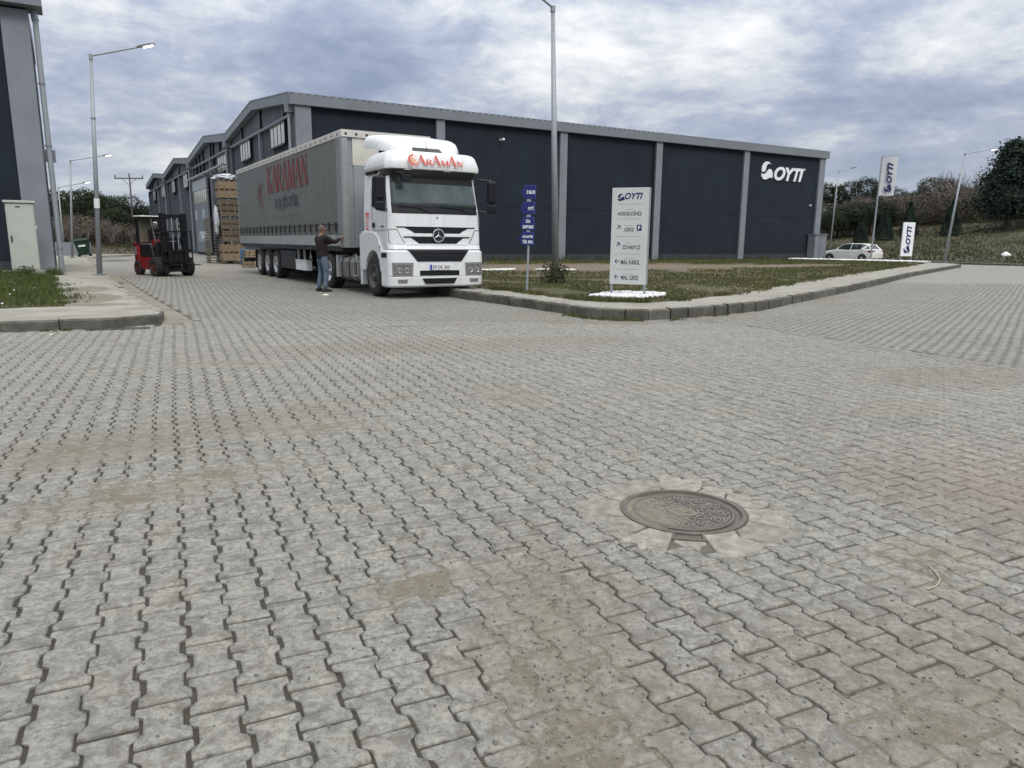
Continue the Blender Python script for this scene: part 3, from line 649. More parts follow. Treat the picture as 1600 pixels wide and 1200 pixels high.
poly_sheet('gutter', [(-5.50, 11.3), (-5.35, 12.2), (-7.0, 14.85), (-9.1, 18.2), (-12.9, 24.4), (-15.1, 28.0), (-15.9, 28.6), (-9.2, 17.4), (-5.9, 12.2), (-5.72, 11.9)], -0.004, 'gutter', road)
ribbon('cement_seam', [(A0+(-U1*0)+VD1*6)*1, A0, B0, B0-VD1*3], 0.07, 0.0015, 'gutter', road)
ribbon('cement_seam', [(-3.9, 10.9), (-2.9, 11.35), (-1.7, 11.75), (-0.6, 12.2)], 0.05, 0.0035, 'concrete', road, 3)

# ---- manhole with its broken concrete collar
MS = .91
mh = thing('manhole', 'round cast iron manhole cover with hexagon pattern set in cracked concrete in the paving', 'manhole cover', (MHX, MHY, 0.0), -0.15)
mb = MB(); mb.lathe([(0.345, -0.02), (0.345, 0.004), (0.333, 0.007), (0.320, 0.006), (0.316, -0.008), (0.285, -0.009), (0.285, -0.03)], (0, 0, 0), 'z', 72)
mb.box(-0.085, 0.085, -0.425, -0.412, -0.02, 0.005); mb.box(-0.085, -0.070, -0.412, -0.338, -0.02, 0.005); mb.box(0.070, 0.085, -0.412, -0.338, -0.02, 0.005)
part('frame', mb, 'iron', mh)
mb = MB(); mb.box(-0.069, 0.069, -0.411, -0.345, -0.02, -0.012); part('hinge_pocket', mb, 'dark_hole', mh)
mb = MB(); mb.lathe([(0.283, -0.02), (0.283, 0.000), (0.276, 0.003), (0.266, 0.003), (0.262, -0.004), (0.0, -0.004)], (0, 0, 0), 'z', 72)
cov = part('cover', mb, 'iron', mh)
mb = MB()
def ring(cx, cy, r, w, n, rot=0, z0=-0.004, z1=0.0025):
    for k in range(n):
        a, b = rot+2*PI*k/n, rot+2*PI*(k+1)/n; pl = [(cx+(r+w)*math.cos(a), cy+(r+w)*math.sin(a)), (cx+(r+w)*math.cos(b), cy+(r+w)*math.sin(b)), (cx+r*math.cos(b), cy+r*math.sin(b)), (cx+r*math.cos(a), cy+r*math.sin(a))]
        mb.prism(pl, lambda p, q, h: (p, q, h), z0, z1)
for k in range(12):
    a = 2*PI*k/12; ring(0.205*math.cos(a), 0.205*math.sin(a), 0.036, 0.008, 6, a); ring(0.205*math.cos(a), 0.205*math.sin(a), 0.014, 0.009, 8, a)
    a += PI/12; ring(0.128*math.cos(a), 0.128*math.sin(a), 0.022, 0.007, 6, a+.5)
ring(0, 0, 0.078, 0.008, 32); ring(0, 0, 0.250, 0.006, 48)
part('raised_pattern', mb, 'iron_hi', mh)
mb = MB(); mb.lathe([(0.075, -0.0039), (0.070, 0.0005), (0.0, 0.0005)], (0, 0, 0), 'z', 32); mb.box(-0.03, 0.03, -0.03, 0.03, 0, 0.0022); part('centre_boss', mb, 'dirt', mh)
mb = MB(); mb.lathe([(0.56, -0.0085), (0.48, -0.0045), (0.30, -0.0045)], (MHX, MHY, 0), 'z', 48); link('bedding', mb.mesh('bedding', 'mortar'), road)
SK = [random.Random(k+40).uniform(-.10, .10) for k in range(12)]; SK[1] = SK[2] = SK[8] = SK[9] = 0.0; R_ = random.Random(21); angs = [0.05, 0.50, 1.02, 1.60, 2.30, 2.62, 3.35, 3.85, 4.27, 4.66, 5.25, 5.75]
for i, a in enumerate(angs):
    b = angs[(i+1) % len(angs)]+(2*PI if i == len(angs)-1 else 0); g_ = 0.018; rr = R_.uniform(0.44, 0.55); n_ = 6; sk0, sk1 = SK[i], SK[(i+1) % len(angs)]
    if 4.3 < a+0.42 < 5.3 and False: continue
    inner = 0.322 if not (4.4 < (a+b)/2 < 4.55) else 0.40
    pts = [(inner*math.cos(a+g_+(b-a-2*g_)*k/n_), inner*math.sin(a+g_+(b-a-2*g_)*k/n_)) for k in range(n_+1)]
    ki, kj = 1.6*SK[(i+5) % 12], 1.6*SK[(i+6) % 12]
    if i != 8: pts.append((.40*math.cos(b-g_+kj), .40*math.sin(b-g_+kj)))
    for k in range(n_+1):
        t = b-g_+sk1+(a+g_+sk0-(b-g_+sk1))*k/n_; r2 = rr+R_.uniform(-.05, .055); pts.append((r2*math.cos(t), r2*math.sin(t)))
    if i != 8: pts.append((.40*math.cos(a+g_+ki), .40*math.sin(a+g_+ki)))
    mb = MB(); cx = sum(p[0] for p in pts)/len(pts); cy = sum(p[1] for p in pts)/len(pts); zt = R_.uniform(0.002, 0.006)
    top = [(p[0]+(cx-p[0])*.04, p[1]+(cy-p[1])*.04, zt) for p in pts]
    mb.loft([[(p[0], p[1], -0.016) for p in pts], [(p[0], p[1], zt-.005) for p in pts], top])
    o = link('concrete_patch', mb.mesh('concrete_patch', 'patch'), road, loc=(MHX, MHY, 0), rotz=0.1)
mh.scale = (MS, MS, 1)
# drain grate in front of the left kerb
dg = thing('drain_grate', 'slotted iron drain grate lying against the kerb of the left pavement corner', 'drain grate', (-5.98, 11.02, 0.0), math.atan2(0.46, 1.06))
mb = MB(); mb.box(-.42, .42, -.11, .11, -0.0090, -0.006); part('pit', mb, 'dark_hole', dg)
mb = MB(); mb.box(-.43, .43, -.125, -.105, -.013, .009); mb.box(-.43, .43, .105, .125, -.013, .009); mb.box(-.43, -.41, -.105, .105, -.013, .009); mb.box(.41, .43, -.105, .105, -.013, .009)
part('frame', mb, 'grate', dg)
bar_ = MB(); bar_.add([(-.012, -.105, -.012), (.012, -.105, -.012), (.052, .105, -.012), (.028, .105, -.012), (-.012, -.105, .008), (.012, -.105, .008), (.052, .105, .008), (.028, .105, .008)], [(0, 3, 2, 1), (4, 5, 6, 7), (0, 1, 5, 4), (1, 2, 6, 5), (2, 3, 7, 6), (3, 0, 4, 7)])
bm_ = bar_.mesh('bar', 'grate')
for k in range(14): link('bar', bm_, dg, loc=(-.39+k*.056, 0, 0))

# ---- scatter stuff: gravel, twig, litter, weeds
def stones(name, pts, smin, smax, mt, seed=1, zoff=0.0, **kw):
    r = np.random.default_rng(seed); n = len(pts)
    base = np.array([(1, 0, 0), (-1, 0, 0), (0, 1, 0), (0, -1, 0), (0, 0, 1), (0, 0, -1), (.62, .62, .5), (-.62, .62, .5), (.62, -.62, .5), (-.62, -.62, .5)])
    tri = [(0, 6, 8), (0, 8, 5), (0, 5, 2), (0, 2, 6), (4, 8, 6), (4, 9, 8), (4, 7, 9), (4, 6, 7), (2, 7, 6), (2, 1, 7), (2, 5, 1), (1, 9, 7), (1, 3, 9), (1, 5, 3), (3, 8, 9), (3, 5, 8)]
    s = r.uniform(smin, smax, (n, 1, 1))*r.uniform(.55, 1.2, (n, 1, 3)); v = base[None]*s*r.uniform(.8, 1.2, (n, 10, 1))
    a = r.uniform(0, 6.28, n); c, q = np.cos(a)[:, None], np.sin(a)[:, None]
    X_ = v[:, :, 0]*c-v[:, :, 1]*q+pts[:, 0:1]; Y_ = v[:, :, 0]*q+v[:, :, 1]*c+pts[:, 1:2]; Z_ = v[:, :, 2]*.7+pts[:, 2:3]+s[:, :, 2]*.3+zoff
    return link(name, arr_mesh(name, np.stack([X_, Y_, Z_], 2), tri, n, 10, mt), **kw)
r_ = np.random.default_rng(3)
gp = []
for cx, cy, sx, sy, n_ in ((0.15, 2.1, .12, .6, 260), (-0.3, 2.9, .3, .2, 60), (0.55, 3.1, .08, .06, 40), (-1.6, 4.0, .8, .5, 80), (-1.9, 3.3, .5, .2, 40), (.1, 6.4, .25, .3, 70), (1.9, 2.6, .6, .5, 140), (1.2, 1.9, .5, .25, 120), (1.5, 9, 3, 3, 150), (-1, 5, 2.5, 2.5, 260), (0.3, 2.0, .8, .3, 160), (-5.4, 12.0, .25, .25, 60), (1.4, 12.7, .9, .15, 260), (3.6, 13.2, 1.2, .2, 160), (8, 18.6, 2.2, 2.6, 60)):
    n_ = int(n_*1.7); gp.append(np.stack([r_.normal(cx, sx, n_), r_.normal(cy, sy, n_), np.zeros(n_)], 1))
gp = np.concatenate(gp); gp = gp[gp[:, 1] > 1.0]; gp[:, 2] = 0.0015
gp = gp[~inpoly(gp[:, 0], gp[:, 1], R_POLY) & ~inpoly(gp[:, 0], gp[:, 1], L_POLY)]
stones('loose_gravel', gp, 0.0016, 0.0066, 'stone', kind='stuff', label=None)
def soil_film(cx, cy, rx, ry, rot, seed, hmax=.0082, step=.012, z0=0.0):
    nx, ny = int(2*rx/step), int(2*ry/step); xs = np.linspace(-1, 1, nx); ys = np.linspace(-1, 1, ny); vs = []
    c, s_ = math.cos(rot), math.sin(rot)
    for b in ys:
        for a in xs:
            x, y = a*rx, b*ry; X_, Y_ = cx+x*c-y*s_, cy+x*s_+y*c; rr2 = math.hypot(a, b)
            z = -.0055+hmax*(max(0, 1-rr2)**.6)*(.62+.9*noise.noise(V(X_*4, Y_*4, seed))+.55*noise.noise(V(X_*13, Y_*13, seed))+.3*noise.noise(V(X_*50, Y_*50, seed))) if rr2 < 1 else -.02
            vs.append((X_, Y_, z+z0))
    fs = [(j*nx+i, j*nx+i+1, (j+1)*nx+i+1, (j+1)*nx+i) for j in range(ny-1) for i in range(nx-1)]
    mb = MB(); mb.add(vs, fs); me = bpy.data.meshes.new('soil'); me.from_pydata(mb.v, [], mb.f); me.materials.append(MT['dirt']); me.shade_smooth()
    link('spilled_soil', me, kind='stuff')
for a in ((.17, 2.0, .24, 1.05, .12, 1), (-.32, 2.75, .30, .22, .5, 2, .0068), (-1.95, 3.85, 1.1, .34, .75, 3, .0070), (.0, 6.45, .42, .42, 0, 4), (1.75, 2.95, .40, .25, .3, 5, .009), (-1.5, 5.2, .7, .25, .4, 6, .009), (1.25, 1.9, .35, .2, .4, 7, .009), (-3.1, 8.0, .8, .25, .2, 8, .009), (-2.7, 4.6, .5, .3, .9, 9, .009), (-8.7, 14.9, 1.5, .7, 2.1, 10, .014, .03, LH), (-10.2, 17.6, 1.3, .5, 2.1, 11, .013, .03, LH), (-7.9, 13.3, .9, .35, .3, 12, .013, .03, LH), (-12.6, 22.3, .7, .25, .5, 15, .013, .03, LH), (-6.2, 12.3, .6, .25, 2.1, 13, .013, .025, 0), (-7.2, 14.0, .9, .22, 2.1, 14, .013, .025, 0), (1.6, 12.4, 1.5, .28, .05, 16, .016, .02, 0), (4.2, 13.9, 1.9, .3, .72, 17, .015, .025, 0), (8.2, 18.7, 2.6, .28, .92, 18, .015, .03, 0), (.3, 13.8, 1.3, .5, -.9, 19, .012, .025, 0), (.72, 3.55, .20, .22, 0, 30, .0085, .008, .003)): soil_film(*a)
mb = MB(); P_ = [(1.66, 2.70), (1.72, 2.735), (1.765, 2.79), (1.785, 2.86), (1.79, 2.92)]; mb.path([(a, b, 0.006) for a, b in P_], 0.0028, 6)
link('dry_twig', mb.mesh('dry_twig', 'twig'), None, 'thin pale curved dry twig lying on the pavers right of the manhole', 'twig')
mb = MB(); mb.add([(0, 0, .004), (.16, .03, .01), (.17, .10, .006), (.08, .09, .035), (0, .08, .008)], [(0, 1, 3), (1, 2, 3), (0, 3, 4)])
link('paper_scrap', mb.mesh('paper_scrap', 'paper'), None, 'crumpled white paper scrap on the paving near the man in jeans', 'litter', loc=(-4.75, 18.25, 0))
mb = MB(); mb.add([(0, 0, .003), (.05, .0, .012), (.05, .04, .004), (0, .04, .015)], [(0, 1, 2), (0, 2, 3)])
link('paper_scrap', mb.mesh('paper_scrap', 'paper'), None, 'tiny white paper scrap on the paving below the left kerb', 'litter', loc=(-6.55, 10.25, 0))
# white marble chippings around the signs
def blob_pts(poly, n, seed, z, zr=0.03):
    r = np.random.default_rng(seed); xs = [p[0] for p in poly]; ys = [p[1] for p in poly]
    P = np.stack([r.uniform(min(xs), max(xs), n*4), r.uniform(min(ys), max(ys), n*4)], 1); P = P[inpoly(P[:, 0], P[:, 1], poly)][:n]
    return np.concatenate([P, z+r.uniform(0, zr, (len(P), 1))], 1)
stones('marble_chippings', blob_pts([(1.63, 15.7), (2.0, 16.4), (2.5, 17.0), (3.0, 17.0), (3.45, 16.6), (3.3, 15.9), (2.77, 15.25), (2.1, 15.2)], 2600, 5, RH+.015, .035), .018, .036, 'pebble', kind='stuff')
stones('marble_chippings', blob_pts([(-1.6, 29.3), (-.9, 29.9), (.1, 30.6), (-.1, 29.9), (-1.0, 29.0)], 900, 6, RH+.015), .025, .05, 'pebble', kind='stuff')
stones('marble_chippings', blob_pts([(.9, 30.7), (1.5, 31.2), (2.6, 30.6), (2.3, 29.9), (1.6, 30.2)], 800, 7, RH+.015), .025, .05, 'pebble', kind='stuff')
stones('marble_chippings', blob_pts([(20.9, 56.4), (22, 57.2), (27.6, 51.6), (28.0, 49.6), (26.7, 50.3)], 5200, 8, RH+.02, .06), .04, .075, 'pebble', kind='stuff')
# grass
def blades(name, pts, hmin, hmax, wd, mt, seed, per=3):
    r = np.random.default_rng(seed); pts = np.repeat(pts, per, 0); n = len(pts)
    pts = pts+np.concatenate([r.normal(0, .018, (n, 2)), np.zeros((n, 1))], 1)
    a = r.uniform(0, 2*PI, n); h = r.uniform(hmin, hmax, n); lean = r.uniform(.15, .9, n)*h; b = r.uniform(0, 2*PI, n); w_ = wd*r.uniform(.6, 1.3, n)
    cx, cy = np.cos(a)*w_, np.sin(a)*w_; lx, ly = np.cos(b)*lean, np.sin(b)*lean
    def P(ox, oy, oz): return np.stack([pts[:, 0]+ox, pts[:, 1]+oy, pts[:, 2]+oz], 1)
    v = np.stack([P(-cx, -cy, 0), P(cx, cy, 0), P(lx*.35+cx*.7, ly*.35+cy*.7, h*.6), P(lx*.35-cx*.7, ly*.35-cy*.7, h*.6), P(lx, ly, h)], 1)
    return link(name, arr_mesh(name, v, [(0, 1, 2, 3), (3, 2, 4)], n, 5, mt), kind='stuff')
def lotpts(n, ymin, ymax, seed, soil=True):
    r = np.random.default_rng(seed); x, y = r.uniform(-9, 27, n), r.uniform(ymin, ymax, n)
    m = inpoly(x, y, LOTP); x, y = x[m], y[m]
    px, py, w = project(np.stack([x, y, np.full_like(x, .2)], 1)); m = (px > 600) & (px < 1750); x, y = x[m], y[m]
    if soil:
        d1 = np.array([noise.noise(V(a*.5, b*.5, 2)) for a, b in zip(x, y)])
        e1 = ((x-4)*np.cos(.55)+(y-35.5)*np.sin(.55))/12.5; e2 = (-(x-4)*np.sin(.55)+(y-35.5)*np.cos(.55))/6.2
        e3 = ((x-14)*np.cos(.62)+(y-39.5)*np.sin(.62))/8; e4 = (-(x-14)*np.sin(.62)+(y-39.5)*np.cos(.62))/2.2
        m = (np.hypot(e1, e2)+d1*.5 > .85) & (np.hypot(e3, e4)+d1*.5 > .85) & (d1 > -.32)
        m &= np.hypot((x-5.3)/1.5, (y-17.6)/.9)+d1 > .8
        x, y = x[m], y[m]
    return np.stack([x, y, np.full_like(x, RH+.005)], 1)
blades('grass', lotpts(90000, 14, 25, 1), .015, .075, .005, 'blade', 2, 3)
blades('grass', lotpts(60000, 25, 60, 2), .03, .11, .014, 'blade', 3, 2)
r = np.random.default_rng(8); x, y = r.uniform(-26, -7.8, 60000), r.uniform(8, 25, 60000); m = inpoly(x, y, LAWNP)
blades('grass', np.stack([x[m], y[m], np.full(m.sum(), LH+.005)], 1), .03, .14, .006, 'blade_l', 4, 3)
# ragged grass at the edges
def edge_tufts(line, n, spread, z, seed, h=(.04, .12), mt='blade'):
    r = np.random.default_rng(seed); P_ = np.array(line); i = r.integers(0, len(P_)-1, n); t = r.uniform(0, 1, n)[:, None]
    p = P_[i]*(1-t)+P_[i+1]*t+r.normal(0, spread, (n, 2)); k = np.array([noise.noise(V(a*1.6, b*1.6, seed)) for a, b in p]) > -.05; p = p[k]
    return blades('grass', np.concatenate([p, np.full((len(p), 1), z)], 1), h[0], h[1], .006, mt, seed, 4)
edge_tufts(R_IN[2:9], 1600, .10, RH, 21); edge_tufts(R_IN[8:12], 1500, .14, RH, 22)
edge_tufts([(1.0, 13.75), (1.35, 13.15), (1.75, 12.85), (2.35, 12.82), (3.0, 13.1), (4.2, 14.1)], 320, .05, 0, 23, (.02, .07), 'blade_l')
edge_tufts([(-7.8, 10.25), (-7.0, 10.55), (-6.5, 10.8)], 40, .02, 0, 24, (.02, .06), 'blade_l')
edge_tufts([(-8.2, 13.2), (-9.3, 15.3), (-12, 19.3)], 500, .2, LH, 25, (.02, .08), 'blade_l')
edge_tufts([(-16.3, 23.4), (-15.2, 23.75), (-14.8, 24.2)], 350, .10, LH, 26, (.06, .3), 'blade_l')
wallb = [(-10.0, 39.4), (3.0, 47.4), (17, 56.2), (24, 60.5)]; edge_tufts(wallb, 5000, .35, RH, 27, (.12, .45))
# small white flowers and litter specks in the grass
fp = lotpts(1200, 15, 30, 9, False); fp = fp[(fp[:, 0] > 1) & (fp[:, 0] < 6.5)][:150]; fp[:, 2] = RH+.05
stones('daisies', fp, .008, .020, 'pebble', 12, kind='stuff')
lf = np.stack([r.uniform(-14, -8, 90), r.uniform(12, 22, 90)], 1); lf = lf[inpoly(lf[:, 0], lf[:, 1], LAWNP)][:26]
stones('daisies', np.concatenate([lf, np.full((len(lf), 1), LH+.06)], 1), .012, .028, 'pebble', 13, kind='stuff')

# ---- banks beyond the road
def bank(name, foot, prof, n_):
    P_ = [Vector(p) for p in foot]; nr = []
    for i, p in enumerate(P_):
        t = (P_[min(i+1, len(P_)-1)]-P_[max(i-1, 0)]).normalized(); nr.append(V(t.y, -t.x)*n_)
    rows = []
    def sub(i, f): return P_[i]*(1-f)+P_[i+1]*f, nr[i]*(1-f)+nr[i+1]*f
    cols = [sub(i, k/6) for i in range(len(P_)-1) for k in range(6)]+[(P_[-1], nr[-1])]
    for d, z in prof: rows.append([(p.x+q.x*d, p.y+q.y*d, z+(0.10*min(1, d/6)*noise.noise(V(p.x*.13+d*.1, p.y*.13, 3))*(2+d*.03) if d > 0 else 0)) for p, q in cols])
    mb = MB(); mb.loft(rows, False, False, False); me = mb.mesh(name, 'bank', True)
    return link(name, me, kind='structure')
FR = [(90, -10), (60, 18), (36.3, 51.0), (32.9, 55.4), (27.6, 65.5), (20, 84), (8, 120)]
bank('bank', FR, [(0, .02), (1, .16), (5, .55), (12, 1.05), (22, 1.9), (30, 2.7), (40, 4.1), (60, 5.6), (110, 6.5), (260, 6.5)], 1)
FLB = [(-95, 30), (-62, 55), (-44, 62.0), (-33.5, 67.5), (-33.0, 80), (-48, 112)]
bank('bank', FLB, [(0, .02), (1, .12), (5, .35), (12, .7), (25, 1.4), (45, 2.0), (90, 4), (220, 5)], -1)
# kerb on the far side of the crossing road
kr = link('far_kerb', MB().box(0, .01, 0, .01, -.1, -.09).mesh('far_kerb', 'concrete_dark'), kind='structure')
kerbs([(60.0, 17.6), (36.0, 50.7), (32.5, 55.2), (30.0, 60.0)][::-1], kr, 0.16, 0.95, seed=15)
rocks = [(1500, 408), (1510, 398), (1519, 404), (1527, 397), (1540, 403)]
R_ = random.Random(4)
for k, (x_, y_, s_) in enumerate([(38.2, 57.5, .42), (39.0, 60.5, .26), (42.2, 60.6, .30), (43.5, 58.6, .36), (46.5, 61, .24)]):
    rk = stones('rock', np.array([[0, 0, 0]]), s_, s_*1.1, 'pebble', 50+k, label=['large white rock on the bank right of the leaning street lamp, nearest to the lamp', 'small white rock behind the large one on the bank by the leaning lamp', 'small white rock on the bank, third from the leaning lamp', 'flat large white rock on the bank, fourth from the leaning lamp', 'small white rock farthest right on the bank'][k], cat='rock', group='white rocks on the bank')
    rk.location = (x_, y_, .35+.035*(x_-36))
# ================================================================== WAREHOUSES
RZ = math.radians(31.04)
def window(parent, y0, y1, z0, z1, n, gl='curtain_pane'):
    """a barred window in the street facade (plane x = 0, facing -x)"""
    mb = MB(); t = .06
    mb.box(-.03, .08, y0-t, y0, z0-t, z1+t); mb.box(-.03, .08, y1, y1+t, z0-t, z1+t); mb.box(-.05, .08, y0, y1, z0-t, z0); mb.box(-.05, .08, y0, y1, z1, z1+t)
    w = (y1-y0)/n
    for k in range(1, n): mb.box(-.012, .06, y0+k*w-.045, y0+k*w+.045, z0, z1)
    mb.box(-.14, -.05, y0-.1, y1+.1, z0-t-.06, z0-t)
    f = part('window', mb, 'black_metal', parent)
    pm = MB(); pm.box(0.0, .02, 0, w-.1, 0, z1-z0-.004); me = pm.mesh('pane', gl)
    for k in range(n): link('pane', me, f, loc=(0.005, y0+k*w+.05, z0+.002))
    return f
def warehouse(y0, y1, label, first=False, door=False):
    b = thing('warehouse', label, 'warehouse', (-11.16, 38.87, 0), RZ, 'warehouses in a row along the street')
    ym = (y0+y1)/2; xl = 43.0; ze, zr = 8.6, 9.45
    mb = MB(); mb.prism([(y0+.02, 0), (y1-.02, 0), (y1-.02, 7.62), (y0+.02, 7.62)], lambda a, c, h: (h, a, c), .16, xl-.2)
    part('wall', mb, 'wall_mid', b)
    mb = MB(); mb.prism([(y0+.02, 7.625), (y1-.02, 7.625), (y1-.02, ze-.1), (ym, zr-.1), (y0+.02, ze-.1)], lambda a, c, h: (h, a, c), .14, xl-.25)
    part('gable_wall', mb, 'wall_upper', b)
    # street facade: piers, beam, and strips coloured black in place of shadow gaps
    mb = MB(); mb.box(-.06, .13, y0+.3, y1-.3, 7.60, 7.74); part('beam', mb, 'fascia', b)
    sc = (y1-y0)/17.0
    for yy in (2.3, 7.75, 13.1):
        zt = ze-.42+(zr-ze)*(1-abs(yy-8.5)/8.5); mb = MB(); mb.box(0.0, .139, y0+yy*sc-.12, y0+yy*sc+.12, 7.745, zt-.02); part('gable_shade_strip_and_post', mb, 'black_metal', b)
    mb = MB(); mb.box(-.04, .159, y0+7.9*sc-.16, y0+7.9*sc+.16, 0.1, 7.598); part('pilaster', mb, 'pillar', b)
    for s in (0, 1):
        yy = y0+.02 if s == 0 else y1-.42
        mb = MB(); mb.box(-.02, .155, yy, yy+.4, 0.1, 7.597); part('pilaster', mb, 'wall_upper', b)
    # fascia boards following the gable
    for (a0, z0, a1, z1) in ((y0-.05, ze, ym, zr), (ym, zr, y1+.02, ze)):
        mb = MB(); mb.prism([(a0, z0-.48), (a1, z1-.48), (a1, z1), (a0, z0)], lambda a, c, h: (h, a, c), -.28, .1); part('gable_fascia', mb, 'fascia', b)
    mb = MB()
    for (a0, z0, a1, z1) in ((y0-.05, ze, ym, zr), (ym, zr, y1+.02, ze)):
        mb.prism([(a0, z0+.003), (a1, z1+.003), (a1, z1+.06), (a0, z0+.06)], lambda a, c, h: (h, a, c), -.30, xl)
    part('roof', mb, 'fascia', b)
    # windows
    win = {}
    if first: window(b, 2.0, 5.25, 6.45, 7.5, 4); window(b, 10.6, 13.75, 6.45, 7.5, 4)
    elif door: window(b, 18.95, 22.5, 6.35, 7.45, 4)
    elif y0 < 40: window(b, 38.9, 41.9, 6.3, 7.5, 4); window(b, 48.4, 51.3, 6.3, 7.5, 4)
    else: window(b, 58.3, 61.4, 6.25, 7.5, 4); window(b, 68.5, 71.6, 6.25, 7.5, 4)
    # downpipe with hopper at the near end
    mb = MB(); yy = y0+.22; mb.tube((-.22, yy, .3), (-.22, yy, 7.7), .075, n=10); part('downpipe', mb, 'steel', b)
    mb = MB(); mb.box(-.40, -.06, yy-.2, yy+.2, 7.7, 8.13); part('gutter_box', mb, 'fascia', b)
    if door:
        mb = MB(); mb.box(-.12, -.01, 27.3, 34.9, .22, 6.42); dr = part('sliding_door', mb, 'door_grey', b)
        mb = MB(); mb.box(-.17, -.122, 27.35, 34.85, 5.55, 6.4); part('door_top_panel', mb, 'door_light', dr)
        for k in range(7):
            mb = MB(); mb.box(-.15, -.122, 27.75+k*1.0, 28.45+k*1.0, 4.45, 5.5); part('door_window', mb, 'curtain_pane', dr)
        for yy in (29.0, 33.2):
            mb = MB(); mb.box(-.15, -.122, yy, yy+1.5, 3.0, 3.9); part('notice_board', mb, 'door_light', dr)
        mb = MB(); mb.box(-.12, -.02, 34.95, 35.5, .2, 3.6); part('side_door', mb, 'black_metal', b)
        # half round vent cowl
        mb = MB(); ar = [(28.6+.95*math.cos(t), 1.15+.85*math.sin(t)) for t in [PI*k/10 for k in range(11)]]
        mb.prism(ar, lambda a, c, h: (h, a, c), -.75, -.13); part('vent_cowl', mb, 'steel', b)
        mb = MB(); mb.box(-.45, -.30, 18.2, 35.9, 6.58, 6.72)
        for k in range(7): mb.box(-.30, .14, 18.6+k*2.7, 18.68+k*2.7, 6.6, 6.7)
        part('door_rail', mb, 'alu', b)
        # extra glazing posts in this gable
        for yy in (21.4, 24.3, 29.4, 31.4, 33.2):
            zt = ze-.45+(zr-ze)*(1-abs((yy-17.2)/((y1-y0))*17-8.5)/8.5); mb = MB(); mb.box(-.01, .137, yy-.08, yy+.08, 6.75 if yy > 24 else 7.745, zt); part('gable_shade_strip_and_post', mb, 'black_metal', b)
    return b
w1 = warehouse(0, 17.1, 'large dark grey warehouse with white logo on its long windowless side wall', first=True)
w1.scale.x = .975
w2 = warehouse(17.2, 35.6, 'dark grey warehouse with tall sliding door, second in the row behind the lorry', door=True)
w3 = warehouse(35.8, 55.5, 'dark grey gabled warehouse, third in the row between the sliding door one and the farthest')
w4 = warehouse(55.6, 77.4, 'farthest dark grey gabled warehouse at the end of the street row')
# the long wall of the first one (local plane y = 0, facing -y)
mb = MB(); mb.box(.2, 42.8, -.02, .018, 0, 8.04); part('side_wall', mb, 'wall_dark', w1)
mb = MB(); mb.box(.2, 42.8, -.06, -.022, 0, .62); part('plinth', mb, 'plinth', w1)
for xc, hw in ((.42, .42), (8.32, .27), (16.95, .28), (25.0, .28), (33.7, .28), (42.55, .34)):
    mb = MB(); mb.box(xc-hw, xc+hw, -.20, -.0205, .05, 8.035); part('pilaster', mb, 'pillar', w1, bevel=.015)
for xc in (17.35, 24.6):
    mb = MB(); mb.tube((xc, -.10, .3), (xc, -.10, 8.0), .055, n=8); part('downpipe', mb, 'wall_dark', w1)
mb = MB(); mb.box(-.28, 43.15, -.32, .05, 8.04, 8.56); part('eaves_fascia', mb, 'fascia', w1, bevel=.01)
mb = MB(); x = -.25
while x < 43.1: mb.prism([(x, 8.562), (x+.05, 8.60), (x+.17, 8.60), (x+.22, 8.562)], lambda a, c, h: (a, h, c), -.34, .6); x += .42
part('corrugated_edge', mb, 'fascia', w1, kind='stuff')
for xs in ((.9, 8.0), (8.6, 16.6), (17.3, 24.7), (25.3, 33.4), (34.0, 42.2)):
    mb = MB(); mb.box(xs[0], xs[1], -.034, -.0205, 3.45, 3.50); part('render_joint', mb, 'wall_dark', w1)
swoosh('logo_emblem', 'logo_white', w1, (35.45, -.022, 6.12), (1, 0, 0), (0, 0, 1), 1.32, .07)
text('logo_letters', 'OYTI', 'logo_white', w1, (36.95, -.022, 6.12), (1, 0, 0), (0, 0, 1), 3.45, 1.02, .07, bold=.035, shear=.28, spacing=.92)
text('logo_mark', '®', 'logo_white', w1, (40.5, -.022, 7.0), (1, 0, 0), (0, 0, 1), .16, .18, .02)
mb = MB(); mb.box(41.45, 41.55, -.20, -.021, 4.35, 4.47); part('wall_lamp', mb, 'logo_white', w1)
mb = MB(); mb.box(12.3, 12.42, -.45, -.021, 7.2, 7.32); part('wall_camera', mb, 'logo_white', w1)
# box at the far corner
bx = thing('service_box', 'grey metal service box standing at the far right corner of the logo warehouse', 'electrical box', (24.2, 59.55, .2), RZ)
mb = MB(); mb.box(-.45, .95, -.3, .4, 0, 1.9); part('body', mb, 'pillar', bx, bevel=.02)
mb = MB(); mb.box(-.5, 1.0, -.36, .46, 1.905, 1.98); part('cap', mb, 'fascia', bx)
mb = MB(); mb.box(.16, .18, -.312, -.302, .1, 1.8); part('door_gap', mb, 'black_metal', bx)

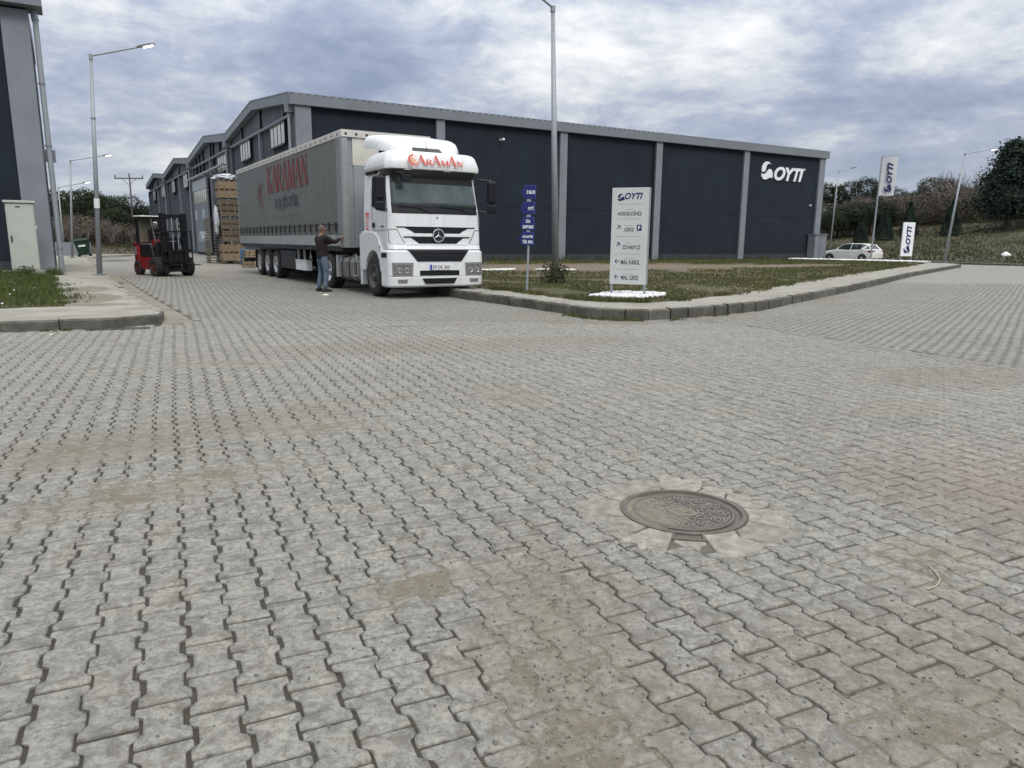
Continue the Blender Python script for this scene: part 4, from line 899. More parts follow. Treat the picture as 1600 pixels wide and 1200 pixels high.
# left warehouse
lb = thing('warehouse', 'dark warehouse at the left edge with grey corner pillar and grey downpipe', 'warehouse', (-16.0, 25.8, 0), RZ)
mb = MB(); mb.box(-30, -.05, .1, 9, 0, 8.7); part('wall', mb, 'wall_dark', lb)
mb = MB(); mb.box(-30, -.79, .04, .098, 0, .55); part('plinth', mb, 'plinth', lb)
mb = MB(); mb.box(-.78, 0, 0, .60, .1, 8.68); part('corner_pillar', mb, 'pillar', lb, bevel=.02)
mb = MB(); mb.box(-30, .42, -.42, .75, 8.75, 9.42); mb.box(-30, -.02, .75, 9.1, 8.70, 9.42); part('parapet', mb, 'fascia', lb)
mb = MB(); mb.box(-30, .43, -.43, .76, 9.425, 9.45); part('roof', mb, 'steel', lb)
pp = MB(); pp.tube((.19, .12, .18), (.19, .12, 8.45), .085, n=14); pp.tube((.19, .12, 8.4), (.16, .2, 8.7), .11, n=12); dp = part('downpipe', pp, 'steel', lb, smooth=False)
for zz in (.95, 4.4, 6.4):
    mb = MB(); mb.tube((.19, .12, zz), (.19, .12, zz+.07), .10, n=14); mb.box(.02, .19, .10, .14, zz+.01, zz+.05); part('pipe_clip', mb, 'pillar', dp)
mb = MB(); mb.box(.01, .36, .55, .75, 3.95, 4.35); part('wall_light', mb, 'pillar', lb)
mb = MB(); mb.box(-.55, -.42, -.012, -.002, 1.65, 1.75); part('sticker', mb, 'logo_white', lb)
# cabinet
cb = thing('electrical_cabinet', 'tall cream electrical cabinet on a concrete plinth beside the left warehouse', 'electrical cabinet', (-16.35, 23.75, .16), RZ)
mb = MB(); mb.box(-.1, 1.45, -.08, .55, -.03, .14); part('plinth', mb, 'concrete', cb, bevel=.02)
mb = MB(); mb.box(.18, .95, 0, .45, .14, 2.28); part('body', mb, 'cabinet', cb, bevel=.012)
mb = MB(); mb.box(.21, .92, -.018, -.002, .18, 2.24); dr = part('door', mb, 'cabinet', cb, bevel=.005)
mb = MB(); mb.box(.25, .29, -.04, -.019, 1.05, 1.25); part('handle', mb, 'black_metal', dr)
mb = MB(); mb.box(.45, .58, -.024, -.019, 2.14, 2.18); part('badge', mb, 'ink_grey', dr)
mb = MB(); mb.box(.13, 1.0, -.06, .50, 2.285, 2.36); part('cap', mb, 'cabinet', cb, bevel=.01)

# ================================================================== LAMPS, POLES
def street_lamp(label, base, top, adir, alen, arise, lit=True, r=.075, group='street lamps', sign=False):
    t = thing('street_lamp', label, 'street lamp', base, 0, group); b, tp = V(0, 0, 0), V(*top)-V(*base); ad = V(*adir, 0).normalized()
    mb = MB(); mb.tube(b, tp, r, r*.5, 14); me = mb.mesh('pole', 'steel', True); link('pole', me, t)
    mb = MB(); mb.box(-.16, .16, -.16, .16, 0, .025)
    for sx in (-.12, .12):
        for sy in (-.12, .12): mb.tube((sx, sy, .025), (sx, sy, .07), .014, n=6)
    part('base_plate', mb, 'steel', t)
    e = tp+ad*alen+V(0, 0, arise); mb = MB(); mb.tube(tp-V(0, 0, .12), tp+V(0, 0, .04), r*.66, n=10); mb.tube(tp, e, .032, .028, 8); part('arm', mb, 'steel', t)
    side = V(-ad.y, ad.x, 0); fw = (ad*alen+V(0, 0, arise)).normalized(); up = side.cross(fw)*-1
    if up.z < 0: up = -up
    mb = MB(); q = MB()
    secs = [(0, .04, .035), (.12, .08, .045), (.42, .11, .04), (.56, .07, .02)]
    rings = []
    for a, w_, h_ in secs: c = e+fw*a; rings.append([c+side*w_-up*h_*.4, c+side*w_*.8+up*h_, c-side*w_*.8+up*h_, c-side*w_-up*h_*.4])
    mb.loft(rings); hd = part('head', mb, 'rim_dark', t)
    mb = MB(); mb.obox(e+fw*.34-up*.035, fw, side, up, .15, .07, .012); part('lens', mb, 'lit' if lit else 'rim_silver', hd)
    if sign:
        d = tp.normalized(); mb = MB(); mb.tube(d*2.15, d*2.45, r*.98, r*.96, 14); part('number_plate', mb, 'plate_white', t)
        mb = MB(); mb.tube(d*4.9, d*4.94, r*.86, r*.86, 14); part('strap', mb, 'alu', t)
    return t
n_ = (.857, .515)
street_lamp('tall lit street lamp on the left pavement, nearest of the left row', (-13.58, 24.2, LH), (-13.19, 24.2, 6.92), n_, 1.32, .42, sign=True, r=.088)
street_lamp('lit street lamp, middle one of the three along the left pavement', (-26.93, 45.19, LH), (-26.45, 45.19, 5.88), n_, 1.7, .38, r=.08)
street_lamp('farthest and shortest lit street lamp of the left row', (-31.34, 51.71, LH), (-31.28, 51.71, 4.75), n_, 1.45, .36, r=.07)
street_lamp('tallest grey street lamp in the middle, standing in a bush behind the blue arrow sign', (1.34, 23.07, RH), (1.10, 23.07, 8.09), (-.62, -.78), 1.5, .30, r=.115)
street_lamp('leaning lit street lamp at the far right beside the white rocks', (31.62, 54.3, .1), (32.2, 54.3, 7.81), (1, .05), 1.75, .28, r=.10)
street_lamp('thin unlit street lamp behind the white car at the end of the logo warehouse', (27.6, 64.75, .1), (27.75, 64.75, 7.5), (1, .0), 1.0, .25, lit=False, r=.07)
up_ = thing('utility_pole', 'wooden power pole with a crossarm far down the street', 'utility pole', (-51.0, 100.0, 0))
mb = MB(); mb.tube((0, 0, 0), (.1, 0, 9.5), .14, .09, 10); part('pole', mb, 'pole_wood', up_)
mb = MB(); mb.box(-1.9, 1.9, -.06, .06, 9.1, 9.25); mb.tube((0, 0, 8.3), (-.9, 0, 9.1), .03, n=6); mb.tube((0, 0, 8.3), (.9, 0, 9.1), .03, n=6); part('crossarm', mb, 'pole_wood', up_)
mbi = MB(); mbi.lathe([(.05, 0), (.09, .08), (.05, .16), (.10, .24), (.03, .36)], (0, 0, 0), 'z', 10); im = mbi.mesh('insulator', 'black_metal')
for x in (-1.8, .08, 1.8): link('insulator', im, up_, loc=(x, 0, 9.26 if x != .08 else 9.5))

# ================================================================== SIGNS
EX, EZ = (1, 0, 0), (0, 0, 1)
bs = thing('direction_sign', 'steel post with four blue arrow signs standing on the island kerb edge', 'direction sign', (.32, 16.83, RH), math.radians(4))
mb = MB(); mb.tube((0, .03, -.1), (.06, .03, 2.33), .026, n=12); part('post', mb, 'steel', bs)
rows = [(2.10, 2.39, ['D BLOK'], .145, -.185), (1.765, 2.035, ['OYTİ'], .135, -.19), (1.41, 1.70, ['STA', 'SHIPYARD'], .125, -.195), (1.08, 1.37, ['ATLANTİK', 'TÜK. SAN.'], .12, -.21)]
for z0, z1, tx, xr, xl in rows:
    cx = .06*((z0+z1)/2)/2.33*.5; mb = MB(); zm = (z0+z1)/2; poly = [(xl+cx, zm+.03), (xl+.075+cx, z1), (xr+cx, z1), (xr+cx, z0), (xl+.075+cx, z0), (xl+cx, zm-.03)]
    mb.prism(poly, lambda a, c, h: (a, h, c), -.012, 0.0); p = part('arrow_panel', mb, 'sign_blue', bs)
    mb = MB(); mb.box(xr+cx-.006, xr+cx+.004, -.0135, .003, z0, z1); mb.box(xl+.075+cx, xr+cx-.007, -.0135, .003, z1-.005, z1+.003); part('edge_strip', mb, 'sign_edge', p)
    n = len(tx)
    for i, s in enumerate(tx):
        wd = {'D BLOK': .19, 'OYTİ': .125, 'STA': .10, 'SHIPYARD': .245, 'ATLANTİK': .24, 'TÜK. SAN.': .235}[s]; hh = .078 if n == 1 else .072
        if s == 'OYTİ': hh = .09
        if s.startswith('TÜK'): hh = .085
        cxx = (.055 if n == 1 else .005)+cx; zz = zm-hh/2 if n == 1 else (zm+.018 if i == 0 else zm-.018-.085)
        if s == 'SHIPYARD' or s.startswith('TÜK'): zz = zm-.105
        text('lettering', s, 'logo_white', p, (cxx-wd/2-.015, -.0122, zz), EX, EZ, wd, hh, .003, bold=.026)
mb = MB()
for z in (2.04, 1.70, 1.373): mb.box(-.02, .045, -.01, .05, z+.006, z+.05)
part('clamps', mb, 'steel', bs)
# monolith
ml = thing('information_sign', 'tall white OYTI information board with directions standing in white chippings', 'information sign', (2.13, 16.24, RH), math.atan2(-.30, .72)+.03)
BW, BZ0, BZ1 = .80, .26, 2.31; BH = BZ1-BZ0
mb = MB(); mb.box(0, BW, 0, .07, BZ0, BZ1); bd = part('board', mb, 'sign_white', ml, bevel=.004)
for x in (.02, BW-.045):
    mb = MB(); mb.box(x, x+.045, .012, .058, -.1, BZ0-.002); part('leg', mb, 'steel', ml)
mb = MB(); mb.box(BW+.001, BW+.028, .004, .066, BZ0, BZ1); part('edge_profile', mb, 'steel', ml)
def U_(u): return u*BW
def V_(v): return BZ1-v*BH
def stext(s, u0, u1, v0, v1, mt='ink_grey', bold=.016, sh=0.0): text('lettering', s, mt, bd, (U_(u0), -.0005, V_(v1)), EX, EZ, U_(u1)-U_(u0), (v1-v0)*BH, .0025, bold=bold, shear=sh)
swoosh('logo_emblem', 'navy', bd, (U_(.15), -.0005, V_(.135)), EX, EZ, .155, .0035)
stext('OYTI', .345, .83, .052, .118, 'navy', .03, .28)
for v in (.165, .315, .50, .68, .84):
    mb = MB(); mb.box(U_(.15), U_(.83), -.0025, -.0002, V_(v)-.003, V_(v)+.003); part('dividing_line', mb, 'line_grey', bd)
stext('HOŞGELDİNİZ', .17, .82, .234, .292); stext('GİRİŞ', .36, .62, .40, .456); stext('ZİYARETÇİ', .33, .81, .58, .638); stext('MAL KABUL', .30, .82, .743, .790); stext('MAL ÇIKIŞ', .32, .79, .903, .962)
mb = MB()
for v, c, w_ in ((.222, .49, .20), (.388, .49, .22), (.567, .50, .15), (.730, .54, .34), (.890, .53, .34)):
    n = int(w_/.022)
    for k in range(n):
        if k % 5 == 3 and w_ > .3: continue
        x = c-w_/2+k*.022; mb.box(U_(x), U_(x+.014), -.0022, -.0002, V_(v)-.007, V_(v)+.007)
part('small_print', mb, 'line_grey', bd)
def arrow(v, diag):
    mb = MB(); c = V(U_(.20), V_(v)); a = PI/4 if diag else PI; d = V(math.cos(a), math.sin(a)); p = V(-d.y, d.x); L_ = .050
    def bar(p0, p1, w_, k):
        e = (p1-p0).normalized(); q = V(-e.y, e.x)*w_/2; mb.prism([tuple(x) for x in (p0-q, p1-q, p1+q, p0+q)], lambda x, z, h: (x, h, z), -.0025-.0004*k, -.0002)
    tip = c+d*L_; bar(c-d*L_, tip-d*.008, .014, 0); bar(tip, tip-d*.040+p*.045, .015, 1); bar(tip, tip-d*.040-p*.045, .015, 2); part('arrow', mb, 'navy', bd)
arrow(.405, True); arrow(.583, True); arrow(.757, False); arrow(.922, False)
mb = MB(); mb.box(U_(.70), U_(.83), -.003, -.0002, V_(.44), V_(.378)); pk = part('parking_symbol', mb, 'navy', bd)
text('lettering', 'P', 'logo_white', pk, (U_(.735), -.0032, V_(.43)), EX, EZ, U_(.06), .04*BH, .002, bold=.02)
# flag
fl = thing('banner_flag', 'white OYTI banner flag hanging from a leaning pole in front of the white car', 'flag', (26.78, 55.48, .15))
mb = MB(); mb.tube((0, 0, 0), (.10, 0, 7.6), .065, .05, 10); part('pole', mb, 'steel', fl)
mb = MB(); mb.tube((.10, 0, 7.55), (1.42, -.03, 7.72), .02, n=6); part('crossbar', mb, 'steel', fl)
mb = MB(); rws = []; nx, nz = 12, 20
def fx_(i, k): 
    u, v = i/nx, k/nz; x = .17+u*1.12-.10*(1-v)*1; return (x+.0, .05*math.sin(u*5+v*2)-.02, 4.75+v*2.72+u*.06+.03*math.sin(u*6)*(v < .05))
for k in range(nz+1): rws.append([fx_(i, k) for i in range(nx+1)])
mb.loft(rws, False, False, False); cl = part('cloth', mb, 'fabric_white', fl, smooth=True)
swoosh('emblem', 'navy', cl, (.96, -.085, 5.02), (0, 0, 1), (-1, 0, 0), .56, .02)
text('lettering', 'OYTI', 'navy', cl, (.93, -.085, 5.68), (0, 0, 1), (-1, 0, 0), 1.45, .42, .02, bold=.03, shear=.28)
bb = thing('banner_board', 'small upright white OYTI board on two legs between the flag pole and leaning lamp', 'sign', (28.34, 54.23, .15), math.atan2(.34, 1.08))
mb = MB(); mb.box(0, 1.05, 0, .08, .42, 2.85); b2 = part('board', mb, 'logo_white', bb)
for x in (.0, 1.0):
    mb = MB(); mb.box(x, x+.05, .015, .065, 0, .418); part('leg', mb, 'steel', bb)
swoosh('emblem', 'navy', b2, (.76, -.001, .62), (0, 0, 1), (-1, 0, 0), .56, .02)
text('lettering', 'OYTI', 'navy', b2, (.76, -.001, 1.25), (0, 0, 1), (-1, 0, 0), 1.35, .44, .02, bold=.035, shear=.28)

# ================================================================== CRATES, PALLETS, BIN
def pallet(label, loc, rz, group=None, name='pallet'):
    t = thing(name, label, 'pallet', loc, rz, group); 
    bmk = MB(); bmk.box(-.6, .6, -.05, .05, 0, .022); m1 = bmk.mesh('board', 'wood_grey')
    blk = MB(); blk.box(-.06, .06, -.5, .5, 0, .09); m2 = blk.mesh('bearer', 'wood_grey')
    for k in range(5): link('board', m1, t, loc=(0, -.44+k*.22, .112))
    for x in (-.54, 0, .54): link('bearer', m2, t, loc=(x, 0, .021))
    return t
def crate(label, loc, rz, w_, d_, h_, mt, rows, fill=True, group=None, cols=4):
    t = thing('wooden_crate', label, 'crate', loc, rz, group); hh = h_/rows
    s1 = MB(); s1.box(-w_/2, w_/2, -.012, .012, 0, hh*.78); m1 = s1.mesh('slat', mt); s2 = MB(); s2.box(-.012, .012, -d_/2, d_/2, 0, hh*.78); m2 = s2.mesh('slat', mt)
    for k in range(rows):
        for s in (-1, 1): link('slat', m1, t, loc=(0, s*(d_/2+.012), k*hh+.02)); link('slat', m2, t, loc=(s*(w_/2-.014), 0, k*hh+.02))
    p = MB(); p.box(-.035, .035, -.016, .016, 0, h_); pm = p.mesh('post', mt)
    for k in range(cols+1):
        for s in (-1, 1): link('post', pm, t, loc=(-w_/2+.035+k*(w_-.07)/cols, s*(d_/2+.041), .0))
    if fill: mb = MB(); mb.box(-w_/2+.04, w_/2-.04, -d_/2+.03, d_/2-.03, .03, h_*.93); part('contents', mb, 'box_inside', t)
    return t
cx, cy, crz = -16.0, 42.2, RZ
g_ = 'crates in the tall stack'
pallet('low wooden pallet under the tall crate stack', (cx, cy, .02), crz)
crate('pale wooden crate at the bottom of the tall stack behind the lorry', (cx, cy, .16), crz, 1.2, 1.0, 1.0, 'wood', 2, group=g_)
crate('brown weathered crate, second from the bottom of the tall stack', (cx+.05, cy, 1.24), crz, 1.15, .95, .62, 'wood_grey', 2, group=g_)
crate('brown weathered crate, third from the bottom of the tall stack', (cx-.03, cy, 1.90), crz, 1.15, .95, .62, 'wood_grey', 2, group=g_)
crate('dark gappy crate wrapped in torn film, second from the top of the tall stack', (cx, cy, 2.60), crz, 1.15, .95, .95, 'wood_grey', 3, group=g_, cols=3)
crate('pale wooden crate at the top of the tall stack under the plastic wrap', (cx-.02, cy, 3.60), crz, 1.2, 1.0, .98, 'wood', 2, group=g_)
def crumple(name, c, sx, sy, sz, amp, mt, seed, sub=3):
    bm = bmesh.new(); bmesh.ops.create_icosphere(bm, subdivisions=sub, radius=1)
    for v in bm.verts:
        f = 1+amp*noise.noise(v.co*2.2+V(seed, 0, 0))+amp*.5*noise.noise(v.co*6+V(seed, 3, 0)); v.co = V(v.co.x*sx*f, v.co.y*sy*f, v.co.z*sz*f)
    me = bpy.data.meshes.new(name); bm.to_mesh(me); bm.free(); me.materials.append(MT[mt]); return me
link('plastic_wrap', crumple('plastic_wrap', 0, .68, .6, .22, .45, 'wrap', 3), None, 'crumpled white plastic wrap on top of the tall crate stack', 'plastic wrap', loc=(cx-.08, cy, 4.72), rotz=crz)
link('plastic_wrap', crumple('plastic_wrap', 0, .10, .5, .75, .35, 'wrap', 9), None, 'torn white film hanging down the left side of the tall crate stack', 'plastic wrap', loc=(cx-.66, cy-.3, 2.4), rotz=crz)
pr = pallet('worn wooden pallet in the tall pallet stack left of the crates', (cx-1.15, cy+.9, .02), crz, 'pallets in the stack left of the crates')
for k in range(1, 17):
    c = copy_tree(pr); c.location = (cx-1.15+random.uniform(-.05, .05), cy+.9, .02+k*.148); c.rotation_euler.z = crz+random.uniform(-.04, .04)
crate('small pale crate on the ground behind the lorry wheels, lower of the two', (-13.05, 36.5, .02), crz-.1, .58, .45, .42, 'wood', 3, group='small crates by the trailer', cols=2)
crate('small pale crate standing on another one behind the lorry wheels', (-13.0, 36.6, .46), crz+.08, .52, .42, .40, 'wood', 3, group='small crates by the trailer', cols=2)
mb = MB(); mb.lathe([(0.0, 0), (.24, 0), (.28, .1), (.28, .75), (.24, .85), (0, .85)], (0, 0, 0), 'z', 18); link('plastic_drum', mb.mesh('plastic_drum', 'blue_plastic', True), None, 'blue plastic drum between the tall crate stack and the trailer', 'drum', loc=(-14.0, 38.8, .02))
bn = thing('wheeled_bin', 'tilted dark green wheeled rubbish bin on the far left pavement', 'rubbish bin', (-28.1, 48.6, LH), -.15); bn.rotation_euler = (0.02, -.13, .35)
mb = MB(); mb.loft([[(-.30, -.3, .12), (.30, -.3, .12), (.30, .3, .12), (-.30, .3, .12)], [(-.40, -.4, 1.02), (.40, -.4, 1.02), (.40, .4, 1.02), (-.40, .4, 1.02)]]); part('body', mb, 'bin_green', bn, bevel=.03)
mb = MB(); mb.prism([(-.45, 1.02), (.45, 1.02), (.40, 1.16), (-.40, 1.16)], lambda a, c, h: (h, a, c), -.42, .42); part('lid', mb, 'bin_green', bn, bevel=.03)
mb = MB(); mb.box(-.18, .22, -.372, -.355, .66, .80); part('white_label', mb, 'logo_white', bn)
wm = MB(); wm.lathe([(0, -.04), (.09, -.04), (.1, -.02), (.1, .02), (.09, .04), (0, .04)], (0, 0, 0), 'x', 16); wm = wm.mesh('wheel', 'rubber')
for sx in (-.33, .33):
    for sy in (-.22, .22): link('wheel', wm, bn, loc=(sx, sy, .09))
# broken slab pieces at the far left pavement
for k, (x, y, lb_) in enumerate([(-25.2, 44.3, 'broken concrete slab piece lying on the far left pavement, nearest one'), (-26.0, 46.6, 'broken concrete slab piece beside the base of the middle left lamp')]):
    mb = MB(); mb.prism([(0, 0), (1.6, .2), (1.9, .9), (.9, 1.2), (-.1, .8)], lambda a, c, h: (a, c, h+.06*a), 0, .09); link('slab_piece', mb.mesh('slab_piece', 'concrete'), None, lb_, 'concrete slab', loc=(x, y, LH+.005))
mb = MB(); mb.box(-2.4, 2.4, -.2, .2, 0, .9); link('low_wall', mb.mesh('low_wall', 'pillar'), None, 'low grey wall at the far end of the left pavement behind the lamps', 'wall', loc=(-31.8, 51.0, LH), rotz=.55)
# ================================================================== TRUCK
TR = thing('lorry', 'white lorry with long grey curtain-sided trailer lettered KARAMAN parked on the paving', 'lorry', (-1.70, 17.65, 0), -1.0291)
CW = 1.235                                     # half width of the cab
def fprof(z):                                  # x of the cab front by height
    P_ = [(0.25, -.16), (.34, -.10), (.85, -.10), (1.14, -.12), (1.2, -.20), (1.3, -.20), (2.0, -.24), (2.75, -.42), (2.95, -.46), (3.1, -.5)]
    for (z0, x0), (z1, x1) in zip(P_[:-1], P_[1:]):
        if z <= z1: return x0+(x1-x0)*max(0, (z-z0))/(z1-z0)
    return P_[-1][1]
def wprof(z): return CW+(.02 if z < 1.16 else -.015 if z < 2.0 else -.015-.055*(z-2.0))
RC = .17
def fx(y, z, off=0.0, wid=None):
    w_ = wprof(z) if wid is None else wid; a = abs(y); x = fprof(z)-.07*(a/w_)**2
    if a > w_-RC: x -= RC-math.sqrt(max(0, RC*RC-(a-(w_-RC))**2))
    return x+off
def fpatch(rows, n=16, off=.006, th=.02, mb=None):   # rows (z, yl, yr), bottom to top
    mb = mb or MB(); R0, R1 = [], []
    for z, yl, yr in rows:
        R0.append([(fx(yl+(yr-yl)*k/n, z, off), yl+(yr-yl)*k/n, z) for k in range(n+1)]); R1.append([(fx(yl+(yr-yl)*k/n, z, off-th), yl+(yr-yl)*k/n, z) for k in range(n+1)])
    nr = len(rows); V0 = [p for r in R0 for p in r]; V1 = [p for r in R1 for p in r]; o = len(V0); fs = []
    for i in range(nr-1):
        for k in range(n):
            a = i*(n+1)+k; fs.append((a, a+1, a+n+2, a+n+1)); fs.append((o+a+n+1, o+a+n+2, o+a+1, o+a))
    for k in range(n): fs.append((k+1, k, o+k, o+k+1)); a = (nr-1)*(n+1)+k; fs.append((a, a+1, o+a+1, o+a))
    for i in range(nr-1):
        a = i*(n+1); fs.append((a, a+n+1, o+a+n+1, o+a)); a += n; fs.append((a+n+1, a, o+a, o+a+n+1))
    return mb.add(V0+V1, fs)
def densify(rows, m=4):
    out = []
    for a, b in zip(rows[:-1], rows[1:]): out += [tuple(a[i]+(b[i]-a[i])*k/m for i in range(3)) for k in range(m)]
    return out+[rows[-1]]
def cabring(z, xr, inset=0.0, zb=None):
    w_ = wprof(z)-inset; pts = []
    ys = [-w_+RC*(1-math.cos(t)) for t in [PI/2*k/5 for k in range(6)]]
    ys = ys[:-1]+[(-w_+RC)+(2*(w_-RC))*k/10 for k in range(11)]+[-y for y in ys[:-1]][::-1]
    return [(fx(y, z, -inset, w_), y, z) for y in ys]+[(xr, w_-.04, z), (xr, -w_+.04, z)]
# cab shell
mb = MB(); mb.loft([cabring(z, -2.02) for z in (1.16, 1.3, 1.6, 2.0, 2.3, 2.6, 2.8, 2.98)]); cab = part('cab', mb, 'white_paint', TR, bevel=.0, smooth=False)
# windscreen surround, glass, sun strip
part('windscreen_frame', fpatch(densify([(1.985, -1.205, 1.205), (2.10, -1.20, 1.20), (2.80, -1.165, 1.165), (2.925, -1.14, 1.14)], 3), 24, .006, .02), 'black_plastic', TR)
ws = part('windscreen', fpatch(densify([(2.145, -1.12, 1.12), (2.80, -1.07, 1.07)], 6), 24, .012, .01), 'windscreen', TR, smooth=True)
part('sun_strip', fpatch(densify([(2.68, -1.07, 1.07), (2.80, -1.06, 1.06)], 2), 20, .016, .006), 'black_plastic', TR)
for y0, y1 in ((-.95, -.15), (.12, .92)):
    mb = MB(); P_ = [(fx(y1+.02, 2.04, .05), y1+.02, 2.02), (fx(y0+.5, 2.14, .03), y0+.5, 2.13), (fx(y0, 2.16, .03), y0, 2.16)]; mb.path(P_, .012, 6); part('wiper', mb, 'black_metal', TR)
mb = MB(); mb.box(-.62, -.60, .02, .14, 2.42, 2.47); part('dashboard_card', mb, 'logo_white', TR)
# grille: hood panel lines, three dark openings between white slats
part('hood_seam', fpatch(densify([(1.655, -1.02, 1.02), (1.685, -1.04, 1.04)], 2), 20, .004, .01), 'black_plastic', TR)
part('grille_opening', fpatch(densify([(1.515, -.56, .56), (1.59, -.68, .68), (1.668, -.86, .86)], 3), 16, .008, .012), 'black_plastic', TR)
part('grille_opening', fpatch(densify([(1.285, -.48, .48), (1.345, -.56, .56), (1.435, -.70, .70)], 3), 16, .008, .012), 'black_plastic', TR)
part('grille_seam', fpatch(densify([(1.425, -.86, .86), (1.45, -.88, .88)], 1), 20, .006, .01), 'black_plastic', TR)
part('grille_slat', fpatch(densify([(1.46, -.86, .86), (1.53, -.82, .82)], 2), 16, .022, .03), 'white_paint', TR)
part('grille_slat', fpatch(densify([(1.215, -.78, .78), (1.29, -.82, .82)], 2), 16, .022, .03), 'white_paint', TR)
# corner pieces beside the grille
for s in (-1, 1):
    a = (lambda yl, yr: (yl, yr) if s > 0 else (-yr, -yl)); pn = part('corner_deflector', fpatch(densify([(1.27, *a(.84, 1.17)), (1.40, *a(.93, 1.19)), (1.60, *a(1.03, 1.19))], 4), 10, .018, .03), 'white_paint', TR)
    part('gap', fpatch(densify([(1.25, *a(.80, 1.19)), (1.41, *a(.905, 1.20)), (1.625, *a(1.015, 1.20))], 4), 10, .005, .01), 'lamp_rim', pn)
# bumper: lower body
def bring(z, xr, extra=0.0, fxo=0.0):
    w_ = CW+.015+extra; ys = [-w_+RC*(1-math.cos(t)) for t in [PI/2*k/5 for k in range(6)]]; ys = ys[:-1]+[(-w_+RC)+(2*(w_-RC))*k/10 for k in range(11)]+[-y for y in ys[:-1]][::-1]
    return [(fx(y, z, fxo, w_), y, z) for y in ys]+[(xr, w_, z), (xr, -w_, z)]
mb = MB(); mb.loft([bring(.27, -.72, -.03, -.03), bring(.31, -.72), bring(.50, -.72), bring(.515, -.72, 0, -.012), bring(.53, -.72), bring(.86, -.72), bring(1.10, -.72), bring(1.155, -.72, -.05, -.04)]); bmp = part('bumper', mb, 'white_paint', TR)
part('lower_grille', fpatch(densify([(.875, -.58, .58), (1.0, -.68, .68), (1.150, -.80, .80)], 3), 18, .012, .02), 'black_plastic', bmp)
part('lower_grille_top', fpatch(densify([(1.15, -.80, .80), (1.212, -.84, .84)], 2), 18, .0, .06), 'black_plastic', TR)
mb = MB(); fpatch(densify([(1.0, -.55, .55), (1.012, -.56, .56)], 1), 14, .02, .01, mb); part('grille_bar', mb, 'chassis', bmp)
part('bumper_intake', fpatch(densify([(.545, -.52, .52), (.665, -.52, .52)], 2), 14, .008, .014), 'black_plastic', bmp)
part('bumper_intake', fpatch(densify([(.35, -.38, .38), (.48, -.46, .46)], 2), 14, .008, .014), 'black_plastic', bmp)
for s in (-1, 1):
    a = (lambda yl, yr: (yl, yr) if s > 0 else (-yr, -yl))
    hl = part('headlight', fpatch(densify([(.545, *a(.70, 1.18)), (.85, *a(.68, 1.19))], 3), 12, .010, .02), 'lamp_rim', bmp)
    part('lens', fpatch(densify([(.585, *a(.755, 1.15)), (.755, *a(.745, 1.155))], 3), 12, .018, .008), 'lamp_glass', hl)
    part('indicator', fpatch(densify([(.765, *a(.745, 1.155)), (.805, *a(.74, 1.155))], 2), 12, .017, .008), 'lamp_glass', hl)
    for yy in (.84, 1.02):
        mb = MB(); mb.lathe([(0, .0), (.05, .004), (.06, .012), (.055, .014)], (fx(s*yy, .67, .013), s*yy, .67), 'x', 16); part('reflector_bowl', mb, 'chrome', hl)
    fg = part('fog_light', fpatch(densify([(.385, *a(.84, 1.06)), (.46, *a(.82, 1.06))], 2), 8, .009, .016), 'lamp_glass', bmp)
    mb = MB(); fpatch([(.535, *a(.60, 1.22)), (.541, *a(.60, 1.22))], 12, .0015, .01, mb); part('panel_joint', mb, 'lamp_rim', bmp)
# number plate
npz = .68; mb = MB(); mb.box(fx(0, .72, .010), fx(0, .72, .018), -.27, .27, npz, npz+.125); npl = part('number_plate', mb, 'plate_white', bmp)
mb = MB(); X0 = fx(0, .72, .0195); mb.box(X0-.003, X0+.0015, -.268, -.215, npz+.003, npz+.122); part('blue_band', mb, 'plate_blue', npl)
text('plate_number', '59 DK 360', 'ink', npl, (X0-.001, -.195, npz+.022), (0, 1, 0), (0, 0, 1), .44, .082, .002, bold=.01)
# emblem: ring and three-pointed star
mb = MB(); xe = fx(0, 1.48, .045); mb.lathe([(.158, -.02), (.162, 0), (.156, .014), (.132, .014), (.126, 0)], (xe, 0, 1.482), 'x', 40); eb = part('emblem_ring', mb, 'chrome', TR, smooth=False)
mb = MB(); mb.lathe([(.128, -.018), (.126, -.006), (0, -.004)], (xe, 0, 1.482), 'x', 32); part('emblem_disc', mb, 'ink', eb)
mb = MB()
for k in range(3):
    t = PI/2+k*2*PI/3; c = V(xe+.016, 0, 1.482); tip = V(xe+.002, math.cos(t)*.126, 1.482+math.sin(t)*.126)
    for q in (-1, 1):
        t2 = t+q*PI/3; w_ = V(xe+.002, math.cos(t2)*.022, 1.482+math.sin(t2)*.022); mb.add([c, w_, tip], [(0, 1, 2)])
part('emblem_star', mb, 'rim_silver', eb)
mb = MB(); mb.lathe([(0, .004), (.028, .0), (.028, -.01)], (fx(0, 1.90, .008), 0, 1.905), 'x', 20); part('round_badge', mb, 'rim_silver', TR)
text('model_lettering', 'AXOR', 'rim_dark', TR, (fx(.9, 1.73, .004), .66, 1.72), (-.10, 1, 0), (0, 0, 1), .33, .06, .003, bold=.01, shear=.35)
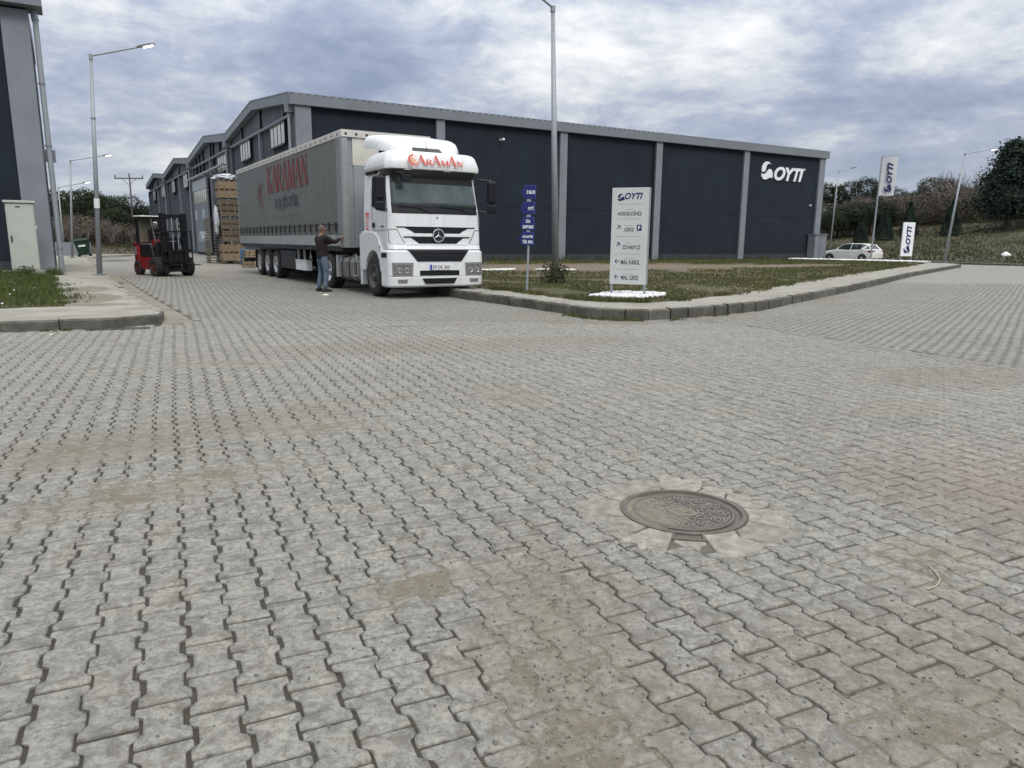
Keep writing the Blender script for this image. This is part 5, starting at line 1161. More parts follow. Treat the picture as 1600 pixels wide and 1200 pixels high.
# roof box with overhanging visor
def rring(z, fxv, xr, hw, rc=.28):
    ys = [-hw+rc*(1-math.cos(t)) for t in [PI/2*k/5 for k in range(6)]]; ys = ys[:-1]+[(-hw+rc)+2*(hw-rc)*k/8 for k in range(9)]+[-y for y in ys[:-1]][::-1]
    P_ = []
    for y in ys:
        x = fxv-.08*(y/hw)**2
        if abs(y) > hw-rc: x -= rc-math.sqrt(max(0, rc*rc-(abs(y)-(hw-rc))**2))
        P_.append((x, y, z))
    return P_+[(xr, hw-.02, z), (xr, -hw+.02, z)]
mb = MB(); mb.loft([rring(2.985, -.27, -1.75, 1.22, .2), rring(3.0, -.235, -1.80, 1.235, .2), rring(3.08, -.22, -1.80, 1.235, .2), rring(3.20, -.255, -1.72, 1.21, .2), rring(3.33, -.30, -1.60, 1.165, .2), rring(3.385, -.34, -1.52, 1.12, .2), rring(3.41, -.40, -1.40, 1.05, .2), rring(3.42, -.55, -1.25, .92, .2)]); rf = part('roof_box', mb, 'white_paint', TR, smooth=True)
rf.modifiers.new('edge', 'EDGE_SPLIT').split_angle = math.radians(48)
mb = MB(); mb.loft([rring(2.83, -.42, -.9, 1.17, .2), rring(2.90, -.35, -.9, 1.19, .2), rring(2.98, -.29, -.9, 1.205, .2)]); part('visor', mb, 'visor', TR)
mb = MB(); mb.loft([rring(2.92, -1.0, -1.80, 1.21, .05), rring(2.984, -.9, -1.80, 1.22, .05)]); part('roof_trim', mb, 'black_plastic', TR)
mb = MB(); mb.box(-.30, -.27, -.80, -.62, 2.972, 2.984); mb.box(-.30, -.27, .2, .38, 2.972, 2.984); part('marker_light', mb, 'logo_white', TR)
mb = MB(); mb.box(-.9, -.82, -1.212, -1.19, 3.09, 3.14); part('side_marker', mb, 'black_plastic', TR)
# roof lettering, on the sloping front of the roof box: crescent + K and A r A m A n
def roofpt(y, z):
    f = (z-3.05)/.29; return (-.19-.05*f*1.0-.10*max(0, f-.6)-.08*(y/1.2)**2, y, z)
sl_ = V(-.30, 0, 1).normalized()
ltr = [('A', .215, -.46), ('R', .12, -.235), ('A', .225, -.08), ('M', .12, .15), ('A', .235, .34), ('N', .13, .58)]
for c, h_, y in ltr:
    wd = .23 if c == 'A' else .17 if c != 'M' else .21; yy = y-.05; bend = -.08*((yy+wd/2)/1.2)**2
    serif_word('roof_lettering', c, 'cab_red', TR, (-.205+bend+.008+.01, yy, 3.10), (0, 1, 0), (-.27, 0, 1), wd, [h_], .006)
mb = MB()
c0 = V(-.205, -.62, 3.15)
for k in range(12):
    t0, t1 = math.radians(60+k*22), math.radians(60+(k+1)*22)
    def pt(t, r_, off=0): return (-.19-.27*(math.sin(t)*r_)*1.0+.0, -.60+off+math.cos(t)*r_*1.05, 3.19+math.sin(t)*r_)
    th0, th1 = .05*math.sin(PI*k/12)+.001, .05*math.sin(PI*(k+1)/12)+.001
    a, b, c, d = pt(t0, .13), pt(t1, .13), pt(t1, .13-th1), pt(t0, .13-th0); mb.add([a, b, c, d], [(0, 1, 2, 3)])
part('crescent', mb, 'cab_red', TR)
serif_word('roof_lettering', 'K', 'cab_red2', TR, (-.185, -.655, 3.108), (0, 1, 0), (-.27, 0, 1), .17, [.18], .006)
# air deflector on the roof
def sring(x, hw, z0, z1):
    c = .16; return [(x, -hw, z0), (x, -hw, z1-c), (x, -hw+c*.35, z1-c*.35), (x, -hw+c, z1), (x, -hw*.3, z1+.03), (x, hw*.3, z1+.03), (x, hw-c, z1), (x, hw-c*.35, z1-c*.35), (x, hw, z1-c), (x, hw, z0)]
mb = MB(); mb.loft([sring(-.66, .55, 3.42, 3.44), sring(-.72, .74, 3.42, 3.54), sring(-.88, .90, 3.44, 3.66), sring(-1.15, 1.02, 3.46, 3.78), sring(-1.5, 1.09, 3.52, 3.86), sring(-1.98, 1.13, 3.58, 3.90)]); part('air_deflector', mb, 'white_paint', TR, smooth=True).modifiers.new('edge', 'EDGE_SPLIT').split_angle = math.radians(40)
mb = MB(); mb.box(-1.62, -1.5, -.9, -.75, 3.38, 3.6); mb.box(-1.62, -1.5, .75, .9, 3.38, 3.6); part('deflector_bracket', mb, 'black_metal', TR)
mb = MB(); mb.prism([(-.42, 3.425), (.36, 3.425), (.28, 3.53), (-.42, 3.53)], lambda a, c, h: (h-(c-3.425)*.55, a, c), -.70, -.632); part('deflector_opening', mb, 'visor', TR)
mb = MB(); mb.tube((-.55, -.1, 3.42), (-.60, -.12, 3.72), .010, .004, 6); part('antenna', mb, 'black_metal', TR)
# cab side: door, window, mirrors, steps, wing (near side y < 0) and the same on the far side
for s in (-1, 1):
    def sp(poly, h0, h1, mt, name, bev=0, p=None):
        mb = MB(); mb.prism(poly, lambda a, c, h: (a, s*h, c), h0, h1); return part(name, mb, mt, p or TR, bevel=bev)
    W_ = CW-.015
    def wz(z): return -.055*max(0, z-2.0)
    mb = MB()
    pl = [(-.44, 2.02), (-.80, 2.05), (-1.36, 2.17), (-1.38, 2.82), (-1.32, 2.87), (-.58, 2.87)]
    mb.loft([[(a, s*(W_+wz(c)-.03), c) for a, c in pl], [(a, s*(W_+wz(c)+.008), c) for a, c in pl]]); fr = part('door_window', mb, 'dark_glass', TR)
    mb = MB(); ps = [(-.38, 1.95), (-.41, 1.60), (-1.33, 1.60), (-1.35, 2.10), (-1.37, 2.80), (-1.30, 2.86)]
    for a, b in zip(ps[:-1], ps[1:]):
        mb.tube((a[0], s*(W_+wz(a[1])+.001), a[1]), (b[0], s*(W_+wz(b[1])+.001), b[1]), .006, n=6)
    part('door_seam', mb, 'lamp_rim', TR)
    sp([(-1.18, 1.66), (-1.32, 1.66), (-1.32, 1.78), (-1.18, 1.78)], W_, W_+.012, 'black_plastic', 'door_handle')
    sp([(-1.42, 1.70), (-1.46, 1.70), (-1.46, 2.60), (-1.42, 2.60)], W_-.05, W_-.01, 'white_paint', 'rear_panel_rib')
    if s < 0:
        text('door_number', '1840', 'ink_grey', TR, (-.78, -W_-.001, 1.655), (1, 0, 0), (0, 0, 1), .19, .05, .002, bold=.015)
        mb = MB()
        for k, (w_, h_) in enumerate(((.30, .05), (.26, .04), (.24, .02), (.24, .02), (.24, .02), (.24, .02), (.24, .045))):
            z = 2.03-k*.062; n = max(2, int(w_/.045))
            for q in range(n): mb.box(-1.80+q*w_/n*.8, -1.80+q*w_/n*.8+w_/n*.5, -W_-.004, -W_-.0005, z-h_, z)
        part('red_door_print', mb, 'cab_red', TR)
    # wheel arch (wing)
    arch = [(-.72, 1.17), (-.72, .62), (-.80, .62), (-.88, .88), (-1.05, 1.07), (-1.3, 1.13), (-1.58, 1.05), (-1.78, .86), (-1.86, .62), (-2.22, .62), (-2.22, 1.50), (-2.02, 1.58), (-1.2, 1.56), (-.95, 1.45), (-.80, 1.22)]
    sp(arch, CW-.28, CW+.012, 'white_paint', 'wheel_arch', .02)
    sp([(-2.225, .25), (-2.13, .25), (-2.05, .62), (-2.225, .62)], CW-.3, CW+.005, 'white_paint', 'mudguard_rear', .01)
    sp([(-.30, .30), (-.70, .30), (-.70, .36), (-.30, .36)], CW-.22, CW-.005, 'white_paint', 'cab_step')
    sp([(-.34, .73), (-.70, .73), (-.70, .80), (-.34, .80)], CW-.2, CW+.002, 'white_paint', 'cab_step')
    sp([(-.36, .96), (-.70, .96), (-.70, 1.07), (-.36, 1.07)], CW+.0155, CW+.022, 'black_plastic', 'step_recess')
    mb = MB(); mb.lathe([(0, -.02), (.035, -.01), (.035, .01), (0, .012)], (-.80, s*(CW+.015), 1.20), 'y', 14); part('side_indicator', mb, 'lamp_rim', TR)
    # mirrors
    yo = s*(CW+.22)
    m = MB()
    m.box(-.24, -.10, yo-.12, yo+.12, 2.27, 2.80); mo = part('mirror', m, 'black_plastic', TR, bevel=.05)
    m = MB(); m.box(-.24, -.12, yo-.11, yo+.11, 2.03, 2.24); part('lower_mirror', m, 'black_plastic', mo, bevel=.04)
    m = MB(); m.box(-.248, -.241, yo-.09, yo+.09, 2.34, 2.74); part('mirror_glass', m, 'dark_glass', mo)
    m = MB(); m.tube((-.45, s*(CW-.05), 2.84), (-.18, yo, 2.81), .025, n=8); m.tube((-.18, yo, 2.82), (-.18, yo, 2.02), .018, n=8); m.tube((-.42, s*(CW-.03), 2.08), (-.18, yo, 2.05), .022, n=8); part('mirror_arm', m, 'black_metal', mo)
m = MB(); m.tube((-.40, -1.05, 2.93), (-.16, -.86, 2.86), .03, n=8); m.box(-.20, -.08, -.95, -.72, 2.70, 2.84); part('kerb_mirror', m, 'black_plastic', TR, bevel=.03)
# wheels ---------------------------------------------------------
def wheel_mesh(r, w_, tread=False):
    t = MB(); t.lathe([(r*.60, -w_/2), (r*.70, -w_/2-.01), (r*.92, -w_/2), (r*.99, -w_/2+.04), (r, -w_/2+.07), (r, -w_/4-.006), (r-.014, -w_/4), (r, -w_/4+.006), (r, -.006), (r-.014, 0), (r, .006), (r, w_/4-.006), (r-.014, w_/4), (r, w_/4+.006), (r, w_/2-.07), (r*.99, w_/2-.04), (r*.92, w_/2), (r*.70, w_/2+.01), (r*.60, w_/2)], (0, 0, 0), 'y', 48)
    return t.mesh('tyre', 'rubber', True)
def rim_mesh(r, w_, mt, deep):
    t = MB(); t.lathe([(r*.60, -w_/2+.0), (r*.60, -w_/2-.012), (r*.55, -w_/2-.005), (r*.52, -w_/2+deep), (r*.30, -w_/2+deep+.01), (r*.27, -w_/2+deep-.05), (r*.16, -w_/2+deep-.06), (r*.14, -w_/2+deep-.10), (0, -w_/2+deep-.11)], (0, 0, 0), 'y', 40)
    t.lathe([(r*.6, w_/2), (0, w_/2-.02)], (0, 0, 0), 'y', 24)
    return t.mesh('rim', mt, True)
def nut_ring(r, w_, deep, mt, n=10):
    t = MB()
    for k in range(n):
        a = 2*PI*k/n; t.tube((math.cos(a)*r*.23*1.0, -w_/2+deep-.06, math.sin(a)*r*.23), (math.cos(a)*r*.23, -w_/2+deep-.10, math.sin(a)*r*.23), .013, n=6)
    for k in range(n):
        a = 2*PI*(k+.5)/n; t.tube((math.cos(a)*r*.41, -w_/2+deep-.006, math.sin(a)*r*.41), (math.cos(a)*r*.41, -w_/2+deep-.0, math.sin(a)*r*.41), .03, n=10)
    return t.mesh('wheel_nuts', mt)
tF, rF, nF = wheel_mesh(.50, .30), rim_mesh(.50, .30, 'rim_dark', .10), nut_ring(.50, .30, .10, 'chassis')
tR_, rR_, nR_ = wheel_mesh(.49, .36), rim_mesh(.49, .36, 'rim_silver', .11), nut_ring(.49, .36, .11, 'chassis')
def put_wheel(x, s, yc, mm, r, steer=0):
    w_ = thing('wheel', None, None); w_.parent = TR; w_.location = (x, s*yc, r); w_.rotation_euler.z = (0 if s < 0 else PI)+steer
    for nm, me in zip(('tyre', 'rim', 'wheel_nuts'), mm): link(nm, me, w_)
for s in (-1, 1):
    put_wheel(-1.30, s, 1.09, (tF, rF, nF), .50, .0); put_wheel(-4.95, s, 1.05, (tR_, rF if False else rR_, nR_), .49)
    for x in (-11.2, -12.5, -13.8): put_wheel(x, s, 1.06, (tR_, rR_, nR_), .49)
mb = MB()
for x in (-1.3, -4.95, -11.2, -12.5, -13.8): mb.tube((x, -1.0, .49), (x, 1.0, .49), .09, n=12)
part('axles', mb, 'chassis', TR)
# tractor chassis, tank, battery box
mb = MB(); mb.box(-5.9, -.75, -.42, -.34, .72, .98); mb.box(-5.9, -.75, .34, .42, .72, .98); mb.box(-2.2, -.6, -.7, .7, .45, 1.15); mb.box(-5.4, -4.3, -.5, .5, .98, 1.15); part('tractor_chassis', mb, 'chassis', TR)
for s in (-1, 1):
    mb = MB(); ring_ = [(-1.13+.0, .34), (-1.18, .40), (-1.19, .78), (-1.13, .90), (-.98, .94), (-.60, .94), (-.56, .88), (-.56, .34), (-.62, .29), (-1.05, .29)]
    mb.prism([(a, b) for a, b in ring_], lambda a, c, h: (h, -s*a if s > 0 else a, c), -4.12, -2.42); tk = part('fuel_tank', mb, 'alu_tank', TR, bevel=.02)
    for x in (-3.85, -3.25, -2.68):
        mb = MB(); R2 = [(a*1.008-(.004), (b-.6)*1.03+.6) for a, b in ring_]; mb.prism(R2, lambda a, c, h: (h, -s*a if s > 0 else a, c), x-.025, x+.025); part('tank_strap', mb, 'black_metal', tk)
    mb = MB(); mb.lathe([(.06, 0), (.06, .06), (0, .065)], (-3.5, s*.95, .935), 'z', 16); part('filler_cap', mb, 'black_metal', tk)
mb = MB(); P_ = [(-2.46, -1.22, .45), (-2.46, -1.24, .80), (-2.52, -1.24, 1.0), (-2.75, -1.22, .95)]; mb.path(P_, .015, 6); mb.path([(-2.75, -1.215, .95), (-2.85, -1.23, .45), (-2.46, -1.22, .45)], .015, 6); part('step_rail', mb, 'steel', TR)
mb = MB(); mb.box(-5.55, -5.50, -1.22, -.75, .3, .85); mb.box(-5.55, -5.50, .75, 1.22, .3, .85); part('mudflap', mb, 'black_plastic', TR)
mb = MB(); mb.box(-4.32, -4.28, -1.2, -.8, .35, .95); part('white_mudguard', mb, 'white_paint', TR)
# ---- trailer
X0, X1 = -3.36, -17.2; TW = 1.27
mb = MB(); mb.box(X1+.02, X0-.02, -TW+.03, TW-.03, 1.16, 4.02); part('trailer_core', mb, 'trail_grey', TR)
# curtains with slight waves
for s in (-1, 1):
    mb = MB(); rows_ = []; nx, nz = 150, 16
    for k in range(nz+1):
        z = 1.50+2.56*k/nz; row = []
        for i in range(nx+1):
            x = X0-.32-(13.84-.36)*i/nx; f = .007*math.sin(i*.9+.3*math.sin(i*.3))*(1-.7*k/nz)+.012*noise.noise(V(x*.8, z*.9, s))+.006*noise.noise(V(x*5, z*.6, 2)); row.append((x, s*(TW-.006+f), z))
        rows_.append(row)
    mb.loft(rows_, False, False, False); cu_ = part('curtain', mb, 'curtain', TR, smooth=True)
    # lower seam with buckles and their straps
    mb = MB(); mb.box(X1+.1, X0-.35, s*(TW+.012), s*(TW+.022), 1.765, 1.79); part('curtain_pole', mb, 'black_metal', cu_)
    bk = MB(); bk.box(-.03, .03, s*(TW+.014), s*(TW+.035), 1.60, 1.84); bk.box(-.055, .055, s*(TW+.035), s*(TW+.055), 1.60, 1.655); bk.box(-.012, .012, s*(TW+.012), s*(TW+.018), 1.50, 1.60); bk.tube((0.02, s*(TW+.04), 1.68), (.10, s*(TW+.05), 1.60), .010, n=6); bk = bk.mesh('buckle', 'black_metal')
    for k in range(22): link('buckle', bk, cu_, loc=(X0-.62-k*.612, 0, 0))
    for k in range(4):
        xa = X0-.30-k*3.385; mb = MB(); mb.box(xa-3.36, xa, s*(TW-.025), s*(TW+.006), 1.20, 1.495); part('side_rave', mb, 'rave', TR, bevel=.008)
    mb = MB(); mb.box(X1, X0-.25, s*(TW-.12), s*(TW-.03), 1.06, 1.195); part('chassis_rail', mb, 'chassis', TR)
    lm = MB(); lm.box(-.10, .10, s*(TW-.029), s*(TW-.024), 1.08, 1.17); lm = lm.mesh('lashing_bracket', 'black_metal')
    for k in range(30): link('lashing_bracket', lm, TR, loc=(X0-.5-k*.45, 0, 0))
    # roof edge with eyelets
    mb = MB(); mb.box(X1-.02, X0+.02, s*(TW-.03), s*(TW+.014), 4.00, 4.17); re = part('roof_edge', mb, 'tarp_edge', TR, bevel=.012)
    ey = MB(); ey.lathe([(0, -.004), (.034, -.003), (.036, .006), (0, .007)], (0, s*(TW+.016), 4.085), 'y', 10); ey = ey.mesh('eyelet', 'ink')
    for k in range(28): link('eyelet', ey, re, loc=(X0-.25-k*.5, 0, 0))
    mb = MB(); mb.box(X1, X1+.12, s*(TW-.02), s*(TW+.01), 1.2, 4.0); part('rear_post', mb, 'alu', TR)
    mb = MB(); mb.box(X0-.30, X0, s*(TW-.02), s*(TW+.012), 1.16, 4.0); part('front_post', mb, 'alu', TR, bevel=.01)
    mb = MB(); mb.tube((X0-.32, s*(TW+.02), 1.35), (X0-.32, s*(TW+.02), 3.98), .014, n=8); part('tension_pole', mb, 'steel', TR)
    # underside: box, white case, guard rails
    mb = MB(); mb.box(-10.6, -8.55, s*.78, s*(TW-.05), .40, 1.0); part('pallet_box', mb, 'chassis', TR, bevel=.01)
    mb = MB(); mb.box(-8.5, -7.35, s*(TW-.25), s*(TW-.03), .40, .70); wc = part('white_case', mb, 'white_paint', TR, bevel=.012)
    mb = MB(); mb.box(-8.52, -7.33, s*(TW-.26), s*(TW-.02), .703, .73); part('case_lid', mb, 'white_paint', wc)
    mb = MB()
    for x in (-8.25, -7.55): mb.box(x-.03, x+.03, s*(TW-.10), s*(TW-.05), .73, 1.06)
    part('case_hanger', mb, 'alu', TR)
    mb = MB(); mb.box(-6.35, -6.15, s*.62, s*.82, .22, 1.06); mb.box(-6.4, -6.1, s*.56, s*.88, .16, .22); part('landing_leg', mb, 'chassis', TR)
    mb = MB(); mb.add([(-6.95, s*(TW-.06), .78), (-6.65, s*(TW-.06), .78), (-6.8, s*(TW-.06), 1.04), (-6.95, s*(TW-.05), .78), (-6.65, s*(TW-.05), .78), (-6.8, s*(TW-.05), 1.04)], [(0, 1, 2), (3, 4, 5)]); part('hazard_plate', mb, 'tan_sheet', TR)
    for x in (-14.5, -10.58): 
        mb = MB(); mb.box(x-.012, x+.012, s*.72, s*1.24, .28, .95); part('mudflap', mb, 'black_plastic', TR)
mb = MB(); mb.box(-16.9, -5.4, -.5, -.40, .86, 1.14); mb.box(-16.9, -5.4, .40, .5, .86, 1.14); mb.box(-14.6, -10.7, -.55, .55, .6, .9); mb.box(-17.1, -16.9, -1.2, 1.2, .45, .6); mb.box(-17.1, -17.0, -.5, .5, .6, 1.1); part('trailer_chassis', mb, 'chassis', TR)
# front bulkhead
mb = MB(); mb.box(X0-.01, X0+.012, -TW+.32, TW-.32, 1.18, 3.30); part('bulkhead', mb, 'trail_grey', TR)
mb = MB(); mb.box(X0-.01, X0+.014, -TW+.30, TW-.30, 3.305, 4.0); part('bulkhead_upper', mb, 'trail_cream', TR)
for y in (-1.18, 1.18):
    mb = MB(); mb.box(X0-.01, X0+.03, y-.085, y+.085, 1.16, 4.0); part('corner_panel', mb, 'alu', TR, bevel=.01)
mb = MB(); mb.box(X0-.02, X0+.055, -TW-.005, TW+.005, 4.0, 4.172); fe = part('front_roof_edge', mb, 'tarp_edge', TR, bevel=.015)
ey = MB(); ey.lathe([(0, .004), (.034, .003), (.036, -.006), (0, -.007)], (X0+.057, 0, 4.085), 'x', 10); ey = ey.mesh('eyelet', 'ink')
for k in range(9): link('eyelet', ey, fe, loc=(0, -1.15+k*.287, 0))
mb = MB(); mb.box(X1-.02, X0+.05, -TW, TW, 4.173, 4.19); part('trailer_roof', mb, 'tarp_edge', TR)
mb = MB(); mb.path([(X0+.05, -.2, 1.5), (X0+.5, -.15, 1.15), (X0+1.1, -.1, 1.5)], .02, 8); mb.path([(X0+.05, .2, 1.5), (X0+.5, .15, 1.1), (X0+1.1, .1, 1.45)], .02, 8); part('air_hoses', mb, 'cab_red', TR)
# print on the near curtain (reads from rear to front: x increases)
yc = -TW-.012
serif_word('trailer_lettering', 'KARAMAN', 'print_red', TR, (-11.75, yc, 2.99), (1, 0, 0), (0, 0, 1), 5.2, [.88]*7, .006)
serif_word('trailer_lettering', 'LOJISTIK', 'print_blue', TR, (-10.72, yc, 2.43), (1, 0, 0), (0, 0, 1), 3.0, [.31, .31, .31, .31, .31, .31, .31, .31], .006, dots=(3, 6))
mb = MB()
for k in range(34):
    if k % 9 in (3,): continue
    mb.box(-11.1+k*.10, -11.1+k*.10+.06, yc+.003, yc+.006, 2.13, 2.18)
part('faint_web_line', mb, 'print_faint', TR)
mb = MB(); q = MB()
for k in range(40):
    t0, t1 = 2*PI*k/40, 2*PI*(k+1)/40
    f = lambda t, r_: (-13.0+.62*r_*math.cos(t), yc+.002, 2.98+.70*r_*math.sin(t)); mb.add([f(t0, 1), f(t1, 1), f(t1, .975), f(t0, .975)], [(0, 1, 2, 3)])
part('emblem_ring', mb, 'print_faint', TR)
for mt_, off, th in (('print_blue', 0, 1.0), ('print_red', .20, .9)):
    mb = MB()
    for k in range(14):
        t0, t1 = math.radians(115+k*9.3), math.radians(115+(k+1)*9.3); g0, g1 = .11*math.sin(PI*k/14)+.002, .11*math.sin(PI*(k+1)/14)+.002
        f = lambda t, r_: (-12.80+off+.52*r_*math.cos(t), yc, 2.98+.56*th*r_*math.sin(t)); mb.add([f(t0, 1), f(t1, 1), f(t1, 1-g1*1.6), f(t0, 1-g0*1.6)], [(0, 1, 2, 3)])
    part('emblem_crescent', mb, mt_, TR)
mb = MB()
for (a, b, w_) in (((-13.02, 2.98), (-12.62, 3.40), .10), ((-13.02, 2.98), (-12.60, 2.55), .10)):
    p0, p1 = V(*a), V(*b); d_ = (p1-p0).normalized(); pp_ = V(-d_.y, d_.x)*w_/2; mb.prism([tuple(x) for x in (p0-pp_, p1-pp_*.4, p1+pp_*.4, p0+pp_)], lambda x, z, h: (x, h, z), yc-.003, yc+.004)
part('emblem_k', mb, 'print_red', TR)
# ================================================================== FORKLIFT
FK = thing('forklift', 'red and black forklift with dark mast standing on the street left of the lorry', 'forklift', (-12.66, 27.42, 0), math.radians(-39.7))
def P(name, mt, fn, parent=None, bevel=0, smooth=False):
    mb = MB(); fn(mb); return part(name, mb, mt, parent or FK, bevel=bevel, smooth=smooth)
P('chassis_side', 'red_paint', lambda m: m.prism([(-1.42, .22), (-.42, .22), (-.36, .60), (-.40, .66), (-1.45, .66), (-1.50, .5)], lambda a, c, h: (a, h, c), -.52, .52), bevel=.03)
P('engine_hood', 'black_metal', lambda m: m.prism([(-1.48, .665), (-.42, .665), (-.50, 1.02), (-.62, 1.14), (-1.48, 1.12)], lambda a, c, h: (a, h, c), -.48, .48), bevel=.04)
P('deck', 'rim_silver', lambda m: m.box(-1.44, -.66, -.46, .46, 1.145, 1.17), bevel=.01)
P('counterweight', 'red_paint', lambda m: m.loft([[(-1.49, -.54, .42), (-1.49, .54, .42), (-1.49, .54, 1.24), (-1.49, -.54, 1.24)], [(-1.80, -.54, .40), (-1.80, .54, .40), (-1.80, .54, 1.24), (-1.80, -.54, 1.24)], [(-2.02, -.42, .46), (-2.02, .42, .46), (-2.0, .40, 1.14), (-2.0, -.40, 1.14)]]), bevel=.05)
P('rear_lamp', 'rim_silver', lambda m: m.box(-1.78, -1.60, -.552, -.541, .75, 1.05))
P('dashboard', 'black_metal', lambda m: m.prism([(-.40, .62), (-.12, .62), (-.14, 1.25), (-.30, 1.30)], lambda a, c, h: (a, h, c), -.46, .46), bevel=.02)
P('red_cowl', 'red_paint', lambda m: m.box(-.44, -.16, -.50, -.20, 1.12, 1.32), bevel=.03)
P('front_axle_housing', 'black_metal', lambda m: m.box(-.34, .22, -.40, .40, .18, .66), bevel=.02)
P('footstep', 'black_metal', lambda m: m.box(-.62, -.32, -.56, -.46, .40, .46))
P('seat', 'driver_dark', lambda m: (m.box(-1.18, -.70, -.24, .24, 1.172, 1.30), m.box(-1.26, -1.13, -.24, .24, 1.30, 1.72)), bevel=.05)
for s in (-1, 1):
    P('guard_post', 'black_metal', lambda m: m.obox((-1.50, s*.50, 1.62), (1, 0, 0), (0, 1, 0), (.05, 0, 1), .07, .035, .50), bevel=.01)
    P('guard_post', 'black_metal', lambda m: m.tube((-.16, s*.47, 1.22), (-.46, s*.45, 2.08), .038, n=8))
P('overhead_guard', 'black_metal', lambda m: [m.box(-1.62, -.42, -.50+k*.135, -.46+k*.135, 2.09, 2.14) for k in range(8)]+[m.box(-.46, -.40, -.52, .52, 2.08, 2.15)])
P('roof_rear_edge', 'cream_roof', lambda m: m.box(-1.72, -1.10, -.54, .54, 2.145, 2.20), bevel=.03)
P('rear_sheet', 'tan_sheet', lambda m: m.box(-1.44, -1.425, -.46, .46, 1.22, 2.08))
P('steering_wheel', 'black_metal', lambda m: (m.lathe([(.17, -.012), (.185, 0), (.17, .012), (.155, 0), (.17, -.012)], (-.42, 0, 1.50), 'x', 24), m.tube((-.20, 0, 1.25), (-.41, 0, 1.5), .02, n=8)))
for s in (-1, 1):
    mo = P('mast_rail', 'black_metal', lambda m: (m.box(.24, .40, s*.40-.07, s*.40+.07, .12, 2.26), m.box(.27, .37, s*.30-.035, s*.30+.035, .14, 2.20)))
    P('lift_cylinder', 'steel', lambda m: m.tube((.22, s*.27, .25), (.22, s*.27, 1.75), .03, n=10))
    P('lift_chain', 'steel', lambda m: m.box(.42, .43, s*.10-.02, s*.10+.02, .7, 2.1))
    P('tilt_cylinder', 'steel', lambda m: m.tube((-.3, s*.30, .55), (.24, s*.34, .85), .035, n=8))
for z_ in (2.10, 1.28, .16): P('mast_crossbar', 'black_metal', lambda m: m.box(.25, .38, -.34, .34, z_, z_+.12))
P('carriage', 'black_metal', lambda m: (m.box(.44, .50, -.52, .52, .52, .62), m.box(.44, .50, -.52, .52, .88, .98), m.box(.43, .46, -.30, .30, .60, .90)))
P('load_backrest', 'black_metal', lambda m: ([m.box(.46, .49, y-.016, y+.016, .98, 1.62) for y in (-.56, -.28, 0, .28, .56)], m.box(.455, .495, -.58, .58, 1.60, 1.64), m.box(.455, .495, -.58, -.55, .60, 1.0), m.box(.455, .495, .55, .58, .60, 1.0)))
for s in (-1, 1):
    P('fork', 'black_metal', lambda m: (m.box(.505, .55, s*.30-.055, s*.30+.055, .46, 1.0), m.prism([(.505, .42), (1.5, .43), (1.5, .455), (.505, .465)], lambda a, c, h: (a, h, c), s*.30-.055, s*.30+.055)))
    P('headlight', 'lamp_glass', lambda m: (m.lathe([(0, .03), (.07, .02), (.07, -.04), (0, -.05)], (-.12, s*.46, 1.86), 'x', 14), m.box(-.2, -.1, s*.46-.01, s*.46+.01, 1.7, 1.82)))
P('mirror', 'logo_white', lambda m: m.box(-.40, -.37, -.40, -.26, 1.86, 1.96), bevel=.01)
def fk_wheel(x, y, r, w_):
    t = thing('wheel', None, None); t.parent = FK; t.location = (x, y, r); t.rotation_euler.z = 0 if y < 0 else PI
    mb = MB(); mb.lathe([(r*.55, -w_/2), (r*.85, -w_/2-.008), (r*.95, -w_/2+.015), (r*.97, 0), (r*.95, w_/2-.015), (r*.85, w_/2), (r*.55, w_/2)], (0, 0, 0), 'y', 32)
    for k in range(18):
        a = 2*PI*k/18
        for s in (-1, 1): mb.obox((math.cos(a+s*.08)*r*.975, s*w_*.25, math.sin(a+s*.08)*r*.975), (math.cos(a+s*.08), 0, math.sin(a+s*.08)), (0, 1, 0), (-math.sin(a+s*.08), 0, math.cos(a+s*.08)), .016, w_*.23, r*.085)
    link('tyre', mb.mesh('tyre', 'rubber'), t)
    mb = MB(); mb.lathe([(r*.55, -w_/2+.0), (r*.50, -w_/2+.03), (r*.30, -w_/2+.02), (r*.16, -w_/2-.01), (0, -w_/2-.012)], (0, 0, 0), 'y', 24); mb.lathe([(r*.55, w_/2), (0, w_/2)], (0, 0, 0), 'y', 16)
    for k in range(6): a = 2*PI*k/6; mb.tube((math.cos(a)*r*.38, -w_/2+.03, math.sin(a)*r*.38), (math.cos(a)*r*.38, -w_/2-.0, math.sin(a)*r*.38), .018, n=6)
    link('rim', mb.mesh('rim', 'red_rim'), t)
for s in (-1, 1): fk_wheel(0, s*.57, .345, .27); fk_wheel(-1.62, s*.47, .27, .20)

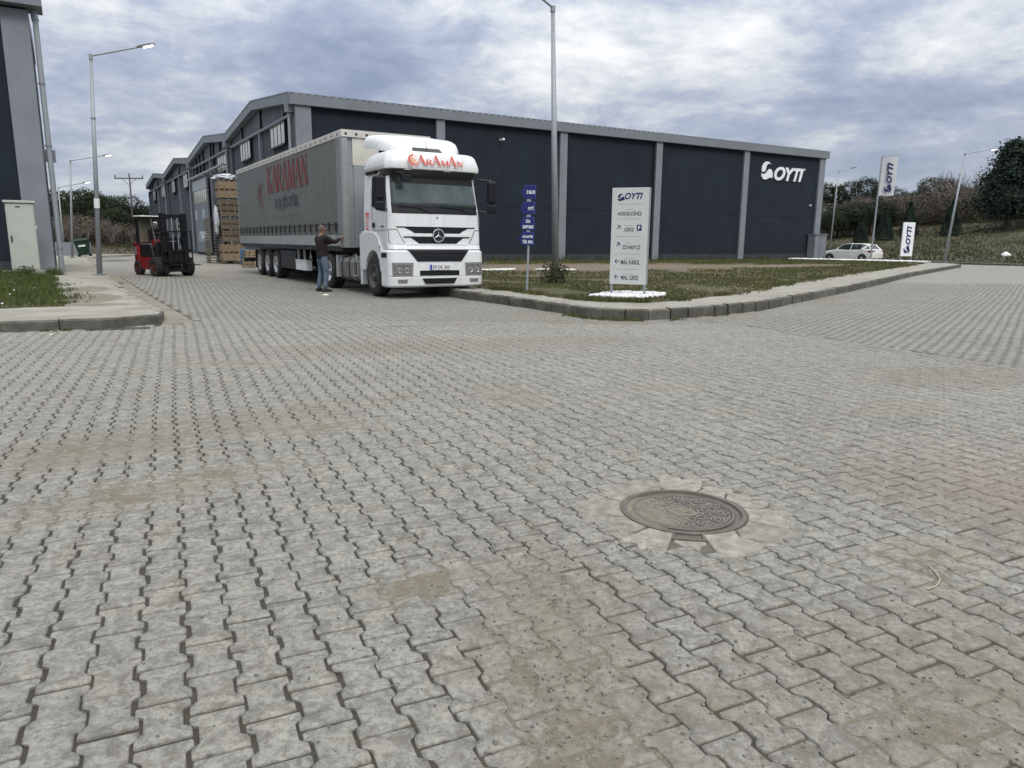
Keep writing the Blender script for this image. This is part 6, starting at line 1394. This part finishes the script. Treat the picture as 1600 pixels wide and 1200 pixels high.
# ================================================================== PEOPLE
def skin(name, J, E_, mt, parent=None, root=0, sub=2, **kw):
    keys = list(J); me = bpy.data.meshes.new(name); me.from_pydata([J[k][0] for k in keys], [(keys.index(a), keys.index(b)) for a, b in E_], []); me.materials.append(MT[mt])
    o = link(name, me, parent, **kw); m = o.modifiers.new('skin', 'SKIN'); m.use_smooth_shade = True
    for i, k in enumerate(keys):
        r = J[k][1]; sv = me.skin_vertices[0].data[i]; sv.radius = (r, r) if not isinstance(r, tuple) else r; sv.use_root = (i == root)
    s = o.modifiers.new('sub', 'SUBSURF'); s.levels = sub; s.render_levels = sub
    return o
def chain(*n): return list(zip(n[:-1], n[1:]))
def hand(J, E_, pre, wrist, palm, d, side, up_):
    """five bent fingers on a palm; d forward, side = across the palm"""
    d, side, up_ = Vector(d).normalized(), Vector(side).normalized(), Vector(up_).normalized(); p = Vector(palm)
    for k, (o, l) in enumerate(((-.030, .055), (-.010, .065), (.010, .062), (.028, .048))):
        a, b, c = p+side*o+d*.03, p+side*o+d*(.03+l*.6)+up_*.006, p+side*o+d*(.03+l*.85)-up_*.025
        for q, x in enumerate((a, b, c)): J[f'{pre}f{k}{q}'] = (tuple(x), .0095-.001*q)
        E_ += [(f'{pre}palm', f'{pre}f{k}0'), (f'{pre}f{k}0', f'{pre}f{k}1'), (f'{pre}f{k}1', f'{pre}f{k}2')]
    a, b = p-side*.04+d*.005, p-side*.052+d*.04-up_*.015; J[pre+'t0'] = (tuple(a), .011); J[pre+'t1'] = (tuple(b), .009); E_ += [(pre+'palm', pre+'t0'), (pre+'t0', pre+'t1')]
MAN = thing('person', 'man in dark jacket and faded jeans reaching up to the trailer curtain straps', 'person', (-5.07, 19.66, 0), math.radians(-42))
J = {'pelvis': ((0, 0, .96), (.10, .08)), 'waist': ((0, .01, 1.10), (.13, .095)), 'chest': ((0, 0, 1.30), (.155, .105)), 'upper': ((0, -.01, 1.42), (.11, .085)), 'neck': ((0, .005, 1.50), .055), 'jaw': ((.01, .035, 1.575), (.066, .075)), 'head': ((.01, .03, 1.65), (.078, .094)), 'crown': ((.01, .02, 1.715), (.062, .075)), 'nose': ((.015, .128, 1.615), .013), 'noseb': ((.012, .085, 1.625), .03),
     'earl': ((-.083, .02, 1.625), .014), 'earr': ((.098, .02, 1.625), .014),
     'shl': ((-.17, 0, 1.41), .06), 'ell': ((-.13, .26, 1.27), .045), 'wrl': ((.08, .44, 1.37), .03), 'lpalm': ((.12, .485, 1.395), (.036, .018)),
     'shr': ((.17, 0, 1.41), .06), 'elr': ((.27, .22, 1.30), .045), 'wrr': ((.24, .44, 1.42), .03), 'rpalm': ((.235, .50, 1.45), (.036, .018)),
     'hpl': ((-.095, 0, .90), .07), 'knl': ((-.15, .05, .50), .058), 'anl': ((-.18, -.02, .10), .04), 'hpr': ((.095, 0, .90), .07), 'knr': ((.12, .03, .50), .058), 'anr': ((.13, -.03, .10), .04)}
E_ = chain('pelvis', 'waist', 'chest', 'upper', 'neck', 'jaw', 'head', 'crown')+[('head', 'noseb'), ('noseb', 'nose'), ('head', 'earl'), ('head', 'earr')]+chain('upper', 'shl', 'ell', 'wrl', 'lpalm')+chain('upper', 'shr', 'elr', 'wrr', 'rpalm')+chain('pelvis', 'hpl', 'knl', 'anl')+chain('pelvis', 'hpr', 'knr', 'anr')
hand(J, E_, 'l', J['wrl'][0], J['lpalm'][0], (.5, .8, .25), (0, -.2, 1), (-.8, .4, 0)); hand(J, E_, 'r', J['wrr'][0], J['rpalm'][0], (0, .9, .4), (-.1, -.3, .9), (1, 0, 0))
skin('body', J, E_, 'skin', MAN)
JJ = {'hem': ((0, -.005, .84), (.185, .145)), 'hem2': ((0, -.005, .92), (.180, .14)), 'waist': ((0, .0, 1.06), (.165, .13)), 'chest': ((0, -.01, 1.28), (.195, .14)), 'upper': ((0, -.015, 1.43), (.13, .10)), 'coll': ((0, .0, 1.515), (.080, .078)),
      'shl': ((-.185, 0, 1.415), .078), 'ell': ((-.135, .265, 1.268), .062), 'cfl': ((.05, .415, 1.355), .045), 'shr': ((.185, 0, 1.415), .078), 'elr': ((.275, .225, 1.298), .062), 'cfr': ((.243, .415, 1.405), .045)}
skin('jacket', JJ, chain('hem', 'hem2', 'waist', 'chest', 'upper', 'coll')+chain('upper', 'shl', 'ell', 'cfl')+chain('upper', 'shr', 'elr', 'cfr'), 'jacket', MAN)
JL = {'p': ((0, 0, 1.0), (.16, .12)), 'q': ((0, 0, .90), (.15, .11)), 'hl': ((-.095, .0, .84), .100), 'kl': ((-.15, .05, .50), .078), 'cl': ((-.172, .0, .25), .068), 'al': ((-.18, -.02, .08), .062), 'hr': ((.095, .0, .84), .100), 'kr': ((.12, .03, .50), .078), 'cr': ((.128, -.01, .25), .068), 'ar': ((.13, -.03, .08), .062)}
skin('jeans', JL, chain('p', 'q', 'hl', 'kl', 'cl', 'al')+chain('q', 'hr', 'kr', 'cr', 'ar'), 'jeans', MAN)
for nm, x, y, a in (('shoe', -.18, -.02, .25), ('shoe', .13, -.03, -.2)):
    mb = MB(); sec = [(-.09, .035, .03, .085), (-.03, .046, .03, .10), (.06, .050, .03, .085), (.13, .050, .03, .06), (.185, .035, .03, .04)]
    mb.loft([[(-w_, yy, .002), (w_, yy, .002), (w_, yy, h*.6), (w_*.6, yy, h), (-w_*.6, yy, h), (-w_, yy, h*.6)] for yy, w_, _, h in sec]); o = part(nm, mb, 'shoe', MAN, bevel=.008); o.location = (x, y+.0, 0); o.rotation_euler.z = a
def dome(name, c, rx, ry, rz, zc, mt, parent, back=True):
    mb = MB(); rg = []
    for i in range(7):
        t = PI/2*i/6*.98; rg.append([(c[0]+rx*math.cos(t)*math.cos(a), c[1]+ry*math.cos(t)*math.sin(a)*(1 if math.sin(a) < 0 or not back else .8), c[2]+rz*math.sin(t)-(.055*max(0, -math.sin(a)) if i == 0 and back else 0)) for a in [2*PI*k/16 for k in range(16)]])
    mb.loft(rg, False, True); return part(name, mb, mt, parent, smooth=True)
dome('hair', (.01, .015, 1.655), .088, .098, .092, 0, 'hair', MAN)
DR = thing('person', 'forklift driver in dark clothes seated behind the mast', 'person', (-12.66, 27.42, 0), math.radians(-39.7))
J = {'pelvis': ((-.95, 0, 1.38), (.14, .12)), 'waist': ((-.96, 0, 1.50), (.13, .11)), 'chest': ((-.92, 0, 1.68), (.12, .17)), 'neck': ((-.88, 0, 1.82), .05), 'head': ((-.84, 0, 1.93), (.085, .08)), 'top': ((-.85, 0, 1.985), .06), 'nose': ((-.745, 0, 1.91), .014),
     'sl': ((-.90, .19, 1.74), .06), 'el': ((-.68, .26, 1.52), .045), 'wl': ((-.46, .14, 1.56), .032), 'sr': ((-.90, -.19, 1.74), .06), 'er': ((-.70, -.27, 1.52), .045), 'wr': ((-.45, -.14, 1.56), .032), 'lpalm': ((-.42, .13, 1.56), .03), 'rpalm': ((-.42, -.13, 1.56), .03),
     'hl': ((-.90, .11, 1.36), .09), 'kl': ((-.50, .14, 1.34), .07), 'al': ((-.42, .14, .96), .05), 'hr': ((-.90, -.11, 1.36), .09), 'kr': ((-.50, -.14, 1.34), .07), 'ar': ((-.42, -.14, .96), .05)}
E_ = chain('pelvis', 'waist', 'chest', 'neck', 'head', 'top')+[('head', 'nose')]+chain('chest', 'sl', 'el', 'wl', 'lpalm')+chain('chest', 'sr', 'er', 'wr', 'rpalm')+chain('pelvis', 'hl', 'kl', 'al')+chain('pelvis', 'hr', 'kr', 'ar')
hand(J, E_, 'l', None, J['lpalm'][0], (.5, -.6, .2), (0, 0, 1), (1, 0, 0)); hand(J, E_, 'r', None, J['rpalm'][0], (.5, .6, .2), (0, 0, 1), (1, 0, 0))
skin('body', J, E_, 'skin_shade', DR)
J2 = {k: ((v[0]), (tuple(x*1.22 for x in v[1]) if isinstance(v[1], tuple) else v[1]*1.25)) for k, v in J.items() if k in ('pelvis', 'waist', 'chest', 'sl', 'el', 'wl', 'sr', 'er', 'wr')}
skin('jacket', J2, chain('pelvis', 'waist', 'chest', 'sl', 'el', 'wl')+chain('chest', 'sr', 'er', 'wr'), 'driver_dark', DR)
J3 = {k: ((v[0]), (tuple(x*1.12 for x in v[1]) if isinstance(v[1], tuple) else v[1]*1.15)) for k, v in J.items() if k in ('pelvis', 'hl', 'kl', 'al', 'hr', 'kr', 'ar')}
skin('trousers', J3, chain('pelvis', 'hl', 'kl', 'al')+chain('pelvis', 'hr', 'kr', 'ar'), 'driver_dark', DR)
dome('cap', (-.85, 0, 1.95), .095, .09, .085, 0, 'driver_dark', DR, False)

# ================================================================== CAR
CAR = thing('car', 'white hatchback parked beyond the flag pole at the end of the logo warehouse', 'car', (27.05, 59.25, 0), math.atan2(.80, -.60))
def cring(x, w_, z0, z1, tuck=.05, crown=.03):
    return [(x, -w_+tuck, z0), (x, -w_, z0+.14), (x, -w_, (z0+z1)/2), (x, -w_+.03, z1-.06), (x, -w_+.12, z1), (x, 0, z1+crown), (x, w_-.12, z1), (x, w_-.03, z1-.06), (x, w_, (z0+z1)/2), (x, w_, z0+.14), (x, w_-tuck, z0)]
mb = MB(); mb.loft([cring(2.18, .62, .30, .62, .1), cring(2.10, .78, .24, .74), cring(1.80, .88, .22, .84), cring(1.2, .90, .20, .93), cring(.85, .90, .20, .97), cring(.1, .90, .20, .98), cring(-.9, .90, .20, 1.00), cring(-1.5, .90, .22, 1.03), cring(-1.95, .86, .26, 1.02), cring(-2.10, .80, .30, .98), cring(-2.17, .70, .34, .70)])
part('body', mb, 'car_white', CAR, smooth=True).modifiers.new('edge', 'EDGE_SPLIT').split_angle = math.radians(50)
def gring(x, w0, w1, z0, z1): return [(x, -w0, z0), (x, -w1, z1-.03), (x, -w1+.12, z1), (x, w1-.12, z1), (x, w1, z1-.03), (x, w0, z0)]
mb = MB(); mb.loft([gring(1.02, .74, .66, .93, .96), gring(.35, .80, .62, .96, 1.38), gring(-.2, .82, .62, .98, 1.43), gring(-1.1, .81, .60, 1.0, 1.42), gring(-1.62, .76, .56, 1.0, 1.30), gring(-1.95, .70, .60, .99, 1.04)]); part('glasshouse', mb, 'dark_glass', CAR)
mb = MB(); mb.loft([[(x, -w_, z), (x, -w_*.6, z+.03), (x, w_*.6, z+.03), (x, w_, z), (x, w_, z-.03), (x, -w_, z-.03)] for x, w_, z in ((.50, .60, 1.33), (.30, .63, 1.405), (-.2, .64, 1.445), (-1.1, .62, 1.435), (-1.66, .57, 1.34))]); part('roof', mb, 'car_white', CAR, smooth=True)
mb = MB()
for s in (-1, 1):
    for a, b, r_ in (((1.02, .77, .95), (.38, .64, 1.36), .028), ((-.28, .825, .98), (-.35, .64, 1.42), .026), ((-1.25, .82, .98), (-1.62, .58, 1.33), .11), ((-1.90, .72, 1.0), (-1.62, .57, 1.31), .06)): mb.tube((a[0], s*a[1], a[2]), (b[0], s*b[1], b[2]), r_, r_*.8, 8)
part('pillars', mb, 'car_white', CAR)
for s in (-1, 1):
    mb = MB(); mb.box(.62, .80, s*.90, s*1.02, .98, 1.10); part('door_mirror', mb, 'car_white', CAR, bevel=.03)
    mb = MB(); mb.box(-2.02, -1.72, s*.84, s*.885, .80, .94); mb.box(-2.13, -2.0, s*.45, s*.82, .82, .94); part('tail_light', mb, 'tail_red', CAR, bevel=.02)
    mb = MB(); mb.box(-.30, -.12, s*.895, s*.925, .80, .83); mb.box(-1.25, -1.08, s*.895, s*.925, .82, .85); part('door_handle', mb, 'car_white', CAR)
    mb = MB(); mb.box(1.95, 2.10, s*.50, s*.80, .60, .72); part('headlight', mb, 'lamp_glass', CAR, bevel=.02)
    for x in (1.33, -1.33):
        w_ = thing('wheel', None, None); w_.parent = CAR; w_.location = (x, s*.83, .32); w_.rotation_euler.z = 0 if s < 0 else PI
        mb = MB(); mb.lathe([(.21, -.09), (.29, -.10), (.32, -.07), (.32, .07), (.29, .10), (.21, .10)], (0, 0, 0), 'y', 28); link('tyre', mb.mesh('tyre', 'rubber', True), w_)
        mb = MB(); mb.lathe([(.21, -.07), (.0, -.05)], (0, 0, 0), 'y', 20)
        for k in range(7): a = 2*PI*k/7; mb.tube((0, -.085, 0), (math.cos(a)*.2, -.09, math.sin(a)*.2), .02, .016, 6)
        link('rim', mb.mesh('rim', 'rim_silver'), w_)
        mb = MB(); ar = [(x+.36*math.cos(t), .32+.36*math.sin(t)) for t in [PI*k/12 for k in range(13)]]; mb.prism([(x+.36, .21)]+ar+[(x-.36, .21)], lambda a, c, h: (a, s*h, c), .885, .903); part('wheel_arch', mb, 'black_plastic', CAR)
mb = MB(); mb.box(-2.19, -2.15, -.27, .27, .62, .73); part('number_plate', mb, 'plate_white', CAR)
mb = MB(); mb.box(-2.16, -2.0, -.70, .70, .28, .42); part('bumper_insert', mb, 'black_plastic', CAR)

# ================================================================== VEGETATION
def quads(name, C, size, nrm_out, mt, seed, jitter=.8, sub=None):
    r = np.random.default_rng(seed); n = len(C); s = size*r.uniform(.5, 1.3, n)
    N_ = nrm_out+r.normal(0, jitter, (n, 3)); N_ /= np.linalg.norm(N_, axis=1)[:, None]+1e-9
    A = np.cross(N_, r.normal(0, 1, (n, 3))); A /= np.linalg.norm(A, axis=1)[:, None]+1e-9; B = np.cross(N_, A)
    A = A*s[:, None]; B = B*(s*r.uniform(.35, .7, n))[:, None]
    v = np.stack([C-A, C-B*.9, C+A, C+B], 1)
    me = arr_mesh(name, v, [(0, 1, 2, 3)], n, 4, mt); return me
def crown_pts(lobes, n, seed, shell=.25, flat=1.0):
    """points near the surface of several overlapping lobes; none deep inside another lobe"""
    r = np.random.default_rng(seed); L_ = np.array(lobes); w_ = L_[:, 3]**2; i = r.choice(len(L_), n, p=w_/w_.sum())
    d = r.normal(0, 1, (n, 3)); d /= np.linalg.norm(d, axis=1)[:, None]; rad = L_[i, 3]*(1-shell*r.random(n)**1.5)*(1+.16*np.sin(d[:, 0]*7+i)+.12*np.sin(d[:, 1]*9+2*i))
    p = L_[i, :3]+d*rad[:, None]*np.array([1, 1, flat]); keep = np.ones(n, bool)
    for l in L_: keep &= (np.linalg.norm((p-l[:3])/np.array([1, 1, flat]), axis=1) > l[3]*.72)
    return p[keep], d[keep]
def tree_parts(kind, seed):
    R_ = random.Random(seed); mb = MB()
    if kind == 'pine':       # rounded stone-pine crowns
        lobes = [(R_.uniform(-2.2, 2.2), R_.uniform(-2.2, 2.2), R_.uniform(3.4, 6.0), R_.uniform(1.2, 2.1)) for _ in range(13)]
        p, d = crown_pts(lobes, 17000, seed, .35, .8); cr_ = quads('crown', p, .13, d, 'pine', seed)
        mb.tube((0, 0, 0), (.2, .1, 3.2), .28, .18, 8)
        for l in lobes[:7]: mb.tube((.2, .1, 2.6), l[:3], .10, .05, 6)
        return cr_, mb.mesh('trunk', 'bark')
    if kind == 'conifer':    # dense pointed conifer, 10 m
        pts, ds = [], []; r = np.random.default_rng(seed)
        for k in range(230):
            z = 2.3+7.8*(k/230); f = (z-2.3)/7.8; rr = 3.0*(1-f)**.75*min(1, .55+f*4)*r.uniform(.75, 1.12)+.15; a = r.uniform(0, 2*PI); m = 70
            c = np.array([math.cos(a)*rr*.75, math.sin(a)*rr*.75, z]); s_ = .38+.35*(1-f)
            q = c+r.normal(0, 1, (m, 3))*np.array([s_, s_, s_*.5]); pts.append(q); ds.append(np.tile([math.cos(a), math.sin(a), .4], (m, 1)))
            if k % 2 == 0:
                cc = np.array([0, 0, z]); q = cc+r.normal(0, 1, (30, 3))*np.array([rr*.35, rr*.35, .3]); pts.append(q); ds.append(np.tile([0, -1, 0.2], (30, 1)))
        cr_ = quads('crown', np.concatenate(pts), .155, np.concatenate(ds), 'cypress', seed); mb.tube((0, 0, 0), (0, 0, 8), .22, .06, 8)
        return cr_, mb.mesh('trunk', 'bark')
    if kind == 'cone':       # small dense conical shrub-tree 4 m tall
        pts, ds = [], []; r = np.random.default_rng(seed); n = 9000; z = r.uniform(0, 1, n)**1.3; a = r.uniform(0, 2*PI, n); rr = 1.15*(1-z)**.8*(1+.12*np.sin(a*5+z*9))*r.uniform(.75, 1.05, n)*np.minimum(1, z*8+.6)
        p = np.stack([np.cos(a)*rr, np.sin(a)*rr, .15+z*3.9], 1); d = np.stack([np.cos(a), np.sin(a), np.full(n, .4)], 1)
        mb.tube((0, 0, 0), (0, 0, 2.5), .08, .03, 6); return quads('crown', p, .085, d, 'cypress', seed), mb.mesh('trunk', 'bark')
    if kind == 'bare':       # leafless crown of fine branches
        def grow(p, d, L_, r_, lv):
            q = p+d*L_; mb.tube(p, q, r_, r_*.6, 3 if lv > 1 else 5, False)
            if lv >= 4: return
            for _ in range(3 if lv else 5):
                e = (d+V(R_.uniform(-.7, .7), R_.uniform(-.7, .7), R_.uniform(-.1, .6))).normalized(); grow(p+d*L_*R_.uniform(.5, 1), e, L_*R_.uniform(.55, .8), max(r_*.55, .012), lv+1)
        grow(V(0, 0, 0), V(0, 0, 1), 2.2, .13, 0); tw = mb; base = MB(); base.tube((0, 0, 0), (0, 0, 1.2), .16, .13, 6)
        return tw.mesh('crown', 'bark_grey'), base.mesh('trunk', 'bark')
    if kind == 'scrub':      # brownish dense brush
        lobes = [(R_.uniform(-2.0, 2.0), R_.uniform(-1.5, 1.5), R_.uniform(.5, 2.2), R_.uniform(.7, 1.4)) for _ in range(9)]
        p, d = crown_pts(lobes, 9000, seed, .6, .9); mb.tube((0, 0, 0), (0, 0, 1.5), .08, .04, 5); return quads('crown', p, .085, d, 'brush', seed), mb.mesh('trunk', 'bark')
MESH = {}
for kd, n in (('pine', 4), ('conifer', 2), ('cone', 2), ('bare', 3), ('scrub', 3)):
    MESH[kd] = [tree_parts(kd, 100+7*k+len(kd)) for k in range(n)]
def gz_right(x, y):      # ground height on the right bank, from its distance beyond the foot line
    best = 1e9
    for a, b in zip(FR[:-1], FR[1:]):
        a, b = V(*a), V(*b); t = max(0, min(1, (V(x, y)-a).dot(b-a)/(b-a).length_squared)); best = min(best, (V(x, y)-(a+(b-a)*t)).length)
    return float(np.interp(best, [0, 1, 5, 12, 22, 30, 40, 60, 110], [.02, .16, .55, 1.05, 1.9, 2.7, 4.1, 5.6, 6.5]))
def gz_left(x, y):
    best = 1e9
    for a, b in zip(FLB[:-1], FLB[1:]):
        a, b = V(*a), V(*b); t = max(0, min(1, (V(x, y)-a).dot(b-a)/(b-a).length_squared)); best = min(best, (V(x, y)-(a+(b-a)*t)).length)
    return float(np.interp(best, [0, 1, 5, 12, 25, 45, 90], [.02, .12, .35, .7, 1.4, 2.0, 4]))
R_ = random.Random(77)
ORD = ['first', 'second', 'third', 'fourth', 'fifth', 'sixth', 'seventh', 'eighth', 'ninth', 'tenth', 'eleventh', 'twelfth', 'thirteenth', 'fourteenth', 'fifteenth', 'sixteenth']
def ordered(lst): return {v: ORD[i] for i, v in enumerate(sorted(lst))}
def tree(kind, x, y, z, s, label, group, sx=1.0):
    cr_, tk_ = MESH[kind][R_.randrange(len(MESH[kind]))]; nm = {'pine': 'pine_tree', 'conifer': 'conifer_tree', 'cone': 'conical_conifer', 'bare': 'bare_tree', 'scrub': 'brush_shrub'}[kind]
    t = thing(nm, label, {'scrub': 'shrub'}.get(kind, 'tree'), (x, y, z-.05), R_.uniform(0, 6.28), group); t.scale = (s*sx, s*sx, s)
    link('crown', cr_, t); link('trunk', tk_, t); return t
gr = gz_right
# big conifers at the right edge
for x, y, s, lb_ in ((55.4, 84.0, .95, 'large dark conifer with visible trunk right of the leaning lamp, leftmost big one'), (61.2, 86.0, 1.12, 'tallest dark conifer cut off by the right edge of the picture'), (67, 90, 1.15, 'dark conifer standing beyond the right edge trees')):
    tree('conifer', x, y, gr(x, y), s, lb_, None, 1.3)
for x, y, s, lb_ in ((49.2, 84, .98, 'small dark conical conifer behind the leaning street lamp'), (42.3, 85, .95, 'dark conical conifer, the wider one right of the flag pole'), (39.2, 84, .78, 'small conical conifer on the bank just left of the flag pole, above the car'), (46.6, 88, 1.0, 'conical conifer half hidden behind the small upright board'), (41.0, 88, .55, 'smallest conical conifer, between the two beside the flag pole')):
    tree('cone', x, y, gr(x, y), s, lb_, 'conical conifers on the bank')
def pos(px_, D): # world x of a picture column at depth D
    d = cf*FPX+cr*(px_-800); return d.x*D/d.y
def far(kind, px_, D, s, zf, label, group, sx=1.0):
    x = pos(px_, D); return tree(kind, x, D, zf(x, D), s, label, group, sx)
RG, LG = 'round pines along the hill top on the right', 'dark pines beyond the end of the street'
RP_ = [(1270, 124, 1.0), (1312, 120, .98), (1350, 126, .85), (1395, 132, .72), (1425, 126, .95), (1462, 130, .72), (1500, 132, .85), (1545, 130, 1.1), (1590, 132, 1.2), (1640, 130, 1.2), (1700, 130, 1.2), (1238, 124, 1.0)]
ro = ordered([q[0] for q in RP_])
for p, D, s in RP_:
    far('pine', p, D, s, gr, f'{ro[p]} round dark pine from the left along the right hill top', RG)
for k in range(60):
    p = R_.uniform(1300, 1640); D = R_.uniform(102, 120); far('bare', p, D, R_.uniform(.75, 1.05), gr, 'leafless grey brown tree in the thicket on the right hill', 'bare trees on the right hill')
for k in range(10):
    p = 1425+k*14+R_.uniform(-5, 5); far('bare', p, 118, R_.uniform(1.35, 1.6), gr, 'tall leafless tree poking above the pines on the right hill', 'tall bare trees on the hill top')
for k in range(60):
    p = R_.uniform(1265, 1680); D = R_.uniform(100, 122); far('scrub', p, D, R_.uniform(.9, 1.5), gr, 'brown brush shrub in the thicket on the right hill', 'brush on the right hill', 1.3)
for k in range(7):
    p = 1275+k*14+R_.uniform(-4, 4); far('pine', p, R_.uniform(94, 100), R_.uniform(.45, .6), gr, f'{ORD[k]} low dark tree from the left, above the car behind the logo warehouse', 'low trees behind the warehouse corner', 1.3)
LP_ = [(60, 112, .85), (92, 104, .78), (120, 108, .80), (150, 104, .95), (172, 112, 1.0), (192, 106, .93), (214, 108, .86), (236, 112, .80), (255, 115, .8), (20, 115, .9), (-30, 112, .9), (-90, 112, .9), (135, 118, 1.05), (182, 120, 1.0), (108, 98, .66), (205, 98, .68)]
ro = ordered([q[0] for q in LP_])
for p, D, s in LP_:
    far('pine', p, D, s, gz_left, f'{ro[p]} dark green pine from the left beyond the end of the street', LG, 1.15)
for k in range(14):
    p = R_.uniform(85, 240); far('scrub', p, R_.uniform(82, 95), R_.uniform(.7, 1.1), gz_left, 'dark brush shrub at the foot of the pines beyond the street', 'brush below the left pines', 1.4)
for k in range(16):
    p = R_.uniform(90, 235); far('bare', p, R_.uniform(76, 90), R_.uniform(.42, .62), gz_left, 'small leafless tree in front of the left pines', 'bare trees before the left pines')
# bush round the foot of the middle lamp and a weed by the cabinet
def bush(label, loc, s, n, sz, mt, seed):
    R2 = random.Random(seed); lobes = [(R2.uniform(-.3, .3)*s, R2.uniform(-.25, .25)*s, R2.uniform(.1, .45)*s, R2.uniform(.12, .24)*s) for _ in range(9)]; p, d = crown_pts(lobes, n, seed, .8)
    t = thing('bush', label, 'bush', loc); link('foliage', quads('foliage', p, sz, d, mt, seed, 1.2), t); mb = MB()
    for l in lobes: mb.tube((0, 0, 0), l[:3], .012, .006, 5)
    part('stems', mb, 'bark', t); return t
bush('leafy green weed bush at the foot of the middle street lamp', (1.20, 20.8, RH), .95, 1800, .045, 'shrub', 5)
bush('low green weed at the foot of the cream electrical cabinet', (-15.75, 23.9, LH), .55, 500, .035, 'shrub', 6)
# rough herbs on the banks so they do not read as bare sheets
rr_ = np.random.default_rng(31)
def bankpts(n, zf, x0, x1, y0, y1, ok):
    x, y = rr_.uniform(x0, x1, n), rr_.uniform(y0, y1, n); px, py, w = project(np.stack([x, y, np.full(n, 1.)], 1)); m = (px > -100) & (px < 1750) & ok(x, y); x, y = x[m], y[m]
    return np.stack([x, y, [zf(a, b)-.02 for a, b in zip(x, y)]], 1)
FRp = FR+[(300, 120), (300, -10)]
blades('rough_herbs', bankpts(26000, gr, 22, 80, 50, 100, lambda x, y: inpoly(x, y, FRp)), .06, .26, .04, 'shrub', 33, 3)
FLp = FLB+[(-300, 112), (-300, 30)]
blades('rough_herbs', bankpts(14000, gz_left, -80, -30, 56, 100, lambda x, y: inpoly(x, y, FLp)), .06, .24, .04, 'shrub', 34, 3)
